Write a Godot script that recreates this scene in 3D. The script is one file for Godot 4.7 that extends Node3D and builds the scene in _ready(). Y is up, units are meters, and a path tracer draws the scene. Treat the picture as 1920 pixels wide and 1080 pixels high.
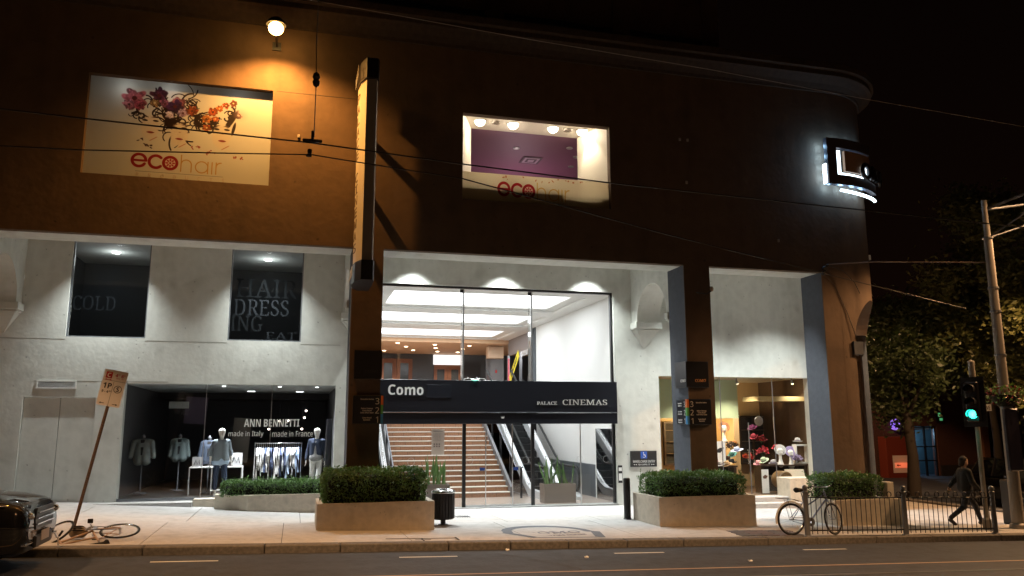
extends Node3D
# A shopping centre across a tram street at night. y is up, metres; the kerb runs along x near z = 0, the building front stands at z = -3.6.

const ZF := -3.6      # front of columns and upper wall
const ZB := -4.55     # back of columns
const ZW := -7.1      # shopfront wall under the colonnade
var M := {}
var used := {}
var rng := RandomNumberGenerator.new()
var leaf_mesh: ArrayMesh


class Mb:
	var V := PackedVector3Array()
	var N := PackedVector3Array()
	var U := PackedVector2Array()
	var C := PackedColorArray()
	var tint := Color.WHITE

	func tri(a: Vector3, b: Vector3, c: Vector3, na: Vector3, nb: Vector3, nc: Vector3, ua := Vector2.ZERO, ub := Vector2.ZERO, uc := Vector2.ZERO) -> void:
		V.append(a); V.append(c); V.append(b)
		N.append(na); N.append(nc); N.append(nb)
		U.append(ua); U.append(uc); U.append(ub)
		C.append(tint); C.append(tint); C.append(tint)

	func flat(a: Vector3, b: Vector3, c: Vector3) -> void:
		var n := (b - a).cross(c - a).normalized()
		tri(a, b, c, n, n, n)

	func quad(a: Vector3, b: Vector3, c: Vector3, d: Vector3) -> void:
		var n := (c - a).cross(d - b).normalized()
		tri(a, b, c, n, n, n, Vector2(0, 1), Vector2(1, 1), Vector2(1, 0))
		tri(a, c, d, n, n, n, Vector2(0, 1), Vector2(1, 0), Vector2(0, 0))

	func box(c: Vector3, s: Vector3, b := Basis.IDENTITY) -> void:
		var h := s / 2.0
		var p := []
		for i in 8:
			p.append(c + b * Vector3(h.x if i & 1 else -h.x, h.y if i & 2 else -h.y, h.z if i & 4 else -h.z))
		quad(p[4], p[5], p[7], p[6]); quad(p[1], p[0], p[2], p[3])
		quad(p[5], p[1], p[3], p[7]); quad(p[0], p[4], p[6], p[2])
		quad(p[6], p[7], p[3], p[2]); quad(p[0], p[1], p[5], p[4])

	func span(lo: Vector3, hi: Vector3) -> void:
		box((lo + hi) / 2.0, hi - lo)

	# a box with chamfered edges
	func rbox(c: Vector3, s: Vector3, r := 0.01, b := Basis.IDENTITY) -> void:
		var h := s / 2.0
		r = minf(r, minf(h.x, minf(h.y, h.z)) * 0.9)
		var p := func(sx: float, sy: float, sz: float, ax: int) -> Vector3:
			var q := Vector3(sx * (h.x - r), sy * (h.y - r), sz * (h.z - r))
			q[ax] = [sx, sy, sz][ax] * h[ax]
			return c + b * q
		for ax in 3:
			var u := (ax + 1) % 3
			var w := (ax + 2) % 3
			for sg: float in [-1.0, 1.0]:
				var k := []
				for e in [[-1, -1], [1, -1], [1, 1], [-1, 1]]:
					var v := Vector3.ZERO
					v[ax] = sg; v[u] = e[0]; v[w] = e[1]
					k.append(p.call(v.x, v.y, v.z, ax))
				if sg > 0:
					quad(k[0], k[1], k[2], k[3])
				else:
					quad(k[3], k[2], k[1], k[0])
				# the chamfer between this face and the next axis' face
				for sh: float in [-1.0, 1.0]:
					var v0 := Vector3.ZERO
					v0[ax] = sg; v0[u] = sh; v0[w] = -1
					var v1 := v0
					v1[w] = 1
					var a0: Vector3 = p.call(v0.x, v0.y, v0.z, ax)
					var a1: Vector3 = p.call(v1.x, v1.y, v1.z, ax)
					var b0: Vector3 = p.call(v0.x, v0.y, v0.z, u)
					var b1: Vector3 = p.call(v1.x, v1.y, v1.z, u)
					if sg * sh > 0:
						quad(a0, b0, b1, a1)
					else:
						quad(a1, b1, b0, a0)
		for i in 8:
			var v := Vector3(1 if i & 1 else -1, 1 if i & 2 else -1, 1 if i & 4 else -1)
			var a: Vector3 = p.call(v.x, v.y, v.z, 0)
			var d: Vector3 = p.call(v.x, v.y, v.z, 1)
			var e: Vector3 = p.call(v.x, v.y, v.z, 2)
			if v.x * v.y * v.z > 0:
				flat(a, d, e)
			else:
				flat(e, d, a)

	func tube(pts: Array, rad, sides := 8, cap := true) -> void:
		var n := pts.size()
		var rings := []
		var nrm := []
		var t0: Vector3 = (pts[1] - pts[0]).normalized()
		var u := t0.cross(Vector3.UP if absf(t0.y) < 0.9 else Vector3.RIGHT).normalized()
		for i in n:
			var t: Vector3 = (pts[mini(i + 1, n - 1)] - pts[maxi(i - 1, 0)]).normalized()
			u = (u - t * u.dot(t)).normalized()
			var w := t.cross(u)
			var r: float = rad[i] if rad is Array else rad
			var ring := []
			var nn := []
			for k in sides + 1:
				var a := TAU * k / sides
				var d := u * cos(a) + w * sin(a)
				ring.append(pts[i] + d * r); nn.append(d)
			rings.append(ring); nrm.append(nn)
		for i in n - 1:
			for k in sides:
				tri(rings[i][k], rings[i][k + 1], rings[i + 1][k + 1], nrm[i][k], nrm[i][k + 1], nrm[i + 1][k + 1])
				tri(rings[i][k], rings[i + 1][k + 1], rings[i + 1][k], nrm[i][k], nrm[i + 1][k + 1], nrm[i + 1][k])
		if cap:
			for k in range(1, sides - 1):
				flat(rings[0][0], rings[0][k + 1], rings[0][k])
				flat(rings[n - 1][0], rings[n - 1][k], rings[n - 1][k + 1])

	# prof: [radius, height] pairs from bottom to top, turned round the y axis of b at o
	func lathe(prof: Array, o := Vector3.ZERO, b := Basis.IDENTITY, sides := 16) -> void:
		for i in prof.size() - 1:
			var r0: float = prof[i][0]
			var y0: float = prof[i][1]
			var r1: float = prof[i + 1][0]
			var y1: float = prof[i + 1][1]
			var sl := Vector2(y1 - y0, r0 - r1).normalized()
			for k in sides:
				var a0 := TAU * k / sides
				var a1 := TAU * (k + 1) / sides
				var d0 := Vector3(cos(a0), 0, -sin(a0))
				var d1 := Vector3(cos(a1), 0, -sin(a1))
				var n0 := b * (d0 * sl.x + Vector3.UP * sl.y)
				var n1 := b * (d1 * sl.x + Vector3.UP * sl.y)
				var p00 := o + b * (d0 * r0 + Vector3.UP * y0)
				var p01 := o + b * (d1 * r0 + Vector3.UP * y0)
				var p10 := o + b * (d0 * r1 + Vector3.UP * y1)
				var p11 := o + b * (d1 * r1 + Vector3.UP * y1)
				if r0 > 1e-5:
					tri(p00, p01, p11, n0, n1, n1)
				if r1 > 1e-5:
					tri(p00, p11, p10, n0, n1, n0)

	# an outline in the xy plane of xf, from z = d0 to d1
	func prism(poly: PackedVector2Array, d0: float, d1: float, xf := Transform3D.IDENTITY) -> void:
		if Geometry2D.is_polygon_clockwise(poly):
			poly.reverse()
		var idx := Geometry2D.triangulate_polygon(poly)
		for i in range(0, idx.size(), 3):
			var a := poly[idx[i]]
			var b := poly[idx[i + 1]]
			var c := poly[idx[i + 2]]
			if (b - a).cross(c - a) < 0:
				var s := b
				b = c; c = s
			flat(xf * Vector3(a.x, a.y, d1), xf * Vector3(b.x, b.y, d1), xf * Vector3(c.x, c.y, d1))
			flat(xf * Vector3(a.x, a.y, d0), xf * Vector3(c.x, c.y, d0), xf * Vector3(b.x, b.y, d0))
		for i in poly.size():
			var a := poly[i]
			var b := poly[(i + 1) % poly.size()]
			quad(xf * Vector3(a.x, a.y, d0), xf * Vector3(b.x, b.y, d0), xf * Vector3(b.x, b.y, d1), xf * Vector3(a.x, a.y, d1))

	# a wall facing +z at z with holes [x0, x1, y0, y1]
	func wall(x0: float, x1: float, y0: float, y1: float, z: float, thick: float, holes: Array) -> void:
		var xs := [x0, x1]
		var ys := [y0, y1]
		for h in holes:
			for v: float in [h[0], h[1]]:
				if v > x0 and v < x1 and not xs.has(v):
					xs.append(v)
			for v: float in [h[2], h[3]]:
				if v > y0 and v < y1 and not ys.has(v):
					ys.append(v)
		xs.sort(); ys.sort()
		var solid := func(i: int, j: int) -> bool:
			if i < 0 or j < 0 or i >= xs.size() - 1 or j >= ys.size() - 1:
				return false
			var cx: float = (xs[i] + xs[i + 1]) / 2.0
			var cy: float = (ys[j] + ys[j + 1]) / 2.0
			for h in holes:
				if cx > h[0] and cx < h[1] and cy > h[2] and cy < h[3]:
					return false
			return true
		var zb := z - thick
		for i in xs.size() - 1:
			for j in ys.size() - 1:
				if not solid.call(i, j):
					continue
				var a: float = xs[i]
				var b: float = xs[i + 1]
				var c: float = ys[j]
				var d: float = ys[j + 1]
				quad(Vector3(a, c, z), Vector3(b, c, z), Vector3(b, d, z), Vector3(a, d, z))
				quad(Vector3(b, c, zb), Vector3(a, c, zb), Vector3(a, d, zb), Vector3(b, d, zb))
				if not solid.call(i - 1, j):
					quad(Vector3(a, c, zb), Vector3(a, c, z), Vector3(a, d, z), Vector3(a, d, zb))
				if not solid.call(i + 1, j):
					quad(Vector3(b, c, z), Vector3(b, c, zb), Vector3(b, d, zb), Vector3(b, d, z))
				if not solid.call(i, j - 1):
					quad(Vector3(a, c, zb), Vector3(b, c, zb), Vector3(b, c, z), Vector3(a, c, z))
				if not solid.call(i, j + 1):
					quad(Vector3(a, d, z), Vector3(b, d, z), Vector3(b, d, zb), Vector3(a, d, zb))

	func ball(c: Vector3, r: Vector3, seg := 10) -> void:
		for j in seg:
			for i in seg * 2:
				var q := []
				var nn := []
				for e in [[i, j], [i + 1, j], [i + 1, j + 1], [i, j + 1]]:
					var th: float = TAU * e[0] / (seg * 2)
					var ph: float = PI * e[1] / seg - PI / 2
					var d := Vector3(cos(ph) * cos(th), sin(ph), -cos(ph) * sin(th))
					q.append(c + d * r); nn.append((d / r).normalized())
				tri(q[0], q[1], q[2], nn[0], nn[1], nn[2])
				tri(q[0], q[2], q[3], nn[0], nn[2], nn[3])

	func mesh(mat: Material) -> ArrayMesh:
		# faces wound to agree with their normals
		for i in range(0, V.size(), 3):
			if (V[i + 2] - V[i]).cross(V[i + 1] - V[i]).dot(N[i] + N[i + 1] + N[i + 2]) < 0:
				var v := V[i + 1]
				V[i + 1] = V[i + 2]; V[i + 2] = v
				var m0 := N[i + 1]
				N[i + 1] = N[i + 2]; N[i + 2] = m0
				var t := U[i + 1]
				U[i + 1] = U[i + 2]; U[i + 2] = t
		var a := []
		a.resize(Mesh.ARRAY_MAX)
		a[Mesh.ARRAY_VERTEX] = V; a[Mesh.ARRAY_NORMAL] = N; a[Mesh.ARRAY_TEX_UV] = U; a[Mesh.ARRAY_COLOR] = C
		var m := ArrayMesh.new()
		m.add_surface_from_arrays(Mesh.PRIMITIVE_TRIANGLES, a)
		m.surface_set_material(0, mat)
		return m


# ---------- naming, materials, lights ----------
func L(r: float, g: float, b: float, a := 1.0) -> Color:
	var c := Color(r, g, b).linear_to_srgb()
	c.a = a
	return c

func numbered(called: String) -> String:
	var k: int = used.get(called, 0)
	used[called] = k + 1
	return called if k == 0 else "%s_%03d" % [called, k]

func tag(o: Node, label := "", category := "", group := "", kind := "") -> void:
	if label: o.set_meta("label", label)
	if category: o.set_meta("category", category)
	if group: o.set_meta("group", group)
	if kind: o.set_meta("kind", kind)

func thing(called: String, label: String, category: String, at := Vector3.ZERO, turn := 0.0, group := "", kind := "") -> Node3D:
	var o := Node3D.new()
	o.name = numbered(called)
	add_child(o)
	o.position = at
	o.rotation.y = turn
	tag(o, label, category, group, kind)
	return o

func part(called: String, mb: Mb, mat: Material, parent: Node3D, label := "") -> MeshInstance3D:
	var o := MeshInstance3D.new()
	o.name = called
	o.mesh = mb.mesh(mat)
	parent.add_child(o, true)
	if label: o.set_meta("label", label)
	return o

func mpart(called: String, mesh: Mesh, parent: Node3D, xf: Transform3D) -> MeshInstance3D:
	var o := MeshInstance3D.new()
	o.name = called
	o.mesh = mesh
	o.transform = xf
	parent.add_child(o, true)
	return o

func solo(called: String, mb: Mb, mat: Material, label: String, category: String, group := "", kind := "") -> MeshInstance3D:
	var o := MeshInstance3D.new()
	o.name = numbered(called)
	o.mesh = mb.mesh(mat)
	add_child(o)
	tag(o, label, category, group, kind)
	return o

func dup(root: Node3D, at: Vector3, turn: float, label: String) -> Node3D:
	var base := String(root.name)
	var o: Node3D = root.duplicate()
	o.name = numbered(base)
	add_child(o)
	o.position = at
	o.rotation.y = turn
	o.set_meta("label", label)
	return o

func mat(r: float, g: float, b: float, rough := 0.8, metal := 0.0) -> StandardMaterial3D:
	var m := StandardMaterial3D.new()
	m.albedo_color = L(r, g, b)
	m.roughness = rough
	m.metallic = metal
	return m

func dim(r: float, g: float, b: float) -> StandardMaterial3D:
	var m := mat(r, g, b, 1.0)
	m.specular_mode = BaseMaterial3D.SPECULAR_DISABLED
	return m

func noise(freq: float, lo: float, hi: float, sd: int, size := 512, oct := 4) -> NoiseTexture2D:
	var t := NoiseTexture2D.new()
	t.width = size; t.height = size
	t.seamless = true
	var f := FastNoiseLite.new()
	f.seed = sd
	f.frequency = freq
	f.fractal_octaves = oct
	t.noise = f
	var g := Gradient.new()
	g.set_color(0, Color(lo, lo, lo)); g.set_color(1, Color(hi, hi, hi))
	t.color_ramp = g
	return t

# a worn surface: broad blotches, streaks drawn out along one axis, spots and stains
func weather(sd: int, size: int, a: float, streak: Vector2i, b: float, spots: int, stains: int) -> ImageTexture:
	var f := FastNoiseLite.new()
	f.seed = sd
	f.fractal_octaves = 6
	f.frequency = 0.012
	var n0 := f.get_seamless_image(size, size)
	f.seed = sd + 1
	f.frequency = 0.05
	f.fractal_octaves = 4
	var n1 := f.get_seamless_image(streak.x, streak.y)
	n1.resize(size, size, Image.INTERPOLATE_CUBIC)
	n0.convert(Image.FORMAT_L8); n1.convert(Image.FORMAT_L8)
	var d0 := n0.get_data()
	var d1 := n1.get_data()
	var out := PackedByteArray()
	out.resize(size * size)
	for i in size * size:
		var v := 1.0 - a * absf(d0[i] / 127.5 - 1.0) * 1.6 - b * pow(d1[i] / 255.0, 2.0)
		out[i] = int(clampf(v, 0.1, 1.0) * 255.0)
	var im := Image.create_from_data(size, size, false, Image.FORMAT_L8, out)
	im.convert(Image.FORMAT_RGB8)
	var r := RandomNumberGenerator.new()
	r.seed = sd
	for i in spots:
		var g := r.randf_range(0.25, 0.6)
		dab(im, r.randf() * size, r.randf() * size, r.randf_range(1.5, 4.0), r.randf_range(1.5, 3.5), r.randf() * 3.0, Color(g, g, g, 0.4), 0.6)
	for i in stains:
		var g := r.randf_range(0.5, 0.8)
		dab(im, r.randf() * size, r.randf() * size, r.randf_range(12, 70), r.randf_range(8, 40), r.randf() * 3.0, Color(g, g, g * 0.96, 0.16), 1.0)
	im.generate_mipmaps()
	return ImageTexture.create_from_image(im)

func stucco(r: float, g: float, b: float, tex: Texture2D, bump: Texture2D, scale := 0.35, relief := 0.5, rough := 0.9) -> StandardMaterial3D:
	var m := mat(r, g, b, rough)
	m.albedo_texture = tex
	m.uv1_triplanar = true
	m.uv1_world_triplanar = true
	m.uv1_scale = Vector3.ONE * scale
	if bump:
		m.heightmap_enabled = true
		m.heightmap_texture = bump
		m.heightmap_scale = relief
	return m

func glow(r: float, g: float, b: float, e: float) -> StandardMaterial3D:
	var m := mat(0.8, 0.8, 0.8, 0.5)
	m.emission_enabled = true
	m.emission = L(r, g, b)
	m.emission_energy_multiplier = e
	return m

func glass(alpha: float, r := 0.02, g := 0.03, b := 0.03) -> StandardMaterial3D:
	var m := mat(r, g, b, 0.03)
	m.albedo_color = L(r, g, b, alpha)
	m.transparency = BaseMaterial3D.TRANSPARENCY_ALPHA
	m.cull_mode = BaseMaterial3D.CULL_DISABLED
	return m

func spot(at: Vector3, to: Vector3, e: float, col: Color, angle: float, soft := 0.3, size := 0.05) -> void:
	var l := SpotLight3D.new()
	l.name = numbered("spot_light")
	add_child(l)
	l.position = at
	l.look_at_from_position(at, to, Vector3.UP if absf((to - at).normalized().y) < 0.95 else Vector3.FORWARD)
	l.light_energy = e
	l.light_color = col
	l.spot_angle = angle
	l.spot_angle_attenuation = soft
	l.spot_range = 60
	l.spot_attenuation = 2
	l.light_size = size
	l.shadow_enabled = true

func omni(at: Vector3, e: float, col: Color, size := 0.05) -> void:
	var l := OmniLight3D.new()
	l.name = numbered("omni_light")
	add_child(l)
	l.position = at
	l.light_energy = e
	l.light_color = col
	l.omni_range = 40
	l.omni_attenuation = 2
	l.light_size = size
	l.shadow_enabled = true

func area(at: Vector3, e: float, col: Color, sx: float, sy: float, rot: Vector3) -> void:
	var l := AreaLight3D.new()
	l.name = numbered("area_light")
	add_child(l)
	l.position = at
	l.rotation = rot
	l.light_energy = e
	l.light_color = col
	l.area_size = Vector2(sx, sy)
	l.area_range = 60
	l.shadow_enabled = true

# lettering w wide (0: in proportion) and h tall, centred on pos and facing the z axis of b
func text(called: String, s: String, w: float, h: float, m: Material, parent: Node3D, pos: Vector3, b := Basis.IDENTITY, serif := false, bold := false, depth := 0.004) -> MeshInstance3D:
	var t := TextMesh.new()
	var f := SystemFont.new()
	f.font_names = PackedStringArray(["Droid Serif" if serif else "Droid Sans"])
	f.font_weight = 700 if bold else 400
	t.font = f
	t.text = s
	t.font_size = 64
	t.pixel_size = 0.01
	t.depth = 1.0
	t.material = m
	var bb := t.get_aabb()
	var sy := h / bb.size.y
	var sx := w / bb.size.x if w > 0 else sy
	var o := MeshInstance3D.new()
	o.name = called
	o.mesh = t
	var c := bb.get_center()
	o.transform = Transform3D(b * Basis.from_scale(Vector3(sx, sy, depth)), pos - b * Vector3(c.x * sx, c.y * sy, c.z * depth))
	parent.add_child(o, true)
	return o


# ---------- ground levels ----------
func kerb_y(x: float) -> float:
	return 0.052 - 0.0245 * clampf(x, -16.0, 24.0)

func wall_y(x: float) -> float:
	if x < -4.8: return minf(0.29 - (x + 4.8) * 0.02, 0.42)
	if x < 2.2: return 0.29 - (x + 4.8) * 0.4 / 7.0
	if x < 9.0: return -0.11 - (x - 2.2) * 0.006
	return -0.15 - (minf(x, 24.0) - 9.0) * 0.028

func gy(x: float, z: float) -> float:
	return lerpf(kerb_y(x), wall_y(x), clampf(-z / 7.1, 0.0, 1.0))

func g3(x: float, z: float, up := 0.0) -> Vector3:
	return Vector3(x, gy(x, z) + up, z)


# ---------- bodies: smooth union of tapered capsules, meshed as surface nets ----------
func body(mb: Mb, bones: Array, cell: float, k: float) -> void:
	var lo := Vector3(1e9, 1e9, 1e9)
	var hi := -lo
	for e in bones:
		var r: float = maxf(e[2], e[3]) + k + cell * 2
		for p: Vector3 in [e[0], e[1]]:
			lo = lo.min(p - Vector3.ONE * r); hi = hi.max(p + Vector3.ONE * r)
	var nx := int((hi.x - lo.x) / cell) + 2
	var ny := int((hi.y - lo.y) / cell) + 2
	var nz := int((hi.z - lo.z) / cell) + 2
	var f := PackedFloat32Array()
	f.resize(nx * ny * nz)
	f.fill(9.0)
	for e in bones:
		var a: Vector3 = e[0]
		var ab: Vector3 = e[1] - a
		var l2 := maxf(ab.length_squared(), 1e-8)
		var r0: float = e[2]
		var r1: float = e[3]
		var r := maxf(r0, r1) + k + cell * 2
		var p0 := ((a.min(e[1]) - Vector3.ONE * r - lo) / cell).floor().max(Vector3.ZERO)
		var p1 := ((a.max(e[1]) + Vector3.ONE * r - lo) / cell).ceil()
		for z in range(int(p0.z), mini(int(p1.z), nz)):
			for y in range(int(p0.y), mini(int(p1.y), ny)):
				var row := (z * ny + y) * nx
				for x in range(int(p0.x), mini(int(p1.x), nx)):
					var p := lo + Vector3(x, y, z) * cell - a
					var t := clampf(p.dot(ab) / l2, 0.0, 1.0)
					var d := (p - ab * t).length() - lerpf(r0, r1, t)
					var o := f[row + x]
					var h := maxf(k - absf(d - o), 0.0) / k
					f[row + x] = minf(d, o) - h * h * k * 0.25
	var at := {}
	var nn := {}
	var sx := 1
	var sy := nx
	var sz := nx * ny
	for z in nz - 1:
		for y in ny - 1:
			for x in nx - 1:
				var i := (z * ny + y) * nx + x
				var mask := 0
				var sum := Vector3.ZERO
				var cnt := 0
				var g := PackedFloat32Array([f[i], f[i + sx], f[i + sy], f[i + sx + sy], f[i + sz], f[i + sz + sx], f[i + sz + sy], f[i + sz + sx + sy]])
				for c in 8:
					if g[c] < 0: mask |= 1 << c
				if mask == 0 or mask == 255: continue
				for c in 8:
					for ax: int in [1, 2, 4]:
						if c & ax: continue
						var d := c | ax
						if (g[c] < 0) != (g[d] < 0):
							var t := g[c] / (g[c] - g[d])
							var pc := Vector3(c & 1, (c >> 1) & 1, c >> 2)
							var pd := Vector3(d & 1, (d >> 1) & 1, d >> 2)
							sum += pc.lerp(pd, t); cnt += 1
				at[i] = lo + (Vector3(x, y, z) + sum / cnt) * cell
				nn[i] = Vector3(g[1] + g[3] + g[5] + g[7] - g[0] - g[2] - g[4] - g[6], g[2] + g[3] + g[6] + g[7] - g[0] - g[1] - g[4] - g[5], g[4] + g[5] + g[6] + g[7] - g[0] - g[1] - g[2] - g[3]).normalized()
	for i: int in at:
		for ax in 3:
			var s: int = [sx, sy, sz][ax]
			var u: int = [sy, sz, sx][ax]
			var w: int = [sz, sx, sy][ax]
			if (f[i] < 0) == (f[i + s] < 0): continue
			if not (at.has(i - u) and at.has(i - w) and at.has(i - u - w)): continue
			var q := [i, i - u, i - u - w, i - w]
			if f[i] > 0: q.reverse()
			# the vertex normals point outwards, so the order only decides the face
			mb.tri(at[q[0]], at[q[1]], at[q[2]], nn[q[0]], nn[q[1]], nn[q[2]])
			mb.tri(at[q[0]], at[q[2]], at[q[3]], nn[q[0]], nn[q[2]], nn[q[3]])


# ---------- leaves ----------
func leaf(mb: Mb, p: Vector3, s: float, c: Color) -> void:
	var d := Vector3(rng.randf_range(-1, 1), rng.randf_range(-1, 1), rng.randf_range(-1, 1)).normalized()
	var u := d.cross(Vector3(rng.randf_range(-1, 1), rng.randf_range(-1, 1), rng.randf_range(-1, 1))).normalized()
	var w := d.cross(u)
	mb.tint = c
	mb.quad(p - u * s * 0.5, p + w * s * 0.28, p + u * s * 0.5, p - w * s * 0.28)

func green(v: float) -> Color:
	return Color(0.075, 0.15, 0.045).lerp(Color(0.17, 0.29, 0.10), v)

func hedge(label: String, lo: Vector3, hi: Vector3, n: int, group := "hedges in the planters", grow := 0.0) -> void:
	var t := thing("clipped_hedge", label, "hedge", Vector3((lo.x + hi.x) / 2, lo.y, (lo.z + hi.z) / 2), 0, group)
	var o := t.position
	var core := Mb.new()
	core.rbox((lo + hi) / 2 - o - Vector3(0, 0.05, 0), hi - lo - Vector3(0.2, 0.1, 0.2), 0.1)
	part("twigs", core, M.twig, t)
	var mb := Mb.new()
	var s := hi - lo
	var areas := [s.x * s.z, s.x * s.y, s.z * s.y, s.z * s.y]
	var tot: float = areas[0] + areas[1] + areas[2] + areas[3]
	var wob := FastNoiseLite.new()
	wob.seed = int(lo.x * 100)
	wob.frequency = 1.1
	for i in n:
		var pick := rng.randf() * tot
		var p := Vector3(rng.randf() * s.x, rng.randf() * s.y, rng.randf() * s.z)
		var inn := absf(rng.randfn(0.0, 0.03))
		var wv := wob.get_noise_3dv(lo + p) * 0.12
		if pick < areas[0]: p.y = s.y - inn + wv + grow * maxf(0.0, rng.randfn(0.0, 0.03))
		elif pick < areas[0] + areas[1]: p.z = s.z - inn + wv
		elif pick < areas[0] + areas[1] + areas[2]: p.x = inn - wv
		else: p.x = s.x - inn + wv
		var edge := minf(minf(p.x, s.x - p.x), minf(p.z, s.z - p.z))
		p.y -= 0.07 * exp(-maxf(edge, 0.0) / 0.07) * clampf((p.y - s.y + 0.2) / 0.2, 0.0, 1.0)
		if wob.get_noise_3dv((lo + p) * 3.0) > 0.36 and rng.randf() < 0.75: continue
		leaf(mb, lo + p - o, rng.randf_range(0.03, 0.075), green(pow(rng.randf(), 1.6)))
	for i in int(n / 110.0):
		var p := Vector3(rng.randf() * s.x, s.y - 0.02, rng.randf() * s.z)
		var tip := p + Vector3(rng.randfn(0, 0.03), rng.randf_range(0.04, 0.11), rng.randfn(0, 0.03))
		for k in 6:
			leaf(mb, lo + p.lerp(tip, k / 5.0) + Vector3(rng.randfn(0, 0.012), 0, rng.randfn(0, 0.012)) - o, 0.045, green(0.4 + 0.6 * rng.randf()))
	part("leaves", mb, M.leaf, t).set_meta("kind", "stuff")


# ---------- drawing on images ----------
func dab(im: Image, cx: float, cy: float, rx: float, ry: float, ang: float, c: Color, soft := 0.15) -> void:
	var r := maxf(rx, ry) + 1
	for y in range(maxi(0, int(cy - r)), mini(im.get_height(), int(cy + r) + 1)):
		for x in range(maxi(0, int(cx - r)), mini(im.get_width(), int(cx + r) + 1)):
			var v := Vector2(x - cx, y - cy).rotated(-ang) / Vector2(rx, ry)
			var d := v.length()
			if d < 1.0:
				im.set_pixel(x, y, im.get_pixel(x, y).lerp(Color(c.r, c.g, c.b), c.a * clampf((1.0 - d) / soft, 0, 1)))

func line(im: Image, pts: Array, w: float, c: Color) -> void:
	for i in pts.size() - 1:
		var a: Vector2 = pts[i]
		var b: Vector2 = pts[i + 1]
		var n := maxi(1, int(a.distance_to(b) / maxf(0.7, w * 0.5)))
		for k in n + 1:
			var p := a.lerp(b, float(k) / n)
			dab(im, p.x, p.y, w, w, 0, c, 0.4)

func arc(im: Image, cx: float, cy: float, r: float, a0: float, a1: float, w: float, c: Color) -> void:
	var pts := []
	for i in 41:
		var a := lerpf(a0, a1, i / 40.0)
		pts.append(Vector2(cx + cos(a) * r, cy + sin(a) * r))
	line(im, pts, w, c)

func flower(im: Image, cx: float, cy: float, r: float, c: Color, mid: Color) -> void:
	var st := rng.randf() * TAU
	for ringn in 3:
		var np := rng.randi_range(5, 7)
		for k in np:
			var a := st + TAU * k / np + ringn * 0.6 + rng.randf_range(-0.25, 0.25)
			var d := r * (0.62 - ringn * 0.2) * rng.randf_range(0.75, 1.2)
			var sh := rng.randf_range(0.55, 1.15)
			var px := cx + cos(a) * d
			var py := cy + sin(a) * d * 0.85
			dab(im, px, py, r * rng.randf_range(0.36, 0.56), r * rng.randf_range(0.22, 0.36), a + rng.randf_range(-0.5, 0.5), Color(c.r * sh, c.g * sh, c.b * sh), 0.3)
			dab(im, px + r * 0.06, py + r * 0.08, r * 0.26, r * 0.08, a, Color(c.r * 0.4, c.g * 0.25, c.b * 0.35, 0.7), 0.8)
			dab(im, px - r * 0.05, py - r * 0.08, r * 0.2, r * 0.08, a, Color(minf(1.0, c.r * 1.3), minf(1.0, c.g * 1.5), minf(1.0, c.b * 1.5), 0.7), 0.8)
			line(im, [Vector2(cx, cy), Vector2(px, py)], 1.0, Color(c.r * 0.35, c.g * 0.2, c.b * 0.3, 0.6))
	dab(im, cx, cy, r * 0.2, r * 0.2, 0, mid)

func curls(im: Image, cx: float, cy: float, n: int, r: float, c: Color) -> void:
	for i in n:
		var p := Vector2(cx + rng.randfn(0, r * 0.4), cy + rng.randfn(0, r * 0.4))
		var a := rng.randf() * TAU
		var pts := [p]
		var turn := rng.randf_range(-0.35, 0.35)
		for k in 14:
			a += turn
			p += Vector2(cos(a), sin(a)) * r * 0.1
			pts.append(p)
		line(im, pts, rng.randf_range(2.5, 6.0), c)

func face(im: Image, ex0: float, ex1: float, ey: float, mx: float, my: float, s: float) -> void:
	var dark := Color(0.12, 0.06, 0.05)
	dab(im, (ex0 + ex1) / 2, (ey + my) / 2 + s * 0.4, s * 2.9, s * 4.2, 0.05, Color(0.90, 0.84, 0.75, 0.97), 0.22)
	for ex: float in [ex0, ex1]:
		dab(im, ex, ey, s * 0.95, s * 0.36, 0.06, dark, 0.35)
		dab(im, ex, ey - s * 1.1, s * 1.2, s * 0.22, -0.1, Color(0.3, 0.2, 0.15, 0.7), 0.6)
	dab(im, mx, my - s * 2.2, s * 0.5, s * 0.18, 0, Color(0.62, 0.45, 0.36, 0.6), 0.6)
	dab(im, mx, my, s * 1.2, s * 0.42, 0.05, Color(0.62, 0.25, 0.22), 0.4)
	line(im, [Vector2(mx - s * 1.1, my), Vector2(mx + s * 1.1, my)], 1.4, Color(0.35, 0.1, 0.1))
	for k in 6:
		dab(im, mx + s * (0.2 + k * 0.32), my + s * (2.6 - k * 0.22), s * 0.5, s * 0.22, -0.5, Color(0.75, 0.42, 0.26, 0.55), 0.7)

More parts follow.
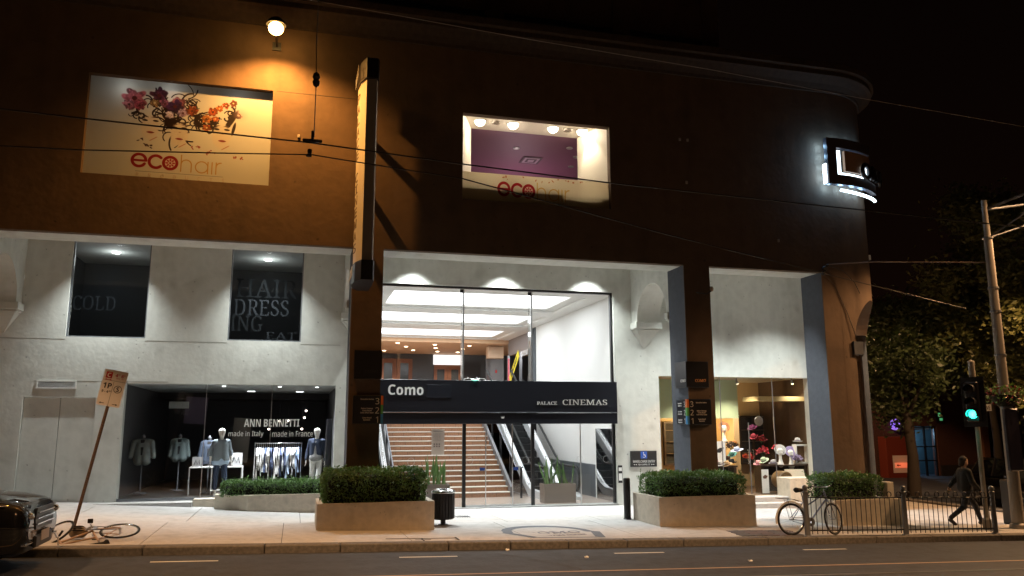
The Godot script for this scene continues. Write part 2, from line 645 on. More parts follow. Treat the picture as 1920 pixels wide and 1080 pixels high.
# the hair shop's word mark: three thick rings and four thin letters; u is the ring radius
func wordmark(im: Image, x: float, y: float, u: float) -> void:
	var red := Color(0.62, 0.07, 0.09)
	var tan_c := Color(0.80, 0.62, 0.30)
	var w := u * 0.2
	arc(im, x, y, u * 0.8, 0.55, TAU - 0.05, w, red)
	line(im, [Vector2(x - u * 0.7, y + u * 0.02), Vector2(x + u * 0.85, y + u * 0.02)], w * 0.85, red)
	arc(im, x + u * 2.0, y + u * 0.05, u * 0.8, 0.75, TAU - 0.75, w, red)
	arc(im, x + u * 3.7, y + u * 0.1, u * 0.8, 0, TAU, w, red)
	for k in 8:
		var a := TAU * k / 8
		dab(im, x + u * 3.7 + cos(a) * u * 0.4, y + u * 0.1 + sin(a) * u * 0.4, u * 0.22, u * 0.13, a, Color(0.74, 0.22, 0.24), 0.3)
	dab(im, x + u * 3.7, y + u * 0.1, u * 0.14, u * 0.14, 0, red)
	var t := u * 0.085
	var hx := x + u * 5.0
	line(im, [Vector2(hx, y - u * 1.1), Vector2(hx, y + u * 1.1)], t, tan_c)
	arc(im, hx + u * 0.62, y + u * 0.15, u * 0.62, PI, TAU, t, tan_c)
	line(im, [Vector2(hx + u * 1.24, y + u * 0.15), Vector2(hx + u * 1.24, y + u * 1.1)], t, tan_c)
	arc(im, hx + u * 2.5, y + u * 0.35, u * 0.75, 0, TAU, t, tan_c)
	line(im, [Vector2(hx + u * 3.25, y - u * 0.4), Vector2(hx + u * 3.25, y + u * 1.15)], t, tan_c)
	line(im, [Vector2(hx + u * 3.75, y - u * 0.4), Vector2(hx + u * 3.75, y + u * 1.15)], t, tan_c)
	line(im, [Vector2(hx + u * 4.25, y - u * 0.4), Vector2(hx + u * 4.25, y + u * 1.15)], t, tan_c)
	arc(im, hx + u * 4.85, y + u * 0.2, u * 0.6, PI, PI * 1.5, t, tan_c)

func picture(im: Image, rough := 0.5) -> StandardMaterial3D:
	im.generate_mipmaps()
	var m := mat(1, 1, 1, rough)
	m.albedo_color = Color.WHITE
	m.albedo_texture = ImageTexture.create_from_image(im)
	return m


const SODIUM := Vector3(1.0, 0.44, 0.10)
const COOL := Vector3(0.93, 1.0, 0.98)

func lc(v: Vector3) -> Color:
	return L(v.x, v.y, v.z)

func _ready() -> void:
	rng.seed = 7
	# camera
	var cam := Camera3D.new()
	cam.name = "camera"
	add_child(cam)
	cam.position = Vector3(0, 2.1, 15.2)
	cam.rotation_degrees = Vector3(9.816, -14.993, -0.157)
	cam.fov = 39.6
	cam.near = 0.1
	cam.far = 600
	cam.current = true
	# night sky
	var we := WorldEnvironment.new()
	we.name = "environment"
	var env := Environment.new()
	var sky := Sky.new()
	var sm := ProceduralSkyMaterial.new()
	sm.sky_top_color = L(0.0006, 0.0004, 0.0004)
	sm.sky_horizon_color = L(0.0045, 0.0017, 0.0009)
	sm.sky_curve = 0.3
	sm.ground_bottom_color = L(0.0006, 0.0004, 0.0004)
	sm.ground_horizon_color = L(0.003, 0.0014, 0.0008)
	sky.sky_material = sm
	env.background_mode = Environment.BG_SKY
	env.sky = sky
	env.tonemap_mode = Environment.TONE_MAPPER_LINEAR
	env.tonemap_exposure = 1.0
	env.sdfgi_enabled = true
	env.ssao_enabled = true
	env.ssil_enabled = true
	we.environment = env
	add_child(we)

	materials()
	ground()
	centre()
	shopfronts()
	hall()
	upper_windows()
	left_shop()
	right_shop()
	corner_sign()
	signs()
	planters()
	street_things()
	vehicles()
	side_street()
	wires()


func materials() -> void:
	var coarse := noise(0.03, 0.90, 1.0, 3, 512, 5)
	var fine := noise(0.09, 0.3, 0.7, 5)
	var grit := noise(0.2, 0.55, 1.0, 9, 512, 3)
	M.dark_render = stucco(0.115, 0.073, 0.044, weather(3, 768, 0.07, Vector2i(384, 14), 0.07, 30, 40), fine, 0.1, 0.5)
	M.dark_render.heightmap_scale = 1.2
	M.column = stucco(0.084, 0.093, 0.116, coarse, fine, 0.3, 0.6)
	M.cream = stucco(0.655, 0.66, 0.615, weather(12, 768, 0.035, Vector2i(384, 20), 0.035, 60, 30), fine, 0.16, 0.6)
	M.white_wall = mat(0.74, 0.73, 0.70, 0.7)
	M.beige = stucco(0.68, 0.60, 0.49, weather(14, 768, 0.05, Vector2i(256, 20), 0.06, 50, 40), fine, 0.3, 0.4)
	M.concrete = stucco(0.54, 0.52, 0.51, weather(21, 1024, 0.06, Vector2i(96, 96), 0.05, 260, 60), grit, 0.17, 0.3)
	M.kerb = stucco(0.20, 0.185, 0.17, noise(0.03, 0.72, 1.0, 23, 512, 5), grit, 0.7, 0.9)
	M.asphalt = stucco(0.043, 0.050, 0.070, weather(31, 1024, 0.16, Vector2i(12, 256), 0.14, 300, 100), grit, 0.13, 0.7, 0.75)
	M.joint = mat(0.05, 0.05, 0.05)
	M.paint = mat(0.70, 0.68, 0.62, 0.6)
	M.black = mat(0.012, 0.012, 0.014, 0.4)
	M.sign_black = mat(0.010, 0.011, 0.016, 0.32)
	M.dark_metal = mat(0.03, 0.03, 0.032, 0.4, 0.4)
	M.steel = mat(0.62, 0.62, 0.63, 0.28, 0.9)
	M.chrome = mat(0.8, 0.8, 0.8, 0.12, 1.0)
	M.grey_metal = mat(0.20, 0.21, 0.23, 0.45, 0.5)
	M.white = mat(0.82, 0.82, 0.80, 0.55)
	M.glass = glass(0.05)
	M.shop_glass = glass(0.06, 0.010, 0.014, 0.017)
	M.dark = mat(0.02, 0.02, 0.022, 0.8)
	M.wood = stucco(0.32, 0.12, 0.055, noise(0.03, 0.7, 1.0, 41), null, 1.5, 0.3, 0.45)
	M.tile = stucco(0.42, 0.20, 0.105, noise(0.04, 0.75, 1.0, 43), null, 1.2, 0.3, 0.55)
	M.nosing = mat(0.66, 0.60, 0.52, 0.5)
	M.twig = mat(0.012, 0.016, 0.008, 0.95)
	M.leaf = mat(1, 1, 1, 0.5)
	M.leaf.albedo_color = Color.WHITE
	M.leaf.vertex_color_use_as_albedo = true
	M.leaf.cull_mode = BaseMaterial3D.CULL_DISABLED
	M.leaf.backlight_enabled = true
	M.leaf.backlight = L(0.35, 0.4, 0.2)
	M.vcol = mat(1, 1, 1, 0.75)
	M.vcol.albedo_color = Color.WHITE
	M.vcol.vertex_color_use_as_albedo = true
	M.red = mat(0.45, 0.02, 0.02, 0.5)
	M.orange_strip = mat(0.75, 0.17, 0.03, 0.5)
	M.green_strip = mat(0.10, 0.36, 0.08, 0.5)
	M.blue_strip = mat(0.05, 0.28, 0.62, 0.5)
	M.rubber = mat(0.012, 0.012, 0.012, 0.8)
	M.lamp_cool = glow(0.93, 1.0, 0.98, 9.0)
	M.lamp_warm = glow(1.0, 0.80, 0.55, 14.0)


# ---------- the ground ----------
func ground() -> void:
	var g := Mb.new()
	g.quad(Vector3(-400, -1.3, 400), Vector3(400, -1.3, 400), Vector3(400, -1.3, -400), Vector3(-400, -1.3, -400))
	solo("ground", g, M.asphalt, "wide dark ground running out to the horizon", "ground", "", "structure")
	var r := Mb.new()
	for i in 40:
		var x0 := -60.0 + i * 4.0
		var x1 := x0 + 4.0
		var zs := [0.05, 4.0, 9.0, 14.5]
		for k in 3:
			var p := func(x: float, z: float) -> Vector3:
				return Vector3(x, kerb_y(x) - 0.135 + minf(z, 7.0) * 0.006 - maxf(z - 7.0, 0) * 0.006, z)
			r.quad(p.call(x0, zs[k + 1]), p.call(x1, zs[k + 1]), p.call(x1, zs[k]), p.call(x0, zs[k]))
	solo("road", r, M.asphalt, "dark asphalt tram road along the kerb", "road", "", "structure")
	var fw := Mb.new()
	fw.quad(Vector3(-60, 0.35, 30), Vector3(100, -0.6, 30), Vector3(100, -0.45, 14.5), Vector3(-60, 0.5, 14.5))
	solo("pavement", fw, M.concrete, "concrete pavement on the near side of the tram road", "pavement", "", "structure")
	var ry := func(x: float, z: float) -> float:
		return kerb_y(x) - 0.135 + minf(z, 7.0) * 0.006
	# parking ticks, the lane line and the tram rails
	var ticks := [[-2.15, -1.12], [1.83, 2.85], [5.8, 6.8], [9.8, 10.78]]
	for t in ticks:
		var k: String = ["leftmost, beside the fallen bicycle and black car", "in front of the planter next to the bin", "in front of the emblem in the paving", "in front of the parked bicycle"][ticks.find(t)]
		var mb := Mb.new()
		mb.quad(Vector3(t[0], ry.call(t[0], 0.84) + 0.004, 0.84), Vector3(t[1], ry.call(t[1], 0.84) + 0.004, 0.84), Vector3(t[1], ry.call(t[1], 0.76) + 0.004, 0.76), Vector3(t[0], ry.call(t[0], 0.76) + 0.004, 0.76))
		solo("parking_marking", mb, M.paint, "short white parking line on the road, " + k, "road marking", "white parking lines along the kerb", "structure")
	var lm := Mb.new()
	for i in 30:
		var x0 := -20.0 + i * 2.0
		lm.quad(Vector3(x0, ry.call(x0, 2.65) + 0.004, 2.65), Vector3(x0 + 2, ry.call(x0 + 2, 2.65) + 0.004, 2.65), Vector3(x0 + 2, ry.call(x0 + 2, 2.58) + 0.004, 2.58), Vector3(x0, ry.call(x0, 2.58) + 0.004, 2.58))
	solo("lane_marking", lm, mat(0.42, 0.30, 0.22, 0.7), "long faded lane line along the road", "road marking", "", "structure")
	for z: float in [3.45, 4.89]:
		var rm := Mb.new()
		for i in 30:
			var x0 := -20.0 + i * 2.0
			for e in [[0.0, 0.06, 0.006], [0.075, 0.10, 0.004]]:
				rm.quad(Vector3(x0, ry.call(x0, z) + e[2], z + e[1]), Vector3(x0 + 2, ry.call(x0 + 2, z) + e[2], z + e[1]), Vector3(x0 + 2, ry.call(x0 + 2, z) + e[2], z + e[0]), Vector3(x0, ry.call(x0, z) + e[2], z + e[0]))
		solo("tram_rail", rm, M.grey_metal, "polished tram rail in the asphalt " + ("closer to the kerb" if z < 4 else "farther from the kerb"), "tram rail", "tram rails in the road", "structure")
	var cr := Mb.new()
	for c in [[3.6, 0.5, 4.6, 2.4], [4.4, 0.3, 5.4, 1.7], [-3.5, 1.2, -2.2, 2.3]]:
		var p := Vector2(c[0], c[1])
		for k in 8:
			var q := Vector2(lerpf(c[0], c[2], (k + 1) / 8.0), lerpf(c[1], c[3], (k + 1) / 8.0)) + Vector2(rng.randf_range(-0.05, 0.05), 0)
			cr.quad(Vector3(p.x, ry.call(p.x, p.y) + 0.004, p.y), Vector3(q.x, ry.call(q.x, q.y) + 0.004, q.y), Vector3(q.x + 0.025, ry.call(q.x, q.y) + 0.004, q.y), Vector3(p.x + 0.025, ry.call(p.x, p.y) + 0.004, p.y))
			p = q
	solo("road_crack", cr, M.joint, "tar-filled cracks across the asphalt by the kerb", "crack", "", "structure")

	# kerb stones
	var kerb := thing("kerb", "worn bluestone kerb with chipped joints between footpath and road", "kerb", Vector3.ZERO, 0, "", "structure")
	var x := -16.0
	while x < 22.0:
		var w := rng.randf_range(1.1, 2.0)
		var k := Mb.new()
		var j := rng.randf_range(-0.008, 0.008)
		var cy := kerb_y(x + w / 2)
		k.rbox(Vector3(x + w / 2, cy - 0.125 + 0.002, -0.1 + j), Vector3(w - 0.015, 0.25, 0.3), 0.018, Basis(Vector3.BACK, -atan(0.0245)))
		part("kerb_stone", k, M.kerb, kerb)
		x += w
	# footpath: concrete bays with sawn joints
	var fp := thing("footpath", "pale pink concrete footpath in large bays with sawn joints", "footpath", Vector3.ZERO, 0, "", "structure")
	var base := Mb.new()
	for i in 20:
		var x0 := -17.0 + i * 2.0
		base.quad(g3(x0, -0.2, -0.012), g3(x0 + 2, -0.2, -0.012), g3(x0 + 2, -7.1, -0.012), g3(x0, -7.1, -0.012))
	part("joint_filler", base, M.joint, fp)
	var zs := [-0.256, -3.55, -7.1]
	var bx := -16.6
	while bx < 21.0:
		for k in 2:
			var mb := Mb.new()
			var off := (0.35 if k == 1 else 0.0)
			var a := bx + off + 0.006
			var b := bx + off + 2.35 - 0.006
			var z0: float = zs[k] - 0.006
			var z1: float = zs[k + 1] + 0.006
			for sub in 3:
				var m0 := lerpf(a, b, sub / 3.0)
				var m1 := lerpf(a, b, (sub + 1) / 3.0)
				for sz in 3:
					var n0 := lerpf(z0, z1, sz / 3.0)
					var n1 := lerpf(z0, z1, (sz + 1) / 3.0)
					mb.quad(g3(m0, n0), g3(m1, n0), g3(m1, n1), g3(m0, n1))
			mb.quad(g3(a, z0, -0.02), g3(b, z0, -0.02), g3(b, z0), g3(a, z0))
			mb.quad(g3(b, z0, -0.02), g3(b, z1, -0.02), g3(b, z1), g3(b, z0))
			mb.quad(g3(a, z1, -0.02), g3(a, z0, -0.02), g3(a, z0), g3(a, z1))
			part("paving_slab", mb, M.concrete, fp)
		bx += 2.35
	# round the corner into the side street
	var sp := Mb.new()
	for i in 8:
		var z0 := -7.1 - i * 4.0
		sp.quad(g3(16.0, z0), g3(20.5, z0), g3(20.5, z0 - 4), g3(16.0, z0 - 4))
	solo("side_footpath", sp, M.concrete, "footpath going round the corner into the dark side street", "footpath", "", "structure")
	# the arch emblem set in the paving
	var em := thing("paving_emblem", "arch-shaped emblem with lettering set in the footpath before the entrance", "emblem", Vector3.ZERO, 0, "", "structure")
	var grey := mat(0.10, 0.11, 0.135, 0.7)
	var ring := Mb.new()
	var prev := []
	var path := [Vector2(4.62, -0.46), Vector2(4.2, -1.35), Vector2(4.26, -1.45)]
	for i in 13:
		var a := PI - PI * i / 12.0
		path.append(Vector2(5.25 + cos(a) * 0.98, -1.55 - sin(a) * 1.05))
	path.append_array([Vector2(6.26, -1.45), Vector2(6.36, -1.38), Vector2(6.12, -0.42)])
	var cen := Vector2(5.28, -1.2)
	for i in path.size():
		var p: Vector2 = path[i]
		var q: Vector2 = path[(i + 1) % path.size()]
		var wi := 0.80 if i < path.size() - 1 else 0.93
		var p2 := cen + (p - cen) * 0.80
		var q2 := cen + (q - cen) * 0.80
		if i == path.size() - 1:
			p2 = p + Vector2(-0.1, -0.09); q2 = q + Vector2(0.12, -0.09)
		ring.quad(g3(p.x, p.y, 0.004), g3(p2.x, p2.y, 0.004), g3(q2.x, q2.y, 0.004), g3(q.x, q.y, 0.004))
	part("border", ring, grey, em)
	var down := Basis(Vector3.RIGHT, -PI / 2) 
	text("lettering", "COMO", 1.15, 0.34, mat(0.2, 0.21, 0.25), em, g3(5.3, -1.3, 0.006), down, true, false, 0.004)
	text("lettering", "SHOPPING CENTRE", 1.0, 0.14, mat(0.3, 0.3, 0.33), em, g3(5.35, -0.85, 0.006), down, true, false, 0.004)
	# a service cover, a grate and a patch of dark pavers
	var sc := thing("service_cover", "rectangular service cover with thin dark edges near the kerb", "service cover", g3(2.43, -0.45), 0, "", "structure")
	for e in [[Vector3(0, 0.004, -0.19), Vector3(1.36, 0.006, 0.03)], [Vector3(-0.66, 0.004, 0), Vector3(0.03, 0.006, 0.36)], [Vector3(0.66, 0.004, 0), Vector3(0.03, 0.006, 0.36)], [Vector3(0, 0.004, 0), Vector3(0.03, 0.006, 0.3)], [Vector3(0, 0.0055, 0.02), Vector3(0.3, 0.006, 0.025)]]:
		var b := Mb.new()
		b.box(e[0], e[1], Basis(Vector3.BACK, -0.024))
		part("frame_bar", b, M.joint, sc)
	var gr := thing("drain_grate", "small dark drain grate in the footpath beside the bin", "grate", g3(4.1, -4.9), 0, "", "structure")
	for i in 6:
		var b := Mb.new()
		b.box(Vector3(-0.15 + i * 0.06, 0.004, 0), Vector3(0.03, 0.01, 0.34))
		part("bar", b, M.dark_metal, gr)
	var dp := thing("dark_pavers", "patch of dark square pavers by the parked bicycle's rear wheel", "pavers", Vector3.ZERO, 0, "", "structure")
	for i in 5:
		for k in 3:
			var b := Mb.new()
			var c := g3(9.25 + i * 0.3 + k * 0.06, -0.42 - k * 0.3, 0.003)
			b.rbox(c, Vector3(0.285, 0.02, 0.285), 0.004)
			part("paver", b, mat(0.10 + rng.randf() * 0.03, 0.105, 0.12, 0.8), dp)


# ---------- the shopping centre ----------
const CX := 14.45
const CR := 2.2

func corner(phi: float, out := 0.0) -> Vector2:
	return Vector2(CX + (CR + out) * sin(phi), ZF - CR + (CR + out) * cos(phi))

var centre_root: Node3D

func centre() -> void:
	var t := thing("shopping_centre", "large rendered shopping centre with recessed colonnade and rounded corner", "building")
	centre_root = t
	var up := Mb.new()
	up.wall(-16, CX, 6.28, 11.6, ZF, 0.2, [[-4.80, -0.83, 7.64, 9.985], [3.77, 7.715, 7.66, 9.905]])
	part("upper_wall", up, M.dark_render, t)
	# the rounded corner, open below in arches
	var cw := Mb.new()
	var n := 48
	var low := func(phi: float) -> float:
		var s := (phi - deg_to_rad(11.0)) * CR
		if s < 0: return 6.28 if phi < -1 else -0.6
		var r := 1.3
		if s > 2 * r: return -0.6
		return 4.36 + sqrt(maxf(r * r - (s - r) * (s - r), 0.0))
	for i in n:
		var a := PI / 2 * i / n
		var b := PI / 2 * (i + 1) / n
		var pa := corner(a)
		var pb := corner(b)
		var na := Vector3(sin(a), 0, cos(a))
		var nb := Vector3(sin(b), 0, cos(b))
		var mid: float = (a + b) / 2
		var ya: float = low.call(lerpf(a, mid, 0.02))
		var yb: float = low.call(lerpf(b, mid, 0.02))
		if absf(ya - yb) > 2: 
			ya = maxf(ya, yb); yb = ya
		var A := Vector3(pa.x, ya, pa.y)
		var B := Vector3(pb.x, yb, pb.y)
		var Cc := Vector3(pb.x, 11.6, pb.y)
		var D := Vector3(pa.x, 11.6, pa.y)
		cw.tri(A, B, Cc, na, nb, nb); cw.tri(A, Cc, D, na, nb, na)
		var qa := corner(a, -0.45)
		var qb := corner(b, -0.45)
		if ya > 0:
			cw.quad(Vector3(qa.x, ya, qa.y), Vector3(qb.x, yb, qb.y), B, A)
		cw.quad(Vector3(qb.x, yb, qb.y), Vector3(qa.x, ya, qa.y), Vector3(qa.x, 11.6, qa.y), Vector3(qb.x, 11.6, qb.y))
	var e0 := deg_to_rad(11.0)
	var o1 := corner(e0)
	var o2 := corner(e0, -0.45)
	cw.quad(Vector3(o1.x, -0.6, o1.y), Vector3(o2.x, -0.6, o2.y), Vector3(o2.x, 4.36, o2.y), Vector3(o1.x, 4.36, o1.y))
	cw.span(Vector3(CX + CR - 0.3, -0.6, -30), Vector3(CX + CR, 11.6, ZF - CR - 0.002))
	part("corner_wall", cw, M.dark_render, t)
	# cornice moulding along the top, carried round the corner
	var co := Mb.new()
	var prof := [Vector2(0.0, 11.6), Vector2(0.05, 11.6), Vector2(0.07, 11.68), Vector2(0.16, 11.8), Vector2(0.33, 11.92), Vector2(0.42, 11.95), Vector2(0.42, 12.08), Vector2(0.50, 12.12), Vector2(0.50, 12.3), Vector2(-0.3, 12.3)]
	var st := [[Vector3(-16, 0, ZF), Vector3(0, 0, 1)]]
	for i in 25:
		var a := PI / 2 * i / 24
		var p := corner(a)
		st.append([Vector3(p.x, 0, p.y), Vector3(sin(a), 0, cos(a))])
	st.append([Vector3(CX + CR, 0, -30), Vector3(1, 0, 0)])
	for i in st.size() - 1:
		for k in prof.size() - 1:
			var f := func(s: Array, q: Vector2) -> Vector3:
				return s[0] + s[1] * q.x + Vector3(0, q.y, 0)
			co.quad(f.call(st[i], prof[k]), f.call(st[i + 1], prof[k]), f.call(st[i + 1], prof[k + 1]), f.call(st[i], prof[k + 1]))
	part("cornice", co, stucco(0.06, 0.038, 0.024, noise(0.03, 0.7, 1.0, 81), null), t)
	var roof := Mb.new()
	roof.span(Vector3(-16, 11.9, -30), Vector3(CX - 0.2, 12.0, ZF - 0.3))
	roof.span(Vector3(CX - 0.2, 11.9, -30), Vector3(CX + CR - 0.3, 12.0, ZF - CR))
	part("roof", roof, M.dark, t)
	# set-back storey on the roof
	var sb := Mb.new()
	sb.span(Vector3(-10, 12.0, -15), Vector3(14.25, 17.3, -9.15))
	part("penthouse_wall", sb, M.dark, t)
	for x: float in [-3.7, 0.95, 5.9, 10.48, 13.95]:
		var p := Mb.new()
		p.span(Vector3(x - 0.33, 15.5, -9.148), Vector3(x + 0.33, 17.6, -9.0))
		part("penthouse_pier", p, M.dark_render, t)
	for e in [[-3.37, 0.62], [1.28, 5.57], [6.23, 10.15], [10.81, 13.62]]:
		var p := Mb.new()
		p.span(Vector3(e[0], 15.85, -9.148), Vector3(e[1], 17.4, -9.04))
		part("penthouse_panel", p, M.dark_render, t)
	# beam, colonnade ceiling
	var beam := Mb.new()
	beam.span(Vector3(-16, 6.283, ZB), Vector3(CX + 0.5, 7.1, ZF - 0.202))
	part("beam", beam, M.cream, t)
	var ceil := Mb.new()
	ceil.span(Vector3(-16, 6.95, ZW - 0.3), Vector3(CX + CR - 0.3, 7.1, ZB - 0.002))
	part("colonnade_ceiling", ceil, M.cream, t)
	# columns
	for e in [[-7.45, -6.73], [1.15, 1.872], [9.712, 10.46], [13.9, 14.45]]:
		var c := Mb.new()
		var low_y := -0.6
		c.span(Vector3(e[0], low_y, ZB), Vector3(e[1], 6.2795, ZF - 0.02))
		var cn := part("column", c, M.column, t)
		var cf := Mb.new()
		cf.span(Vector3(e[0], low_y, ZF - 0.0198), Vector3(e[1], 6.2795, ZF))
		part("painted_front", cf, M.dark_render, cn)
	var cr2 := Mb.new()
	for i in 6:
		var a := deg_to_rad(11.0) * i / 6
		var b := deg_to_rad(11.0) * (i + 1) / 6
		var pa := corner(a, 0.003)
		var pb := corner(b, 0.003)
		cr2.quad(Vector3(pa.x, -0.6, pa.y), Vector3(pb.x, -0.6, pb.y), Vector3(pb.x, 6.28, pb.y), Vector3(pa.x, 6.28, pa.y))
	var bk := corner(deg_to_rad(11.0), 0.003)
	cr2.quad(Vector3(bk.x, -0.6, bk.y), Vector3(bk.x, -0.6, ZB), Vector3(bk.x, 4.3, ZB), Vector3(bk.x, 4.3, bk.y))
	part("column", cr2, M.dark_render, t)
	var cap := Mb.new()
	cap.box(Vector3(14.9, 4.2, -3.78), Vector3(0.3, 0.36, 0.46))
	part("corbel", cap, M.column, t)
	# arched cross walls with corbels, from columns to the shopfront
	for e in [[-7.45, -6.73], [1.15, 1.872], [9.712, 10.46]]:
		var poly := PackedVector2Array([Vector2(4.55, 6.948), Vector2(4.55, 5.16), Vector2(4.7, 5.16)])
		for i in range(1, 24):
			var a := PI * i / 24
			poly.append(Vector2(5.69 - cos(a) * 0.99, 5.16 + sin(a) * 0.99))
		poly.append_array([Vector2(6.68, 5.16), Vector2(7.098, 5.16), Vector2(7.098, 6.948)])
		var aw := Mb.new()
		# outline in (-z, y), extruded along x
		aw.prism(poly, e[0] + 0.004, e[1] - 0.004, Transform3D(Basis(Vector3(0, 0, -1), Vector3.UP, Vector3(1, 0, 0)), Vector3.ZERO))
		part("arch_wall", aw, M.cream, t)
		var mx: float = (e[0] + e[1]) / 2
		for q in [[-7.098, 1.0, 0.46], [-4.552, -1.0, 0.22]]:
			var cb := Mb.new()
			var hw := 0.42
			var d: float = q[2]
			var z0: float = q[0]
			var sgn: float = q[1]
			cb.rbox(Vector3(mx, 5.06, z0 + sgn * d / 2), Vector3(hw * 2, 0.19, d), 0.012)
			cb.rbox(Vector3(mx, 4.935, z0 + sgn * d * 0.42), Vector3(hw * 1.75, 0.055, d * 0.84), 0.01)
			var f0 := [Vector3(mx - hw * 0.8, 4.905, z0), Vector3(mx + hw * 0.8, 4.905, z0), Vector3(mx + hw * 0.8, 4.905, z0 + sgn * d * 0.75), Vector3(mx - hw * 0.8, 4.905, z0 + sgn * d * 0.75)]
			var f1 := [Vector3(mx - 0.03, 4.42, z0), Vector3(mx + 0.03, 4.42, z0), Vector3(mx + 0.03, 4.42, z0 + sgn * 0.03), Vector3(mx - 0.03, 4.42, z0 + sgn * 0.03)]
			for i in 4:
				var j := (i + 1) % 4
				if sgn > 0: cb.quad(f1[i], f1[j], f0[j], f0[i])
				else: cb.quad(f1[j], f1[i], f0[i], f0[j])
			part("corbel", cb, M.cream, t)
	# the wall under the colonnade
	var bw := Mb.new()
	bw.wall(-16, 16.2, -0.6, 6.948, ZW, 0.3, [[-6.5, -4.86, -0.6, 2.84], [-4.22, 1.03, 0.27, 3.21], [-5.69, -3.83, 4.365, 6.94], [-1.83, 0.055, 4.365, 6.94], [1.9, 9.13, -0.6, 6.09], [10.55, 15.75, -0.6, 3.59]])
	part("shopfront_wall", bw, M.cream, t)
	for e in [[-16.0, -5.69, 4.3], [-3.83, -1.83, 4.3], [0.055, 1.1, 4.3], [-6.3, -3.2, 3.25]]:
		var j := Mb.new()
		j.box(Vector3((e[0] + e[1]) / 2, e[2], ZW + 0.001), Vector3(e[1] - e[0], 0.008, 0.006))
		part("wall_joint", j, mat(0.22, 0.21, 0.19), t)
	# rendered joint across the upper wall
	var uj := Mb.new()
	uj.box(Vector3(0.4, 9.98, ZF + 0.001), Vector3(2.3, 0.008, 0.006))
	part("wall_joint", uj, M.dark, t)
	for e in [[9.75, 9.75], [9.9, 8.55], [9.98, 9.75], [-0.2, 8.9], [12.6, 7.1]]:
		var fx := Mb.new()
		fx.rbox(Vector3(e[0], e[1], ZF + 0.015), Vector3(0.06, 0.08, 0.04), 0.008)
		part("wall_fixing", fx, mat(0.3, 0.27, 0.24), t)
	# service door and vent
	var dr := Mb.new()
	dr.rbox(Vector3(-6.09, 1.56, ZW - 0.1), Vector3(0.80, 2.55, 0.05), 0.006)
	var d1 := part("door", dr, M.cream, t)
	var dr2 := Mb.new()
	dr2.rbox(Vector3(-5.275, 1.56, ZW - 0.1), Vector3(0.80, 2.55, 0.05), 0.006)
	part("door", dr2, M.cream, t)
	var dback := Mb.new()
	dback.span(Vector3(-6.5, 0.0, ZW - 0.3), Vector3(-4.86, 2.84, ZW - 0.2))
	part("door_lining", dback, M.dark, t)
	var vent := Mb.new()
	vent.wall(-6.23, -5.33, 3.06, 3.255, ZW + 0.03, 0.026, [[-6.2, -5.36, 3.085, 3.23]])
	var vn := part("vent", vent, M.white, t)
	var vb := Mb.new()
	vb.box(Vector3(-5.78, 3.157, ZW + 0.005), Vector3(0.84, 0.145, 0.006))
	part("backing", vb, M.dark, vn)
	for i in 6:
		var s := Mb.new()
		s.box(Vector3(-5.78, 3.095 + i * 0.025, ZW + 0.018), Vector3(0.836, 0.003, 0.022), Basis(Vector3.RIGHT, 0.6))
		part("slat", s, M.white, vn)
	# step and plinth under the left shop window
	var step := Mb.new()
	step.prism(PackedVector2Array([Vector2(-4.62, -0.3), Vector2(-2.4, -0.3), Vector2(-2.4, 0.265), Vector2(-4.62, 0.275)]), ZW + 0.002, ZW + 0.5)
	part("window_step", step, M.concrete, t)
	var pl := Mb.new()
	pl.rbox(Vector3(-0.68, 0.02, ZW + 0.17), Vector3(3.42, 0.62, 0.33), 0.01)
	part("window_plinth", pl, M.beige, t)


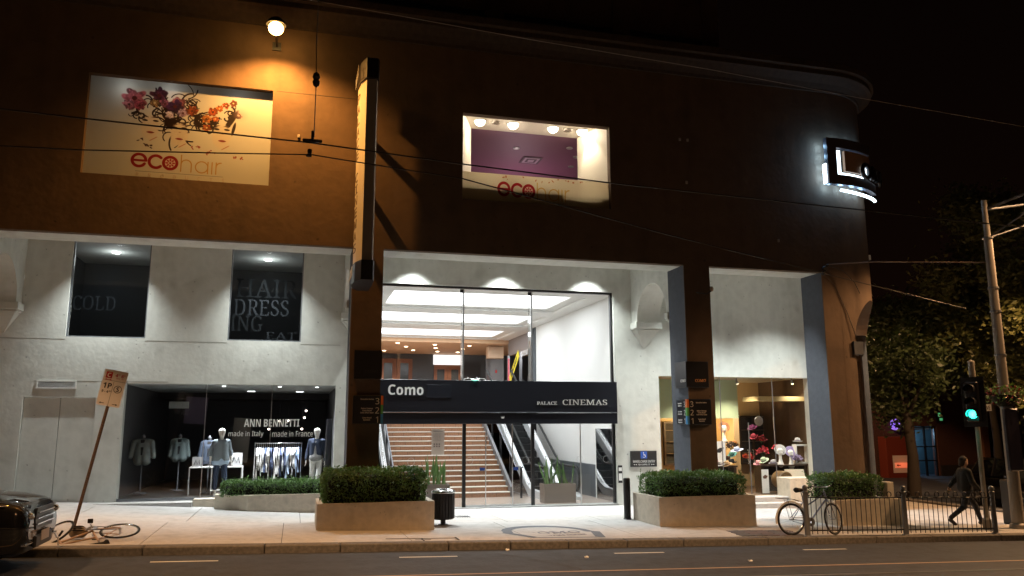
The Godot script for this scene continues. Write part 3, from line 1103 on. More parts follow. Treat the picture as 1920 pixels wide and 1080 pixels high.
func shopfronts() -> void:
	# downlights in the colonnade ceiling, each set a little before the wall
	var spots := [
		[-4.76, 0.6, "before the window with faint COLD lettering"], [-0.89, 0.6, "before the window with faint HAIR DRESSING lettering"],
		[3.05, 0.57, "leftmost of three over the glass entrance"], [5.70, 0.57, "middle of three over the glass entrance"], [8.30, 0.57, "rightmost of three over the glass entrance"],
		[11.4, 2.3, "behind the column with the directory board"], [14.45, 2.3, "over the hat shop near the corner column"]]
	for s in spots:
		var at := Vector3(s[0], 6.948, ZW + s[1])
		var t := thing("downlight", "round recessed ceiling downlight " + s[2], "ceiling light", at, 0, "downlights along the colonnade")
		var ring := Mb.new()
		ring.lathe([[0.10, -0.012], [0.10, 0.0], [0.075, 0.0], [0.075, -0.012], [0.10, -0.012]])
		part("trim_ring", ring, M.white, t)
		var disc := Mb.new()
		disc.lathe([[0.0001, -0.004], [0.073, -0.004], [0.073, -0.002]])
		part("lens", disc, M.lamp_cool, t)
		spot(at + Vector3(0, -0.03, 0), at + Vector3(0, -5, 0), 30.0 if s[1] > 1 else (27.0 if s[0] > 2 else 25.0), lc(COOL), 53.0 if s[1] > 1 else 49.5, 0.6 if s[1] > 1 else 1.0, 0.06)
		if s[0] > 2 or s[0] > -1: spot(at + Vector3(0, -0.03, 0), at + Vector3(0, -5, 1.2), 17.0 if s[0] > 2 else 12.0, lc(COOL), 40.0, 1.0, 0.06)
	# upper shop windows on the left: pane, lettering on the glass, a dim room behind
	var wins := [[-5.69, -3.83, "COLD"], [-1.83, 0.055, ""]]
	for w in wins:
		var fr := Mb.new()
		for e in [[w[0], w[0] + 0.035], [w[1] - 0.035, w[1]]]:
			fr.span(Vector3(e[0], 4.365, ZW - 0.14), Vector3(e[1], 6.94, ZW - 0.06))
		fr.span(Vector3(w[0] + 0.035, 4.365, ZW - 0.14), Vector3(w[1] - 0.035, 4.4, ZW - 0.06))
		var wn := part("window", fr, M.grey_metal, centre_root)
		var p := Mb.new()
		p.quad(Vector3(w[0] + 0.035, 4.4, ZW - 0.1), Vector3(w[1] - 0.035, 4.4, ZW - 0.1), Vector3(w[1] - 0.035, 6.94, ZW - 0.1), Vector3(w[0] + 0.035, 6.94, ZW - 0.1))
		part("pane", p, M.shop_glass, wn)
		var faint := dim(0.024, 0.027, 0.031)
		var mx: float = (w[0] + w[1]) / 2
		if w[2] == "COLD":
			text("lettering", "COLD", 1.0, 0.38, dim(0.008, 0.009, 0.0105), wn, Vector3(mx - 0.35, 5.25, ZW - 0.094), Basis.IDENTITY, true)
		else:
			text("lettering", "HAIR", 1.6, 0.5, dim(0.009, 0.010, 0.011), wn, Vector3(mx, 5.80, ZW - 0.094), Basis.IDENTITY, true)
			text("lettering", "DRESS", 1.42, 0.44, faint, wn, Vector3(mx - 0.12, 5.28, ZW - 0.094), Basis.IDENTITY, true)
			text("lettering", "ING", 0.82, 0.42, dim(0.016, 0.018, 0.02), wn, Vector3(mx - 0.48, 4.84, ZW - 0.094), Basis.IDENTITY, true)
			text("lettering", "EAT", 0.8, 0.2, faint, wn, Vector3(mx + 0.42, 4.52, ZW - 0.094), Basis.IDENTITY, true)
	var room := Mb.new()
	room.span(Vector3(-6.2, 4.2, -10.6), Vector3(0.6, 7.0, -10.5))
	room.span(Vector3(-6.3, 4.2, -10.6), Vector3(-6.2, 7.0, -7.41))
	room.span(Vector3(0.6, 4.2, -10.6), Vector3(0.7, 7.0, -7.41))
	room.span(Vector3(-6.3, 4.1, -10.6), Vector3(0.7, 4.2, -7.41))
	solo("upper_shop_wall", room, M.dark, "near-black room behind the two upper shop windows", "wall", "", "structure")
	var rc := Mb.new()
	rc.span(Vector3(-6.2, 6.9, -10.48), Vector3(0.6, 7.0, -7.41))
	solo("upper_shop_ceiling", rc, mat(0.34, 0.36, 0.35), "grey ceiling seen through the upper shop windows", "ceiling", "", "structure")
	for x: float in [-5.0, -0.95]:
		var t := thing("ceiling_light", "small round ceiling lamp behind the upper window, " + ("far left one" if x < -3 else "one behind the HAIR DRESSING lettering"), "ceiling light", Vector3(x, 6.895, -8.65), 0, "lamps behind the upper shop windows")
		var disc := Mb.new()
		disc.lathe([[0.0001, -0.02], [0.10, -0.02], [0.11, 0.0]])
		part("lens", disc, M.lamp_cool, t)
		omni(Vector3(x, 6.62, -8.6), 0.35, lc(COOL), 0.05)

	# the glass front of the entrance
	var g := thing("entrance_glazing", "tall frameless glass entrance front with sliding doors below a dark sign", "glass front")
	var z := ZW - 0.14
	for e in [[1.9, 4.56], [4.56, 6.60], [6.60, 9.06]]:
		var p := Mb.new()
		p.quad(Vector3(e[0], 3.3, z), Vector3(e[1], 3.3, z), Vector3(e[1], 6.03, z), Vector3(e[0], 6.03, z))
		part("upper_pane", p, M.glass, g)
	for x: float in [4.56, 6.60]:
		var fin := Mb.new()
		fin.span(Vector3(x - 0.02, 3.3, z - 0.3), Vector3(x + 0.02, 6.03, z - 0.012))
		part("glass_fin", fin, glass(0.25, 0.3, 0.34, 0.33), g)
		var strip := Mb.new()
		strip.span(Vector3(x - 0.022, 3.3, z - 0.01), Vector3(x + 0.022, 6.03, z + 0.012))
		part("joint_strip", strip, M.steel, g)
		var cl := Mb.new()
		cl.box(Vector3(x - 0.06, 5.96, z + 0.02), Vector3(0.1, 0.1, 0.02))
		part("clamp", cl, M.dark_metal, g)
	var head := Mb.new()
	head.span(Vector3(1.9, 6.03, z - 0.04), Vector3(9.13, 6.088, z + 0.06))
	part("head_frame", head, M.black, g)
	var jamb := Mb.new()
	jamb.span(Vector3(9.06, -0.11, z - 0.04), Vector3(9.128, 6.03, z + 0.06))
	part("jamb_frame", jamb, M.black, g)
	for e in [[1.9, 4.56], [4.65, 5.22], [5.24, 6.0], [6.02, 6.56], [6.66, 8.05], [8.07, 9.05]]:
		var p := Mb.new()
		p.quad(Vector3(e[0], -0.09, z), Vector3(e[1], -0.09, z), Vector3(e[1], 2.3, z), Vector3(e[0], 2.3, z))
		part("lower_pane", p, M.glass, g)
	for x: float in [4.605, 6.61]:
		var m := Mb.new()
		m.span(Vector3(x - 0.05, -0.10, z - 0.04), Vector3(x + 0.045, 2.3, z + 0.04))
		part("mullion", m, M.black, g)
	for x: float in [5.23, 6.01, 8.06]:
		var m := Mb.new()
		m.span(Vector3(x - 0.012, -0.10, z - 0.015), Vector3(x + 0.012, 2.3, z + 0.015))
		part("door_edge", m, M.steel, g)
	for e in [[4.65, 5.2], [5.25, 5.98], [6.03, 6.55]]:
		var m := Mb.new()
		m.span(Vector3(e[0], -0.105, z - 0.02), Vector3(e[1], -0.05, z + 0.02))
		part("bottom_rail", m, M.steel, g)
	for x: float in [5.13, 6.11]:
		var s := Mb.new()
		s.box(Vector3(x, 0.92, z + 0.006), Vector3(0.15, 0.085, 0.004))
		part("sticker", s, mat(0.03, 0.07, 0.30), g)
	var rr := Mb.new()
	for i in 9:
		var pts := []
		for k in 13:
			pts.append(Vector3(2.3 + i * 0.82 + cos(TAU * k / 12) * 0.1, 1.15 + sin(TAU * k / 12) * 0.1, z + 0.006))
		if i % 2 == 1 or i > 4: rr.tube(pts, 0.004, 4, false)
	part("safety_mark", rr, mat(0.45, 0.45, 0.45), g).set_meta("kind", "stuff")
	var th := Mb.new()
	th.span(Vector3(1.9, -0.14, -7.4), Vector3(9.13, -0.102, ZW + 0.1))
	solo("threshold", th, mat(0.30, 0.30, 0.29, 0.5), "pale stone threshold under the glass doors", "floor", "", "structure")


func hall() -> void:
	var wallm: Material = M.white_wall
	var rw := Mb.new()
	rw.span(Vector3(9.3, -0.2, -15.8), Vector3(9.5, 7.0, -7.41))
	rw.span(Vector3(9.13, -0.2, -7.41), Vector3(9.3, 6.6, -7.3))
	solo("hall_wall", rw, wallm, "plain white side wall of the bright entrance hall", "wall", "", "structure")
	var lw := Mb.new()
	lw.span(Vector3(1.6, -0.2, -27), Vector3(1.8, 7.0, -7.41))
	solo("hall_wall", lw, wallm, "side wall of the entrance hall behind the brown column", "wall", "", "structure")
	var fl := Mb.new()
	fl.span(Vector3(1.8, -0.3, -18), Vector3(9.3, -0.115, -7.402))
	solo("hall_floor", fl, mat(0.44, 0.36, 0.30, 0.18), "polished tan stone floor of the entrance hall", "floor", "", "structure")
	var uf := Mb.new()
	uf.span(Vector3(1.8, 2.9, -27), Vector3(14, 3.2, -16.95))
	solo("upper_hall_floor", uf, mat(0.36, 0.26, 0.2, 0.4), "upper landing floor at the head of the stairs", "floor", "", "structure")
	# ceiling with three lit coffers
	var hol := [[2.72, 8.32, 8.55, 11.25], [2.72, 8.42, 13.1, 15.5], [2.72, 8.55, 17.85, 20.3]]
	var rim := 0.38
	var cm := Mb.new()
	var outer := hol.map(func(h): return [h[0] - rim, h[1] + rim, h[2] - rim, h[3] + rim])
	cm.wall(1.8, 9.3, 7.4, 15.9, 0, 0.1, [outer[0], [outer[1][0], outer[1][1], outer[1][2], 15.88]])
	cm.wall(1.8, 14.0, 15.9, 20.9, 0, 0.1, [outer[2]])
	for i in cm.V.size():
		cm.V[i] = Vector3(cm.V[i].x, 6.07 - cm.V[i].z, -cm.V[i].y)
		cm.N[i] = Vector3(cm.N[i].x, -cm.N[i].z, -cm.N[i].y)
	solo("hall_ceiling", cm, wallm, "white hall ceiling stepped round three lit coffers", "ceiling", "", "structure")
	var names := ["closest to the glass front", "second one in", "deepest one in, above the landing"]
	for i in 3:
		var h: Array = hol[i]
		var g: Array = outer[i]
		var t := thing("ceiling_light", "large glowing ceiling coffer " + names[i], "ceiling light", Vector3((h[0] + h[1]) / 2, 6.07, -(h[2] + h[3]) / 2), 0, "glowing coffers in the hall ceiling")
		var o := t.position
		var st := Mb.new()
		for e in [[h, 0.0905, 0.13]]:
			var q: Array = e[0]
			var a := Vector3(q[0], 6.07 + e[1], -q[2]) - o
			var b := Vector3(q[1], 6.07 + e[1], -q[2]) - o
			var c := Vector3(q[1], 6.07 + e[1], -q[3]) - o
			var d := Vector3(q[0], 6.07 + e[1], -q[3]) - o
			var u := Vector3(0, e[2] - e[1], 0)
			st.quad(a, b, b + u, a + u); st.quad(c, d, d + u, c + u); st.quad(b, c, c + u, b + u); st.quad(d, a, a + u, d + u)
		var lip := Mb.new()
		lip.wall(g[0], g[1], g[2], g[3], 0, 0.02, [h])
		for k in lip.V.size():
			lip.V[k] = Vector3(lip.V[k].x, 6.14 - lip.V[k].z, -lip.V[k].y) - o
			lip.N[k] = Vector3(lip.N[k].x, -lip.N[k].z, -lip.N[k].y)
		part("surround", st, wallm, t)
		part("lip", lip, wallm, t)
		var pn := Mb.new()
		pn.span(Vector3(h[0], 6.20, -h[3]) - o, Vector3(h[1], 6.22, -h[2]) - o)
		part("light_panel", pn, glow(0.96, 0.98, 1.0, 2.4), t)
		area(Vector3(o.x, 6.185, o.z), 20.0, L(0.84, 0.93, 1.0), h[1] - h[0] - 0.2, h[3] - h[2] - 0.2, Vector3(-PI / 2, 0, 0))
	# the lower tan ceiling beyond
	var oc := Mb.new()
	oc.span(Vector3(1.8, 5.9, -27), Vector3(14, 6.1, -20.9))
	solo("landing_ceiling", oc, mat(0.62, 0.40, 0.24, 0.7), "tan lower ceiling over the upper landing", "ceiling", "", "structure")
	var bw := Mb.new()
	bw.span(Vector3(1.8, 3.2, -27.2), Vector3(14, 6.1, -27))
	bw.span(Vector3(13.8, 3.2, -27), Vector3(14, 6.1, -15.81))
	solo("landing_wall", bw, mat(0.05, 0.05, 0.055, 0.3), "dark polished wall at the back of the upper landing", "wall", "", "structure")
	var k := 0
	for e in [[4.4, -21.6], [5.0, -23.2], [5.6, -25.0], [6.2, -22.0], [6.5, -23.6], [6.9, -25.4], [4.2, -25.5], [7.9, -22.2], [7.9, -23.8], [8.0, -25.6]]:
		var t := thing("ceiling_light", "small round downlight in the tan landing ceiling, %s" % ["front row on the left", "second row on the left", "deepest row left of centre", "front row in the middle", "second row in the middle", "deepest row in the middle", "deepest row at far left", "front row on the right", "second row on the right", "deepest row on the right"][k], "ceiling light", Vector3(e[0], 5.898, e[1]), 0, "round downlights in the tan ceiling")
		var disc := Mb.new()
		disc.lathe([[0.0001, -0.01], [0.075, -0.01], [0.09, 0.0]], Vector3.ZERO, Basis.IDENTITY, 10)
		part("lens", disc, M.lamp_warm, t)
		if k % 3 == 0:
			spot(t.position + Vector3(0, -0.05, 0), t.position + Vector3(0, -3, 0), 5.0, L(1.0, 0.85, 0.68), 62, 0.5)
		k += 1
	# landing doors and fittings against the back wall
	for e in [[4.15, 5.85, "pair of red timber doors with dark glass at far left of landing"], [6.98, 8.5, "pair of red timber doors under a bright white panel"]]:
		var t := thing("timber_doors", e[2], "doors", Vector3((e[0] + e[1]) / 2, 3.2, -26.98), 0, "timber doors on the landing")
		var w: float = e[1] - e[0]
		var top := 2.42 if e[0] < 5 else 2.12
		for s: float in [-1, 1]:
			var d := Mb.new()
			d.wall(minf(0.0, s * w / 2) + 0.01, maxf(0.0, s * w / 2) - 0.01, 0.0, top, 0.06, 0.05, [[s * w / 4 - w * 0.13, s * w / 4 + w * 0.13, 0.4, top - 0.22]])
			var dd := part("door", d, M.wood, t)
			var gl := Mb.new()
			gl.box(Vector3(s * w / 4, (0.4 + top - 0.22) / 2, 0.03), Vector3(w * 0.26, top - 0.62, 0.02))
			part("glass", gl, mat(0.06, 0.065, 0.07, 0.1), dd)
	var wp := Mb.new()
	wp.rbox(Vector3(7.73, 5.6, -26.9), Vector3(1.56, 0.52, 0.15), 0.01)
	solo("light_box", wp, glow(1, 1, 1, 1.1), "bright white panel above the landing doors", "light box")
	var bx := Mb.new()
	bx.rbox(Vector3(9.1, 5.58, -22), Vector3(0.75, 0.56, 0.5), 0.015)
	solo("bulkhead_sign", bx, mat(0.62, 0.46, 0.32), "tan box hanging under the landing ceiling", "box")
	var gd := thing("grey_door", "grey lift door beside the tan box on the landing", "door", Vector3(9.35, 3.2, -23))
	var gdm := Mb.new()
	gdm.rbox(Vector3(0, 1.1, 0), Vector3(0.9, 2.2, 0.08), 0.01)
	part("leaf", gdm, mat(0.16, 0.16, 0.17, 0.4), gd)
	var rl := Mb.new()
	rl.box(Vector3(0.05, 1.55, 0.05), Vector3(0.08, 0.14, 0.02))
	part("red_notice", rl, mat(0.6, 0.05, 0.05), gd)
	# upper shop fronts along the landing's side
	var us := thing("upstairs_shop", "glass shop front upstairs with a yellow sale banner", "shop front")
	var back := Mb.new()
	back.span(Vector3(9.5, 5.35, -21), Vector3(9.6, 6.1, -15.85))
	part("fascia", back, mat(0.20, 0.17, 0.16, 0.5), us)
	for z: float in [-21.0, -18.9, -17.4, -16.0]:
		var frm := Mb.new()
		frm.span(Vector3(9.45, 3.2, z), Vector3(9.55, 5.35, z + 0.12))
		part("frame_post", frm, M.grey_metal, us)
	var inn := Mb.new()
	inn.span(Vector3(10.6, 3.2, -21), Vector3(10.7, 5.35, -15.85))
	part("display_wall", inn, mat(0.5, 0.52, 0.55, 0.6), us)
	var shelf := Mb.new()
	for i in 26:
		shelf.box(Vector3(10.2 + rng.randf() * 0.2, 3.5 + rng.randf() * 1.1, -20.8 + i * 0.19), Vector3(0.1, rng.randf_range(0.3, 0.7), 0.14))
	part("stock", shelf, mat(0.08, 0.08, 0.1), us)
	var ban := Mb.new()
	ban.box(Vector3(9.44, 4.75, -19.7), Vector3(0.02, 0.34, 1.9), Basis(Vector3.RIGHT, -0.62))
	part("banner", ban, mat(0.75, 0.62, 0.04), us)
	text("lettering", "50% SALE", 1.3, 0.2, M.black, us, Vector3(9.42, 4.75, -19.7), Basis(Vector3.RIGHT, -0.62) * Basis(Vector3.UP, -PI / 2), false, true)
	var pink := Mb.new()
	pink.span(Vector3(9.43, 3.6, -20.8), Vector3(9.445, 5.2, -20.55))
	part("pink_strip", pink, mat(0.7, 0.15, 0.2), us)
	text("lettering", "QUEENS", 1.1, 0.26, M.white, us, Vector3(9.43, 5.2, -18.0), Basis(Vector3.UP, -PI / 2), false, true)
	var pill := Mb.new()
	pill.span(Vector3(9.26, 3.2, -16.4), Vector3(9.5, 6.1, -15.81))
	part("poster_pillar", pill, stucco(0.3, 0.34, 0.38, noise(0.05, 0.05, 1.0, 77, 256), null, 3.0), us)
	omni(Vector3(10.1, 5.2, -18.5), 3.0, L(1, 0.97, 0.92), 0.1)

	# staircase
	var st := thing("staircase", "broad flight of terracotta steps with pale nosings inside the entrance", "staircase", Vector3(0, -0.115, -10.3))
	var rise := 0.157
	var tread := 0.292
	for i in 21:
		var x0 := 3.15 if i > 0 else 2.9
		var x1 := 6.75
		var y := rise * i
		var z := -tread * i
		var b := Mb.new()
		b.span(Vector3(x0, y, z - tread - 0.03), Vector3(x1, y + rise - 0.03, z))
		var s := part("step", b, M.tile, st)
		var nb := Mb.new()
		nb.rbox(Vector3((x0 + x1) / 2, y + rise - 0.0145, z - tread / 2 + 0.0), Vector3(x1 - x0, 0.029, tread + 0.03), 0.005)
		part("nosing", nb, M.nosing, s)
		if i < 17:
			for j in 9:
				var jb := Mb.new()
				jb.box(Vector3(x0 + 0.2 + j * 0.4 + (0.2 if i % 2 else 0.0), y + rise / 2 - 0.015, z + 0.001), Vector3(0.006, rise - 0.034, 0.006))
				if x0 + 0.2 + j * 0.4 + 0.2 < x1: part("tile_joint", jb, M.dark, s)
	var sg := Mb.new()
	for x: float in [6.752, 3.05]:
		sg.prism(PackedVector2Array([Vector2(-0.05, -0.01), Vector2(0.3, -0.01), Vector2(6.2, 2.95), Vector2(6.2, 3.6), Vector2(-0.05, 0.30)]), x, x + 0.09, Transform3D(Basis(Vector3(0, 0, -1), Vector3.UP, Vector3(1, 0, 0)), Vector3.ZERO))
	part("stringer", sg, mat(0.17, 0.17, 0.18, 0.35, 0.3), st).set_meta("kind", "stuff")
	# hand rails
	for e in [[6.95, "dark steel handrail beside the escalator, on posts"], [3.0, "dark steel handrail on the side of the stairs by the brown column"]]:
		var t := thing("handrail", e[1], "handrail", Vector3(e[0], -0.115, -10.3), 0, "handrails of the staircase")
		var pts := []
		for i in 8:
			var y := 0.95 + rise / tread * i * 0.85
			pts.append(Vector3(0, y, -i * 0.85))
		pts.push_front(Vector3(0, 0.95, 0.75))
		var r := Mb.new()
		r.tube(pts, 0.026)
		part("rail", r, M.grey_metal, t)
		for i in 5:
			var pm := Mb.new()
			var zz := 0.6 - i * 1.3
			var gy0 := maxf(0.0, -zz) * rise / tread
			pm.span(Vector3(-0.03, gy0 - 0.02, zz - 0.03), Vector3(0.03, gy0 + 0.93, zz + 0.03))
			part("post", pm, M.black, t)
	# escalators
	escalator(7.35, 8.55, "escalator on the right of the stairs with glass sides and pale skirts")
	escalator(1.95, 2.95, "escalator behind the brown column, left of the stairs")
	var dado := Mb.new()
	dado.span(Vector3(9.27, -0.115, -15.8), Vector3(9.298, 0.9, -7.45))
	solo("dado_panel", dado, mat(0.10, 0.11, 0.12, 0.3), "dark grey dado panel along the white hall wall", "wall panel", "", "structure")
	# a mirror-like glass panel on the right wall
	var mg := thing("glass_door", "framed glass side door in the white hall wall reflecting the stairs", "door", Vector3(9.24, -0.115, -8.35))
	var fr := Mb.new()
	for e in [[-0.75, -0.70, 0.0, 2.2], [0.70, 0.75, 0.0, 2.2], [-0.70, 0.70, 2.14, 2.2]]:
		fr.span(Vector3(-0.02, e[2], e[0]), Vector3(0.03, e[3], e[1]))
	part("frame", fr, M.white, mg)
	var pan := Mb.new()
	pan.box(Vector3(0.0, 1.07, 0), Vector3(0.02, 2.13, 1.4))
	part("pane", pan, mat(0.42, 0.42, 0.42, 0.04, 1.0), mg)
	# poster on the stairs side of the glass
	var po := thing("opening_hours_poster", "pale paper poster stuck on the entrance glass before the stairs", "poster", Vector3(3.86, 1.68, ZW - 0.13))
	var pp := Mb.new()
	pp.box(Vector3.ZERO, Vector3(0.36, 0.70, 0.003))
	part("sheet", pp, mat(0.62, 0.52, 0.45, 0.7), po)
	text("lettering", "Opening Hours", 0.28, 0.04, M.dark, po, Vector3(0, 0.29, 0.004))
	for i in 6:
		text("lettering", ["Monday 9am - 6pm", "Tuesday 9am - 6pm", "Friday 9am - 9pm", "Saturday 9am - 6pm", "Sunday 10am - 5pm", "Car park open daily"][i], 0.22, 0.018, mat(0.2, 0.16, 0.14), po, Vector3(-0.03, 0.22 - i * 0.035, 0.004))
	for i in 6:
		var d := Mb.new()
		d.box(Vector3(-0.1 + (i % 3) * 0.07, -0.06 - (i / 3) * 0.06, 0.004), Vector3(0.04, 0.035, 0.003))
		part("symbol", d, mat(0.2, 0.15, 0.13), po)
	# pots with upright plants
	sword_plant(Vector3(7.6, -0.115, -8.0), 0.98, 0.55, "grey square pot of tall sword-leaved plants right of the sliding doors")
	sword_plant(Vector3(3.95, -0.115, -8.0), 0.75, 0.60, "brown square pot of tall sword-leaved plants behind the bin")


func sword_plant(at: Vector3, w: float, h: float, label: String) -> void:
	var t := thing("potted_plant", label, "plant", at, 0, "sword plants in the entrance hall")
	var p := Mb.new()
	p.wall(-w / 2, w / 2, -w / 4, w / 4, 0, 0.06, [[-w / 2 + 0.03, w / 2 - 0.03, -w / 4 + 0.03, w / 4 - 0.03]])
	for i in p.V.size():
		p.V[i] = Vector3(p.V[i].x, h + p.V[i].z, -p.V[i].y); p.N[i] = Vector3(p.N[i].x, p.N[i].z, -p.N[i].y)
	p.span(Vector3(-w / 2 + 0.004, 0, -w / 4 + 0.004), Vector3(w / 2 - 0.004, h - 0.05, w / 4 - 0.004))
	part("pot", p, mat(0.16, 0.125, 0.10, 0.5), t)
	for i in 22:
		var lf := Mb.new()
		var b := Vector3(rng.randf_range(-w / 2 + 0.1, w / 2 - 0.1), h - 0.06, rng.randf_range(-w / 5, w / 5))
		var tip := b + Vector3(rng.randfn(0, 0.10), rng.randf_range(0.45, 0.95), rng.randfn(0, 0.08))
		var side := Vector3(rng.randf_range(-1, 1), 0, rng.randf_range(-1, 1)).normalized() * 0.035
		var mid := b.lerp(tip, 0.55) + Vector3(rng.randfn(0, 0.02), 0, 0)
		var nrm := side.cross(Vector3.UP).normalized() * 0.012
		lf.tint = green(rng.randf() * 0.6)
		for s: float in [-1.0, 1.0]:
			lf.quad(b + side * 0.7 * s, b + nrm, mid + nrm, mid + side * s)
			lf.flat(mid + side * s, mid + nrm, tip)
		part("sword_leaf", lf, M.leaf, t)


func escalator(x0: float, x1: float, label: String) -> void:
	var t := thing("escalator", label, "escalator", Vector3((x0 + x1) / 2, -0.115, -9.4), 0, "escalators beside the stairs")
	var hw := (x1 - x0) / 2
	var slope := tan(deg_to_rad(29.0))
	var y := func(z: float) -> float:
		return maxf(0.0, -(z + 1.0)) * slope + 0.02
	for i in 14:
		var zz := -1.0 - i * 0.4
		var s := Mb.new()
		s.box(Vector3(0, y.call(zz) - 0.1, zz - 0.2), Vector3(hw * 2 - 0.34, 0.21, 0.4))
		var sp := part("step", s, M.dark_metal, t)
		var ln := Mb.new()
		ln.box(Vector3(0, y.call(zz) + 0.006, zz - 0.015), Vector3(hw * 2 - 0.36, 0.008, 0.03))
		part("edge_strip", ln, mat(0.25, 0.25, 0.26), sp)
	for sd: float in [-1.0, 1.0]:
		var x := sd * (hw - 0.09)
		var sk := Mb.new()
		var poly := PackedVector2Array([Vector2(-0.9, 0.0), Vector2(0.9, 0.0), Vector2(7.2, y.call(-7.2) - 0.1), Vector2(7.2, y.call(-7.2) + 0.42), Vector2(1.1, 0.36), Vector2(0.7, 0.24), Vector2(-0.7, 0.2), Vector2(-0.9, 0.1)])
		sk.prism(poly, x - 0.08, x + 0.08, Transform3D(Basis(Vector3(0, 0, -1), Vector3.UP, Vector3(1, 0, 0)), Vector3.ZERO))
		part("skirt", sk, mat(0.66, 0.67, 0.68, 0.3, 0.2), t)
		var cl := Mb.new()
		cl.prism(PackedVector2Array([Vector2(-0.85, -0.0), Vector2(7.2, 0.0), Vector2(7.2, y.call(-7.2) - 0.104), Vector2(0.9, -0.004)]), x + sd * 0.05 - 0.02, x + sd * 0.05 + 0.02, Transform3D(Basis(Vector3(0, 0, -1), Vector3.UP, Vector3(1, 0, 0)), Vector3.ZERO))
		part("cladding", cl, mat(0.24, 0.25, 0.26, 0.3, 0.4), t)
		var gl := Mb.new()
		gl.quad(Vector3(x, 0.22, 0.6), Vector3(x, 0.36, -1.1), Vector3(x, 1.0, -1.1), Vector3(x, 0.9, 0.6))
		gl.quad(Vector3(x, 0.36, -1.1), Vector3(x, y.call(-7.2) + 0.42, -7.2), Vector3(x, y.call(-7.2) + 1.0, -7.2), Vector3(x, 1.0, -1.1))
		part("glass_side", gl, M.glass, t)
		var pts := []
		for i in 9:
			var a := PI / 2 + PI * i / 8
			pts.append(Vector3(x, 0.62 + sin(a) * 0.36, 0.62 - cos(a) * 0.3))
		pts.reverse()
		pts.append_array([Vector3(x, 0.98, -0.2), Vector3(x, 1.02, -1.0), Vector3(x, y.call(-7.2) + 1.02, -7.2)])
		var hr := Mb.new()
		hr.tube(pts, 0.04, 8)
		part("hand_belt", hr, M.rubber, t)
		var tr := Mb.new()
		tr.tube([Vector3(x, 0.36 + 0.01, -1.1), Vector3(x, y.call(-7.2) + 0.44, -7.2)], 0.022, 6)
		part("trim", tr, M.chrome, t)


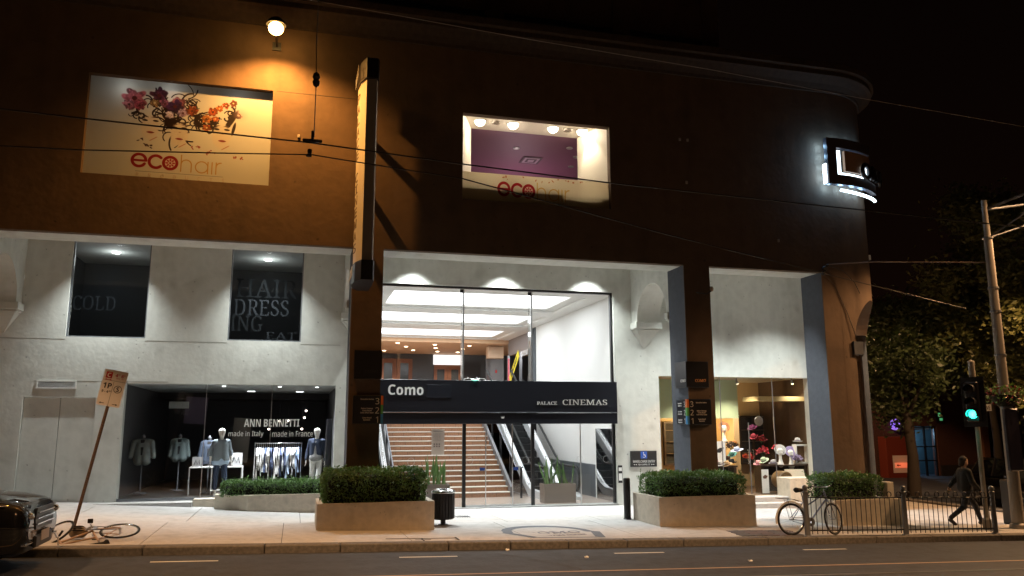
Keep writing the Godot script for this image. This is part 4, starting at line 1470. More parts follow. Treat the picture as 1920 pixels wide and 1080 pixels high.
# ---------- the two hair shop windows upstairs ----------
func upper_windows() -> void:
	var W := 1024
	var H := 606
	var im := Image.create(W, H, false, Image.FORMAT_RGB8)
	im.fill(Color(0.88, 0.86, 0.80))
	var P := func(u: float, v: float) -> Vector2:
		return Vector2(u * W, v * H)
	var hair := Color(0.13, 0.06, 0.06)
	# three heads in a row: hair, flowers, faces
	for e in [[0.43, 0.36, 14, 62.0], [0.47, 0.47, 12, 60.0], [0.58, 0.34, 12, 46.0], [0.53, 0.20, 9, 50.0], [0.36, 0.24, 9, 46.0], [0.665, 0.40, 8, 44.0], [0.265, 0.36, 5, 34.0], [0.77, 0.26, 6, 36.0]]:
		curls(im, e[0] * W, e[1] * H, e[2] * 2, e[3] * 1.15, hair)
	for e in [[0.77, 0.33, 0.018, 0.085, 0.5], [0.785, 0.42, 0.010, 0.05, 0.2], [0.585, 0.40, 0.03, 0.022, 0.6], [0.67, 0.35, 0.03, 0.02, -0.5], [0.44, 0.41, 0.02, 0.05, 0.4]]:
		dab(im, e[0] * W, e[1] * H, e[2] * W, e[3] * H * 1.6, e[4], hair, 0.3)
	for e in [[0.235, 0.19, 74, 0.72, 0.38, 0.40], [0.21, 0.26, 38, 0.84, 0.52, 0.56], [0.265, 0.26, 36, 0.74, 0.34, 0.40], [0.365, 0.14, 58, 0.38, 0.18, 0.24], [0.40, 0.22, 34, 0.62, 0.35, 0.42], [0.345, 0.22, 30, 0.68, 0.52, 0.32],
			[0.475, 0.20, 50, 0.74, 0.42, 0.42], [0.455, 0.24, 54, 0.28, 0.15, 0.28], [0.50, 0.30, 36, 0.72, 0.60, 0.70], [0.43, 0.33, 28, 0.9, 0.82, 0.86], [0.55, 0.27, 36, 0.62, 0.30, 0.18],
			[0.665, 0.26, 32, 0.78, 0.36, 0.16], [0.70, 0.22, 26, 0.82, 0.45, 0.22], [0.735, 0.18, 24, 0.76, 0.36, 0.18], [0.775, 0.15, 26, 0.50, 0.26, 0.16], [0.63, 0.34, 32, 0.82, 0.50, 0.24], [0.635, 0.43, 30, 0.68, 0.34, 0.16], [0.68, 0.33, 22, 0.80, 0.42, 0.2]]:
		flower(im, e[0] * W, e[1] * H, e[2], Color(e[3], e[4], e[5]), Color(0.35, 0.14, 0.12) if e[2] > 30 else Color(0.9, 0.8, 0.6))
	dab(im, 0.82 * W, 0.27 * H, 52, 44, 0.2, Color(0.92, 0.72, 0.70, 0.55), 0.8)
	face(im, 0.30 * W, 0.358 * W, 0.405 * H, 0.333 * W, 0.525 * H, 19)
	face(im, 0.462 * W, 0.513 * W, 0.455 * H, 0.49 * W, 0.57 * H, 19)
	face(im, 0.69 * W, 0.748 * W, 0.435 * H, 0.725 * W, 0.555 * H, 20)
	for e in [[0.285, 0.60], [0.315, 0.65], [0.345, 0.68], [0.565, 0.645], [0.595, 0.635], [0.65, 0.69], [0.67, 0.685], [0.80, 0.71], [0.835, 0.72]]:
		var c := Color(0.3, 0.2, 0.18) if e[0] < 0.4 else Color(0.66, 0.34, 0.28)
		for k in 4:
			dab(im, e[0] * W + rng.randfn(0, 8), e[1] * H + rng.randfn(0, 6), rng.randf_range(4, 11), rng.randf_range(3, 7), rng.randf() * 3, c, 0.4)
	wordmark(im, 0.285 * W, 0.815 * H, 46)
	line(im, [P.call(0.27, 0.925), P.call(0.74, 0.925)], 1.3, Color(0.45, 0.4, 0.36))
	var t := thing("window_poster", "large window poster of three faces with flowers in their hair", "poster")
	var pb := Mb.new()
	pb.quad(Vector3(-4.80, 7.64, -3.76), Vector3(-0.83, 7.64, -3.76), Vector3(-0.83, 9.985, -3.76), Vector3(-4.80, 9.985, -3.76))
	var pmat := picture(im, 0.45)
	pmat.albedo_color = L(0.50, 0.57, 0.68)
	pmat.backlight_enabled = true
	pmat.backlight = Color(0.6, 0.6, 0.6)
	pmat.cull_mode = BaseMaterial3D.CULL_DISABLED
	part("sheet", pb, pmat, t)
	var letters := "PRODUCTS"
	for i in 8:
		text("lettering", letters[i], 0, 0.085, mat(0.35, 0.3, 0.26), t, Vector3(-3.68 + i * 0.262, 7.73, -3.757), Basis.IDENTITY, false, false, 0.002)
	var bk := Mb.new()
	bk.span(Vector3(-5.0, 7.4, -5.0), Vector3(-0.6, 10.3, -4.9)); bk.span(Vector3(-5.0, 7.4, -4.9), Vector3(-4.9, 10.3, -3.81)); bk.span(Vector3(-0.7, 7.4, -4.9), Vector3(-0.6, 10.3, -3.81))
	bk.span(Vector3(-4.9, 10.2, -4.9), Vector3(-0.7, 10.3, -3.81)); bk.span(Vector3(-4.9, 7.4, -4.9), Vector3(-0.7, 7.5, -3.81))
	part("backing", bk, mat(0.3, 0.3, 0.28), t)
	for x: float in [-4.05, -3.1, -1.6]:
		var lm := thing("poster_lamp", "lamp glowing through the window poster, " + ("leftmost" if x < -4 else ("beside the middle flowers" if x < -3 else "rightmost")), "lamp", Vector3(x, 9.75, -4.05), 0, "lamps behind the window poster")
		var lb := Mb.new()
		lb.ball(Vector3.ZERO, Vector3(0.04, 0.04, 0.04), 5)
		part("bulb", lb, glow(1, 0.92, 0.8, 1.0), lm)
		omni(lm.position, 0.34 if x < -2 else 0.16, L(1, 0.92, 0.8), 0.04)

	# the lit window: room, film, lamps
	var r := thing("upper_room", "small lit room with cream walls and purple ceiling upstairs", "room", Vector3.ZERO, 0, "", "structure")
	var cream := mat(0.72, 0.66, 0.55, 0.6)
	var c1 := Mb.new()
	c1.span(Vector3(3.5, 10.1, -5.1), Vector3(8.1, 10.2, -3.81))
	part("ceiling", c1, cream, r)
	var c2 := Mb.new()
	c2.span(Vector3(2.0, 10.1, -14), Vector3(12, 10.2, -5.102))
	part("ceiling", c2, mat(0.21, 0.085, 0.135, 0.6), r)
	var w := Mb.new()
	w.quad(Vector3(3.77, 7.4, -3.8), Vector3(4.3, 7.4, -5.1), Vector3(4.3, 10.1, -5.1), Vector3(3.77, 10.1, -3.8))
	w.quad(Vector3(7.36, 7.4, -5.1), Vector3(7.715, 7.4, -3.8), Vector3(7.715, 10.1, -3.8), Vector3(7.36, 10.1, -5.1))
	w.span(Vector3(1.9, 7.4, -14.2), Vector3(12.1, 10.1, -14))
	w.span(Vector3(11.9, 7.4, -14), Vector3(12.1, 10.1, -5.1)); w.span(Vector3(1.9, 7.4, -14), Vector3(2.0, 10.1, -5.1))
	w.span(Vector3(2.0, 7.4, -5.14), Vector3(4.3, 10.1, -5.102)); w.span(Vector3(7.36, 7.4, -5.14), Vector3(11.9, 10.1, -5.102))
	part("wall", w, cream, r)
	var fl := Mb.new()
	fl.span(Vector3(2.0, 7.3, -14), Vector3(12, 7.4, -3.81))
	part("floor", fl, mat(0.3, 0.25, 0.2), r)
	var fm := Image.create(1024, 176, false, Image.FORMAT_RGB8)
	fm.fill(Color(0.86, 0.80, 0.66))
	wordmark(fm, 285, 88, 46)
	for i in 14:
		dab(fm, rng.randf_range(280, 880), rng.randf_range(4, 30), rng.randf_range(4, 13), rng.randf_range(3, 7), rng.randf() * 3, Color(0.7, 0.35, 0.2, 0.8), 0.5)
	var fmat := picture(fm, 0.5)
	fmat.backlight_enabled = true
	fmat.backlight = Color(1, 1, 1)
	fmat.cull_mode = BaseMaterial3D.CULL_DISABLED
	var f := thing("window_film", "printed film with red and tan lettering along bottom of lit upper window", "window film")
	var fb := Mb.new()
	fb.quad(Vector3(3.77, 7.66, -3.75), Vector3(7.715, 7.66, -3.75), Vector3(7.715, 8.42, -3.75), Vector3(3.77, 8.42, -3.75))
	part("sheet", fb, fmat, f)
	var gp := Mb.new()
	gp.quad(Vector3(3.77, 7.66, -3.73), Vector3(7.715, 7.66, -3.73), Vector3(7.715, 9.905, -3.73), Vector3(3.77, 9.905, -3.73))
	part("pane", gp, M.glass, f)
	var sh := thing("stacked_boxes", "dark boxes stacked behind the printed film, uneven along the top", "boxes")
	var x := 3.78
	while x < 7.7:
		var wd := rng.randf_range(0.15, 0.45) if x > 5.6 else 0.9
		wd = minf(wd, 7.712 - x)
		var b := Mb.new()
		b.span(Vector3(x + 0.004, 7.41, -4.0), Vector3(x + wd - 0.004, 8.10 - (rng.randf() * 0.14 if x > 5.6 else 0.0), -3.79))
		part("box", b, mat(0.04, 0.04, 0.035), sh)
		x += wd
	var k := 0
	for bx: float in [4.41, 5.32, 6.44, 7.28]:
		var l := thing("spot_lamp", "round glaring spot lamp on the lit upper window's ceiling, " + ["leftmost of four", "second from the left, the brightest", "third from the left", "rightmost of four"][k], "ceiling light", Vector3(bx, 10.098, -4.5), 0, "spot lamps in the lit upper window")
		var ring := Mb.new()
		ring.lathe([[0.17, -0.02], [0.17, 0.0], [0.12, 0.0], [0.12, -0.02], [0.17, -0.02]])
		part("trim_ring", ring, M.white, l)
		var bb := Mb.new()
		bb.ball(Vector3(0, -0.04, 0), Vector3(0.13, 0.10, 0.13), 8)
		part("bulb", bb, glow(1.0, 0.86, 0.66, 26.0 if k == 1 else 14.0), l)
		omni(Vector3(bx, 10.05, -4.5), 0.5, L(1.0, 0.86, 0.66), 0.04)
		spot(Vector3(bx, 10.0, -4.5), Vector3(bx + (0.7 if k == 3 else (-0.5 if k == 0 else 0.0)), 8.0, -4.5), 2.6, L(1.0, 0.86, 0.66), 40, 0.4, 0.03)
		k += 1
	for p in [[4.86, -4.5, 0.12], [6.88, -4.55, 0.12]]:
		var d := Mb.new()
		d.lathe([[0.0001, -0.012], [0.06, -0.012], [0.11, -0.03], [0.13, 0.0]])
		var o := solo("ceiling_speaker", d, mat(0.35, 0.3, 0.25), "round grey ceiling speaker between the lamps, " + ("left one" if p[0] < 6 else "right one"), "speaker", "ceiling speakers in the lit upper window")
		o.position = Vector3(p[0], 10.098, p[1])
	for p in [[5.9, -6.3], [7.4, -5.9], [7.85, -6.6], [8.0, -7.5]]:
		var d := Mb.new()
		d.lathe([[0.0001, -0.004], [0.05, -0.004], [0.09, -0.02], [0.1, 0.0]])
		var o := solo("purple_downlight", d, M.steel, "small unlit downlight in the purple ceiling, %s" % ("left one" if p[0] < 6 else ["closest to the lamps", "middle one on the right", "deepest on the right"][0 if p[1] > -6 else (1 if p[1] > -7 else 2)]), "ceiling light", "unlit downlights in the purple ceiling")
		o.position = Vector3(p[0], 10.098, p[1])
	var vt := thing("ceiling_vent", "square air vent in the purple ceiling", "vent", Vector3(6.6, 10.09, -7.2))
	for i in 4:
		var s := Mb.new()
		s.box(Vector3(0, -0.01 - i * 0.004, 0), Vector3(0.6 - i * 0.14, 0.012, 0.6 - i * 0.14))
		part("louvre", s, mat(0.12, 0.08, 0.1) if i % 2 == 0 else mat(0.4, 0.3, 0.36), vt)
	omni(Vector3(6.6, 8.4, -8.5), 2.2, L(1.0, 0.75, 0.85), 0.2)


# ---------- mannequins ----------
func arm_bones(s: float, elbow: Vector3, wrist: Vector3, grow := 0.0) -> Array:
	return [[Vector3(s * 0.175, 1.395, 0), elbow, 0.050 + grow, 0.040 + grow], [elbow, wrist, 0.040 + grow, 0.027 + grow]]

func hand(mb: Mb, wrist: Vector3, dir: Vector3, side: Vector3) -> void:
	var n := dir.cross(side).normalized()
	var palm := wrist + dir * 0.06
	mb.rbox(wrist + dir * 0.045, Vector3(0.028, 0.10, 0.07), 0.012, Basis(n, -dir, side).orthonormalized())
	for k in 4:
		var r := palm + dir * 0.03 + side * (0.026 - k * 0.0175)
		var ln: float = [0.062, 0.074, 0.070, 0.055][k]
		mb.tube([r, r + dir * ln * 0.55 + n * 0.006, r + dir * ln + n * 0.022], [0.009, 0.008, 0.006], 6)
	mb.tube([wrist + dir * 0.03 + side * 0.03, wrist + dir * 0.06 + side * 0.055, wrist + dir * 0.09 + side * 0.058], [0.011, 0.009, 0.007], 6)

func mannequin(label: String, at: Vector3, turn: float, denim: bool) -> void:
	var t := thing("mannequin", label, "mannequin", at, turn, "white mannequins in the fashion shop window")
	var skin := mat(0.80, 0.78, 0.74, 0.35)
	var mb := Mb.new()
	var bones := [[Vector3(0, 1.60, 0.012), Vector3(0, 1.665, 0.0), 0.076, 0.092], [Vector3(0, 1.42, -0.01), Vector3(0, 1.56, 0.005), 0.054, 0.048],
		[Vector3(-0.13, 1.40, 0), Vector3(0.13, 1.40, 0), 0.058, 0.058], [Vector3(-0.06, 1.28, 0.01), Vector3(-0.04, 1.06, 0), 0.10, 0.085], [Vector3(0.06, 1.28, 0.01), Vector3(0.04, 1.06, 0), 0.10, 0.085], [Vector3(0, 1.06, 0), Vector3(0, 0.94, 0), 0.10, 0.12], [Vector3(-0.08, 0.92, 0), Vector3(0.08, 0.92, 0), 0.10, 0.10]]
	for s: float in [-1.0, 1.0]:
		var kz := 0.10 if s > 0 else -0.02
		var el := Vector3(s * 0.245, 1.13, -0.03)
		var wr := Vector3(s * 0.265, 0.90, 0.05)
		bones.append_array(arm_bones(s, el, wr))
		bones.append_array([[Vector3(s * 0.09, 0.9, 0), Vector3(s * 0.10, 0.5, 0.03 + kz * 0.6), 0.085, 0.056], [Vector3(s * 0.10, 0.5, 0.03 + kz * 0.6), Vector3(s * 0.105, 0.09, kz), 0.055, 0.034], [Vector3(s * 0.105, 0.06, kz - 0.02), Vector3(s * 0.12, 0.03, kz + 0.15), 0.036, 0.024]])
	body(mb, bones, 0.016, 0.03)
	for s: float in [-1.0, 1.0]:
		hand(mb, Vector3(s * 0.265, 0.89, 0.052), Vector3(s * 0.05, -0.98, 0.15).normalized(), Vector3(-s * 0.15, 0.1, 1).normalized())
	part("figure", mb, skin, t)
	var top := Mb.new()
	var tb := [[Vector3(-0.13, 1.395, 0), Vector3(0.13, 1.395, 0), 0.078, 0.078], [Vector3(-0.065, 1.32, 0.01), Vector3(-0.065, 1.06, 0), 0.115, 0.12], [Vector3(0.065, 1.32, 0.01), Vector3(0.065, 1.06, 0), 0.115, 0.12]]
	if not denim: tb.append_array([[Vector3(-0.065, 1.1, 0), Vector3(-0.09, 0.95, 0), 0.12, 0.14], [Vector3(0.065, 1.1, 0), Vector3(0.09, 0.95, 0), 0.12, 0.14]])
	for s: float in [-1.0, 1.0]:
		var el := Vector3(s * 0.245, 1.13, -0.03)
		var wr := el.lerp(Vector3(s * 0.265, 0.90, 0.05), 0.9 if denim else 0.3)
		tb.append_array([[Vector3(s * 0.175, 1.39, 0), el, 0.068, 0.060], [el, wr, 0.060, 0.052]])
	body(top, tb, 0.016, 0.03)
	part("jacket" if denim else "blouse", top, stucco(0.035, 0.055, 0.11, noise(0.05, 0.6, 1.0, 5), null, 4) if denim else stucco(0.52, 0.62, 0.70, noise(0.06, 0.35, 1.0, 8, 256), null, 5), t)
	if denim:
		var sh := Mb.new()
		body(sh, [[Vector3(0, 1.36, 0.05), Vector3(0, 1.0, 0.035), 0.06, 0.098], [Vector3(-0.06, 0.95, 0.02), Vector3(0.06, 0.95, 0.02), 0.125, 0.125]], 0.016, 0.03)
		part("shirt", sh, stucco(0.7, 0.7, 0.72, noise(0.08, 0.2, 1.0, 6, 256), null, 6), t)
	else:
		var hem := Mb.new()
		body(hem, [[Vector3(-0.09, 0.90, 0), Vector3(0.09, 0.90, 0), 0.135, 0.135]], 0.016, 0.03)
		part("hem", hem, mat(0.40, 0.55, 0.74), t)
	var tr := Mb.new()
	var lb := [[Vector3(-0.08, 0.9, 0), Vector3(0.08, 0.9, 0), 0.112, 0.112]]
	for s: float in [-1.0, 1.0]:
		var kz := 0.10 if s > 0 else -0.02
		var kn := Vector3(s * 0.10, 0.5, 0.03 + kz * 0.6)
		lb.append_array([[Vector3(s * 0.09, 0.9, 0), kn, 0.095, 0.068], [kn, kn.lerp(Vector3(s * 0.105, 0.09, kz), 0.72 if not denim else 0.95), 0.068, 0.054]])
	body(tr, lb, 0.016, 0.02)
	part("trousers", tr, mat(0.70, 0.70, 0.68) if denim else stucco(0.05, 0.085, 0.17, noise(0.04, 0.5, 1.0, 4), null, 3), t)
	var st := Mb.new()
	st.lathe([[0.16, 0.0], [0.16, 0.008], [0.0001, 0.012]])
	part("stand", st, M.steel, t)


func hanger_coat(called: String, label: String, at: Vector3, m: Material, len: float, wd: float) -> void:
	var t := thing(called, label, "clothes form", at)
	var b := Mb.new()
	body(b, [[Vector3(-wd * 0.6, 1.36, 0), Vector3(wd * 0.6, 1.36, 0), 0.075, 0.075], [Vector3(-0.06, 1.25, 0), Vector3(-0.09, 1.40 - len, 0), 0.12, 0.13], [Vector3(0.06, 1.25, 0), Vector3(0.09, 1.40 - len, 0), 0.12, 0.13],
		[Vector3(-wd, 1.34, 0), Vector3(-wd - 0.07, 0.95, 0.03), 0.07, 0.055], [Vector3(wd, 1.34, 0), Vector3(wd + 0.07, 0.95, 0.03), 0.07, 0.055]], 0.02, 0.05)
	part("garment", b, m, t)
	var p := Mb.new()
	p.tube([Vector3(0, 0.02, 0), Vector3(0, 1.52, 0)], 0.018)
	p.lathe([[0.17, 0.0], [0.17, 0.02], [0.02, 0.03]])
	p.lathe([[0.045, 1.44], [0.05, 1.5], [0.0001, 1.56]])
	part("stand", p, M.grey_metal, t)
	var s := Mb.new()
	s.quad(Vector3(-0.05, 1.40, 0.085), Vector3(0.05, 1.40, 0.085), Vector3(0.02, 1.0, 0.155), Vector3(-0.02, 1.0, 0.155))
	part("opening", s, M.dark, t)


func left_shop() -> void:
	var f0 := 0.32
	var w := Mb.new()
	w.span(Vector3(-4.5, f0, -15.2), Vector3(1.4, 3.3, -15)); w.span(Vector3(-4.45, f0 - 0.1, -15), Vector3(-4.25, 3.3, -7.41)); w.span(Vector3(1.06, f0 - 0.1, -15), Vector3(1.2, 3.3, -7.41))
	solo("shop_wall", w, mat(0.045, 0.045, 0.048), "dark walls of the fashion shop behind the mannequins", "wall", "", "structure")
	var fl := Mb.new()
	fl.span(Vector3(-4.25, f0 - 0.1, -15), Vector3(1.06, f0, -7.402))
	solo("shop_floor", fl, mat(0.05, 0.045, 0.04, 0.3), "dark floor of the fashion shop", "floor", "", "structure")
	var c := Mb.new()
	c.span(Vector3(-4.25, 3.2, -12.5), Vector3(1.06, 3.3, -7.402))
	solo("shop_ceiling", c, mat(0.30, 0.33, 0.32), "pale ceiling of the fashion shop", "ceiling", "", "structure")
	var c2 := Mb.new()
	c2.span(Vector3(-4.25, 3.0, -15), Vector3(1.06, 3.3, -12.502))
	solo("shop_ceiling", c2, M.dark, "dark lowered ceiling deep in the fashion shop", "ceiling", "", "structure")
	# the glass with its lettering
	var g := thing("shop_window", "fashion shop window with white lettering across the glass", "shop window")
	var z := ZW - 0.08
	for e in [[-4.22, -2.27], [-2.255, -0.63], [-0.615, 1.03]]:
		var p := Mb.new()
		p.quad(Vector3(e[0], 0.34, z), Vector3(e[1], 0.34, z), Vector3(e[1], 3.21, z), Vector3(e[0], 3.21, z))
		part("pane", p, M.shop_glass, g)
	for x: float in [-2.2625, -0.6225]:
		var p := Mb.new()
		p.span(Vector3(x - 0.0075, 0.34, z - 0.01), Vector3(x + 0.0075, 3.21, z + 0.01))
		part("glass_joint", p, M.steel, g)
	var fr := Mb.new()
	fr.span(Vector3(-4.22, 0.275, z - 0.04), Vector3(1.03, 0.34, z + 0.04))
	part("bottom_frame", fr, M.grey_metal, g)
	text("lettering", "ANN BENNETTI", 1.40, 0.2, M.white, g, Vector3(-0.59, 2.21, z + 0.005), Basis.IDENTITY, false, true)
	text("lettering", "made in Italy", 0.87, 0.18, M.white, g, Vector3(-1.23, 1.915, z + 0.005))
	text("lettering", "made in France", 1.04, 0.155, M.white, g, Vector3(-0.05, 1.925, z + 0.005))
	# people-shaped things
	mannequin("white mannequin in pale blue blouse and blue jeans beside the display table", Vector3(-1.86, f0 + 0.0, -7.62), 0.25, false)
	mannequin("white mannequin in dark denim jacket and white trousers by the clothes rail", Vector3(0.60, f0 + 0.0, -7.75), -0.35, true)
	hanger_coat("dress_form", "dim dress form wearing a pale grey blazer at far left of the shop", Vector3(-3.92, f0 + 0.05, -8.5), mat(0.20, 0.23, 0.225), 0.55, 0.22)
	hanger_coat("dress_form", "dim dress form in a pale green top deeper in the shop", Vector3(-3.1, f0 + 0.05, -9.3), mat(0.13, 0.17, 0.17), 0.5, 0.18)
	hanger_coat("dress_form", "dark navy garment on a form right behind the jeans mannequin", Vector3(-2.25, f0, -8.6), mat(0.06, 0.08, 0.12), 0.5, 0.17)
	# clothes rail
	var r := thing("clothes_rail", "steel clothes rail crowded with white and blue garments", "clothes rail", Vector3(-0.42, f0, -8.3))
	var rail := Mb.new()
	rail.tube([Vector3(-0.62, 1.34, 0), Vector3(0.62, 1.34, 0)], 0.014)
	part("rail", rail, M.chrome, r)
	for x: float in [-0.62, 0.62]:
		var l := Mb.new()
		l.tube([Vector3(x, 0.02, -0.22), Vector3(x, 0.03, 0.22)], 0.012)
		l.tube([Vector3(x, 0.03, 0), Vector3(x, 1.36, 0)], 0.014)
		part("leg", l, M.chrome, r)
	var cols := [[0.75, 0.74, 0.72], [0.70, 0.70, 0.70], [0.07, 0.10, 0.19], [0.62, 0.62, 0.63], [0.30, 0.40, 0.58], [0.05, 0.07, 0.14], [0.74, 0.73, 0.72], [0.42, 0.52, 0.68], [0.55, 0.58, 0.62]]
	var order := [0, 1, 0, 3, 2, 6, 1, 2, 5, 0, 6, 3, 2, 8, 5, 7, 7, 0, 8, 6, 4, 4]
	for i in order.size():
		var t := thing("hanging_garment", "%s garment on the crowded rail, %s from its left end" % [["white", "white", "navy", "pale grey", "blue denim", "dark navy", "white", "light blue", "grey"][order[i]], ["first", "second", "third", "fourth", "fifth", "sixth", "seventh", "eighth", "ninth", "tenth", "eleventh", "twelfth", "thirteenth", "fourteenth", "fifteenth", "sixteenth", "seventeenth", "eighteenth", "nineteenth", "twentieth", "twenty-first", "twenty-second"][i]], "garment", Vector3(-0.42 - 0.55 + i * 0.052, f0, -8.3), 0, "garments on the clothes rail")
		var cc: Array = cols[order[i]]
		var m := Mb.new()
		var low := 0.36 + rng.randf() * 0.32
		var prevp := []
		for k in 9:
			var y := lerpf(1.22, low, k / 8.0)
			var hwid := lerpf(0.06, 0.21, minf(1.0, k / 1.6)) + sin(k * 1.3 + i) * 0.012
			var th := 0.016 + 0.012 * sin(i * 2.1 + k * 0.9)
			var sh := sin(k * 0.7 + i * 1.7) * 0.008 + (k / 8.0) * rng.randf_range(-0.012, 0.012)
			var row := [Vector3(sh - th, y, hwid), Vector3(sh + th, y, hwid * 0.96), Vector3(sh + th, y, -hwid), Vector3(sh - th, y, -hwid)]
			if prevp.size():
				for q in 4:
					var q2 := (q + 1) % 4
					m.quad(row[q], row[q2], prevp[q2], prevp[q])
			prevp = row
		part("cloth", m, mat(cc[0], cc[1], cc[2], 0.9), t)
		var hk := Mb.new()
		hk.tube([Vector3(0, 1.22, 0), Vector3(0, 1.32, 0), Vector3(0, 1.35, 0.02)], 0.005, 5)
		part("hanger", hk, M.steel, t)
	# display table with framed pictures and folded clothes
	var tb := thing("display_table", "white open-framed display table beside the jeans mannequin", "table", Vector3(-2.0, f0, -8.25))
	for e in [[Vector3(0, 0.72, 0), Vector3(1.35, 0.03, 0.5)], [Vector3(0.28, 0.12, 0), Vector3(0.78, 0.025, 0.5)]]:
		var b := Mb.new()
		b.rbox(e[0], e[1], 0.006)
		part("shelf", b, M.white, tb)
	for x: float in [-0.66, -0.1, 0.66]:
		var b := Mb.new()
		b.span(Vector3(x - 0.015, 0, -0.24), Vector3(x + 0.015, 0.70, 0.24)) if x > 0.5 else b.span(Vector3(x - 0.015, 0, 0.2), Vector3(x + 0.015, 0.70, 0.23))
		part("leg", b, M.white, tb)
	for e in [[-1.52, 0.36, "white card with a dark looping drawing on the display table", 0.55], [-2.5, 0.26, "small white card at the left end of the display table", 0.25]]:
		var b := thing("picture_card", e[2], "card", Vector3(e[0], f0 + 0.735, -8.2))
		var m := Mb.new()
		m.box(Vector3(0, e[1] / 2, 0), Vector3(e[1] * 0.95, e[1], 0.012), Basis(Vector3.RIGHT, -0.12))
		part("board", m, mat(e[3], e[3], e[3]), b)
		var lp := Mb.new()
		lp.tube([Vector3(-0.1, 0.06, 0.02), Vector3(-0.04, 0.26, 0.0), Vector3(0.02, 0.1, 0.02), Vector3(0.08, 0.25, 0.0), Vector3(0.11, 0.08, 0.02)].map(func(v): return v * e[1] / 0.36), 0.012, 5)
		part("drawing", lp, M.dark, b)
	var fc := Mb.new()
	for k in 3: fc.rbox(Vector3(-1.78, f0 + 0.76 + k * 0.05, -8.2), Vector3(0.34, 0.048, 0.26), 0.02)
	solo("folded_clothes", fc, mat(0.22, 0.21, 0.20), "pile of folded grey clothes on the display table", "clothes")
	var pt := Mb.new()
	for p in [[-1.55, 1.72, -10.4, 0.5, 1.3, 0.12, 0.11, 0.09], [-2.9, 2.6, -10.8, 0.62, 0.8, 0.1, 0.08, 0.12]]:
		var b := Mb.new()
		b.box(Vector3(p[0], p[1], p[2]), Vector3(p[3], p[4], 0.02), Basis(Vector3.BACK, -0.06))
		solo("hanging_banner", b, mat(p[5], p[6], p[7]), "dim %s panel hanging inside the fashion shop" % ("brown" if p[0] > -2 else "mauve"), "banner")
	var bn := Mb.new()
	for i in 5: bn.tube([Vector3(0.82 + i * 0.035, f0 + 0.1, -7.6 - i * 0.06), Vector3(0.86 + i * 0.03, f0 + 2.0, -7.6 - i * 0.05)], [0.05, 0.02], 6)
	solo("hanging_scarves", bn, mat(0.1, 0.1, 0.12), "dark patterned scarves hanging at the shop window's right end", "scarves")
	# crystal lamps glinting at the back
	var k := 0
	for p in [[0.30, 2.25, -9.0], [0.26, 2.05, -8.9], [0.20, 1.72, -9.2], [-0.45, 1.95, -9.4], [-0.2, 1.97, -9.4], [-0.75, 1.72, -9.6]]:
		var t := thing("pendant_lamp", "tiny sparkling lamp hanging in the fashion shop, %s" % ["topmost beside the denim jacket", "second from the top beside the denim jacket", "lowest beside the denim jacket", "left one behind the lettering", "right one behind the lettering", "low one over the clothes rail"][k], "lamp", Vector3(p[0], p[1] + f0, p[2] - 0.5), 0, "sparkling lamps in the fashion shop")
		var b := Mb.new()
		b.ball(Vector3.ZERO, Vector3(0.035, 0.03, 0.035), 5)
		part("bulb", b, glow(1.0, 0.85, 0.75, 5.0), t)
		var cd := Mb.new()
		cd.tube([Vector3(0, 0.03, 0), Vector3(0, 3.0 - p[1] - 0.2, 0)], 0.004, 5)
		part("cord", cd, M.dark, t)
		omni(t.position, 0.03, L(1, 0.85, 0.75), 0.02)
		k += 1
	for p in [[-1.35, -11.0, "left one over the table"], [0.1, -11.0, "right one over the clothes rail"], [-1.9, -7.85, "over the jeans mannequin"], [0.55, -7.95, "over the denim jacket"], [-0.45, -7.9, "over the crowded rail"]]:
		var t := thing("ceiling_spot", "square shop ceiling lamp " + p[2], "ceiling light", Vector3(p[0], 3.198, p[1]), 0, "ceiling lamps of the fashion shop")
		var b := Mb.new()
		b.box(Vector3(0, -0.008, 0), Vector3(0.22, 0.016, 0.10) if p[1] < -10 else Vector3(0.09, 0.016, 0.07))
		part("lens", b, glow(0.95, 1, 1, 4.0), t)
		if p[1] > -10:
			spot(t.position + Vector3(0, -0.05, 0.0), t.position + Vector3(0, -2, -0.25), 16.0, L(0.92, 0.97, 1.0), 48, 0.8)
	var ex := thing("exit_sign", "small pale sign hanging under the fashion shop ceiling", "sign", Vector3(-3.35, 2.75, -10.5))
	var eb := Mb.new()
	eb.rbox(Vector3.ZERO, Vector3(0.55, 0.2, 0.05), 0.01)
	part("panel", eb, mat(0.4, 0.45, 0.45), ex)


# ---------- the hat shop on the right ----------
func hat(called: String, label: String, at: Vector3, c: Array, wide: float, tilt := 0.0) -> void:
	var t := thing(called, label, "hat", at)
	var b := Basis(Vector3(0.3, 0, 1).normalized(), tilt)
	var br := Mb.new()
	br.lathe([[0.0001, 0.0], [wide * 0.7, -0.005], [wide, 0.02], [wide * 1.02, 0.03], [wide * 0.6, 0.02], [0.08, 0.025]], Vector3.ZERO, b, 18)
	part("brim", br, mat(c[0], c[1], c[2], 0.8), t)
	var cr := Mb.new()
	cr.lathe([[0.09, 0.02], [0.092, 0.07], [0.075, 0.12], [0.0001, 0.135]], Vector3.ZERO, b, 14)
	part("crown", cr, mat(c[0], c[1], c[2], 0.8), t)
	var bd := Mb.new()
	bd.lathe([[0.0935, 0.022], [0.095, 0.05], [0.093, 0.052]], Vector3.ZERO, b, 14)
	part("band", bd, mat(c[0] * 0.4, c[1] * 0.3, c[2] * 0.4), t)

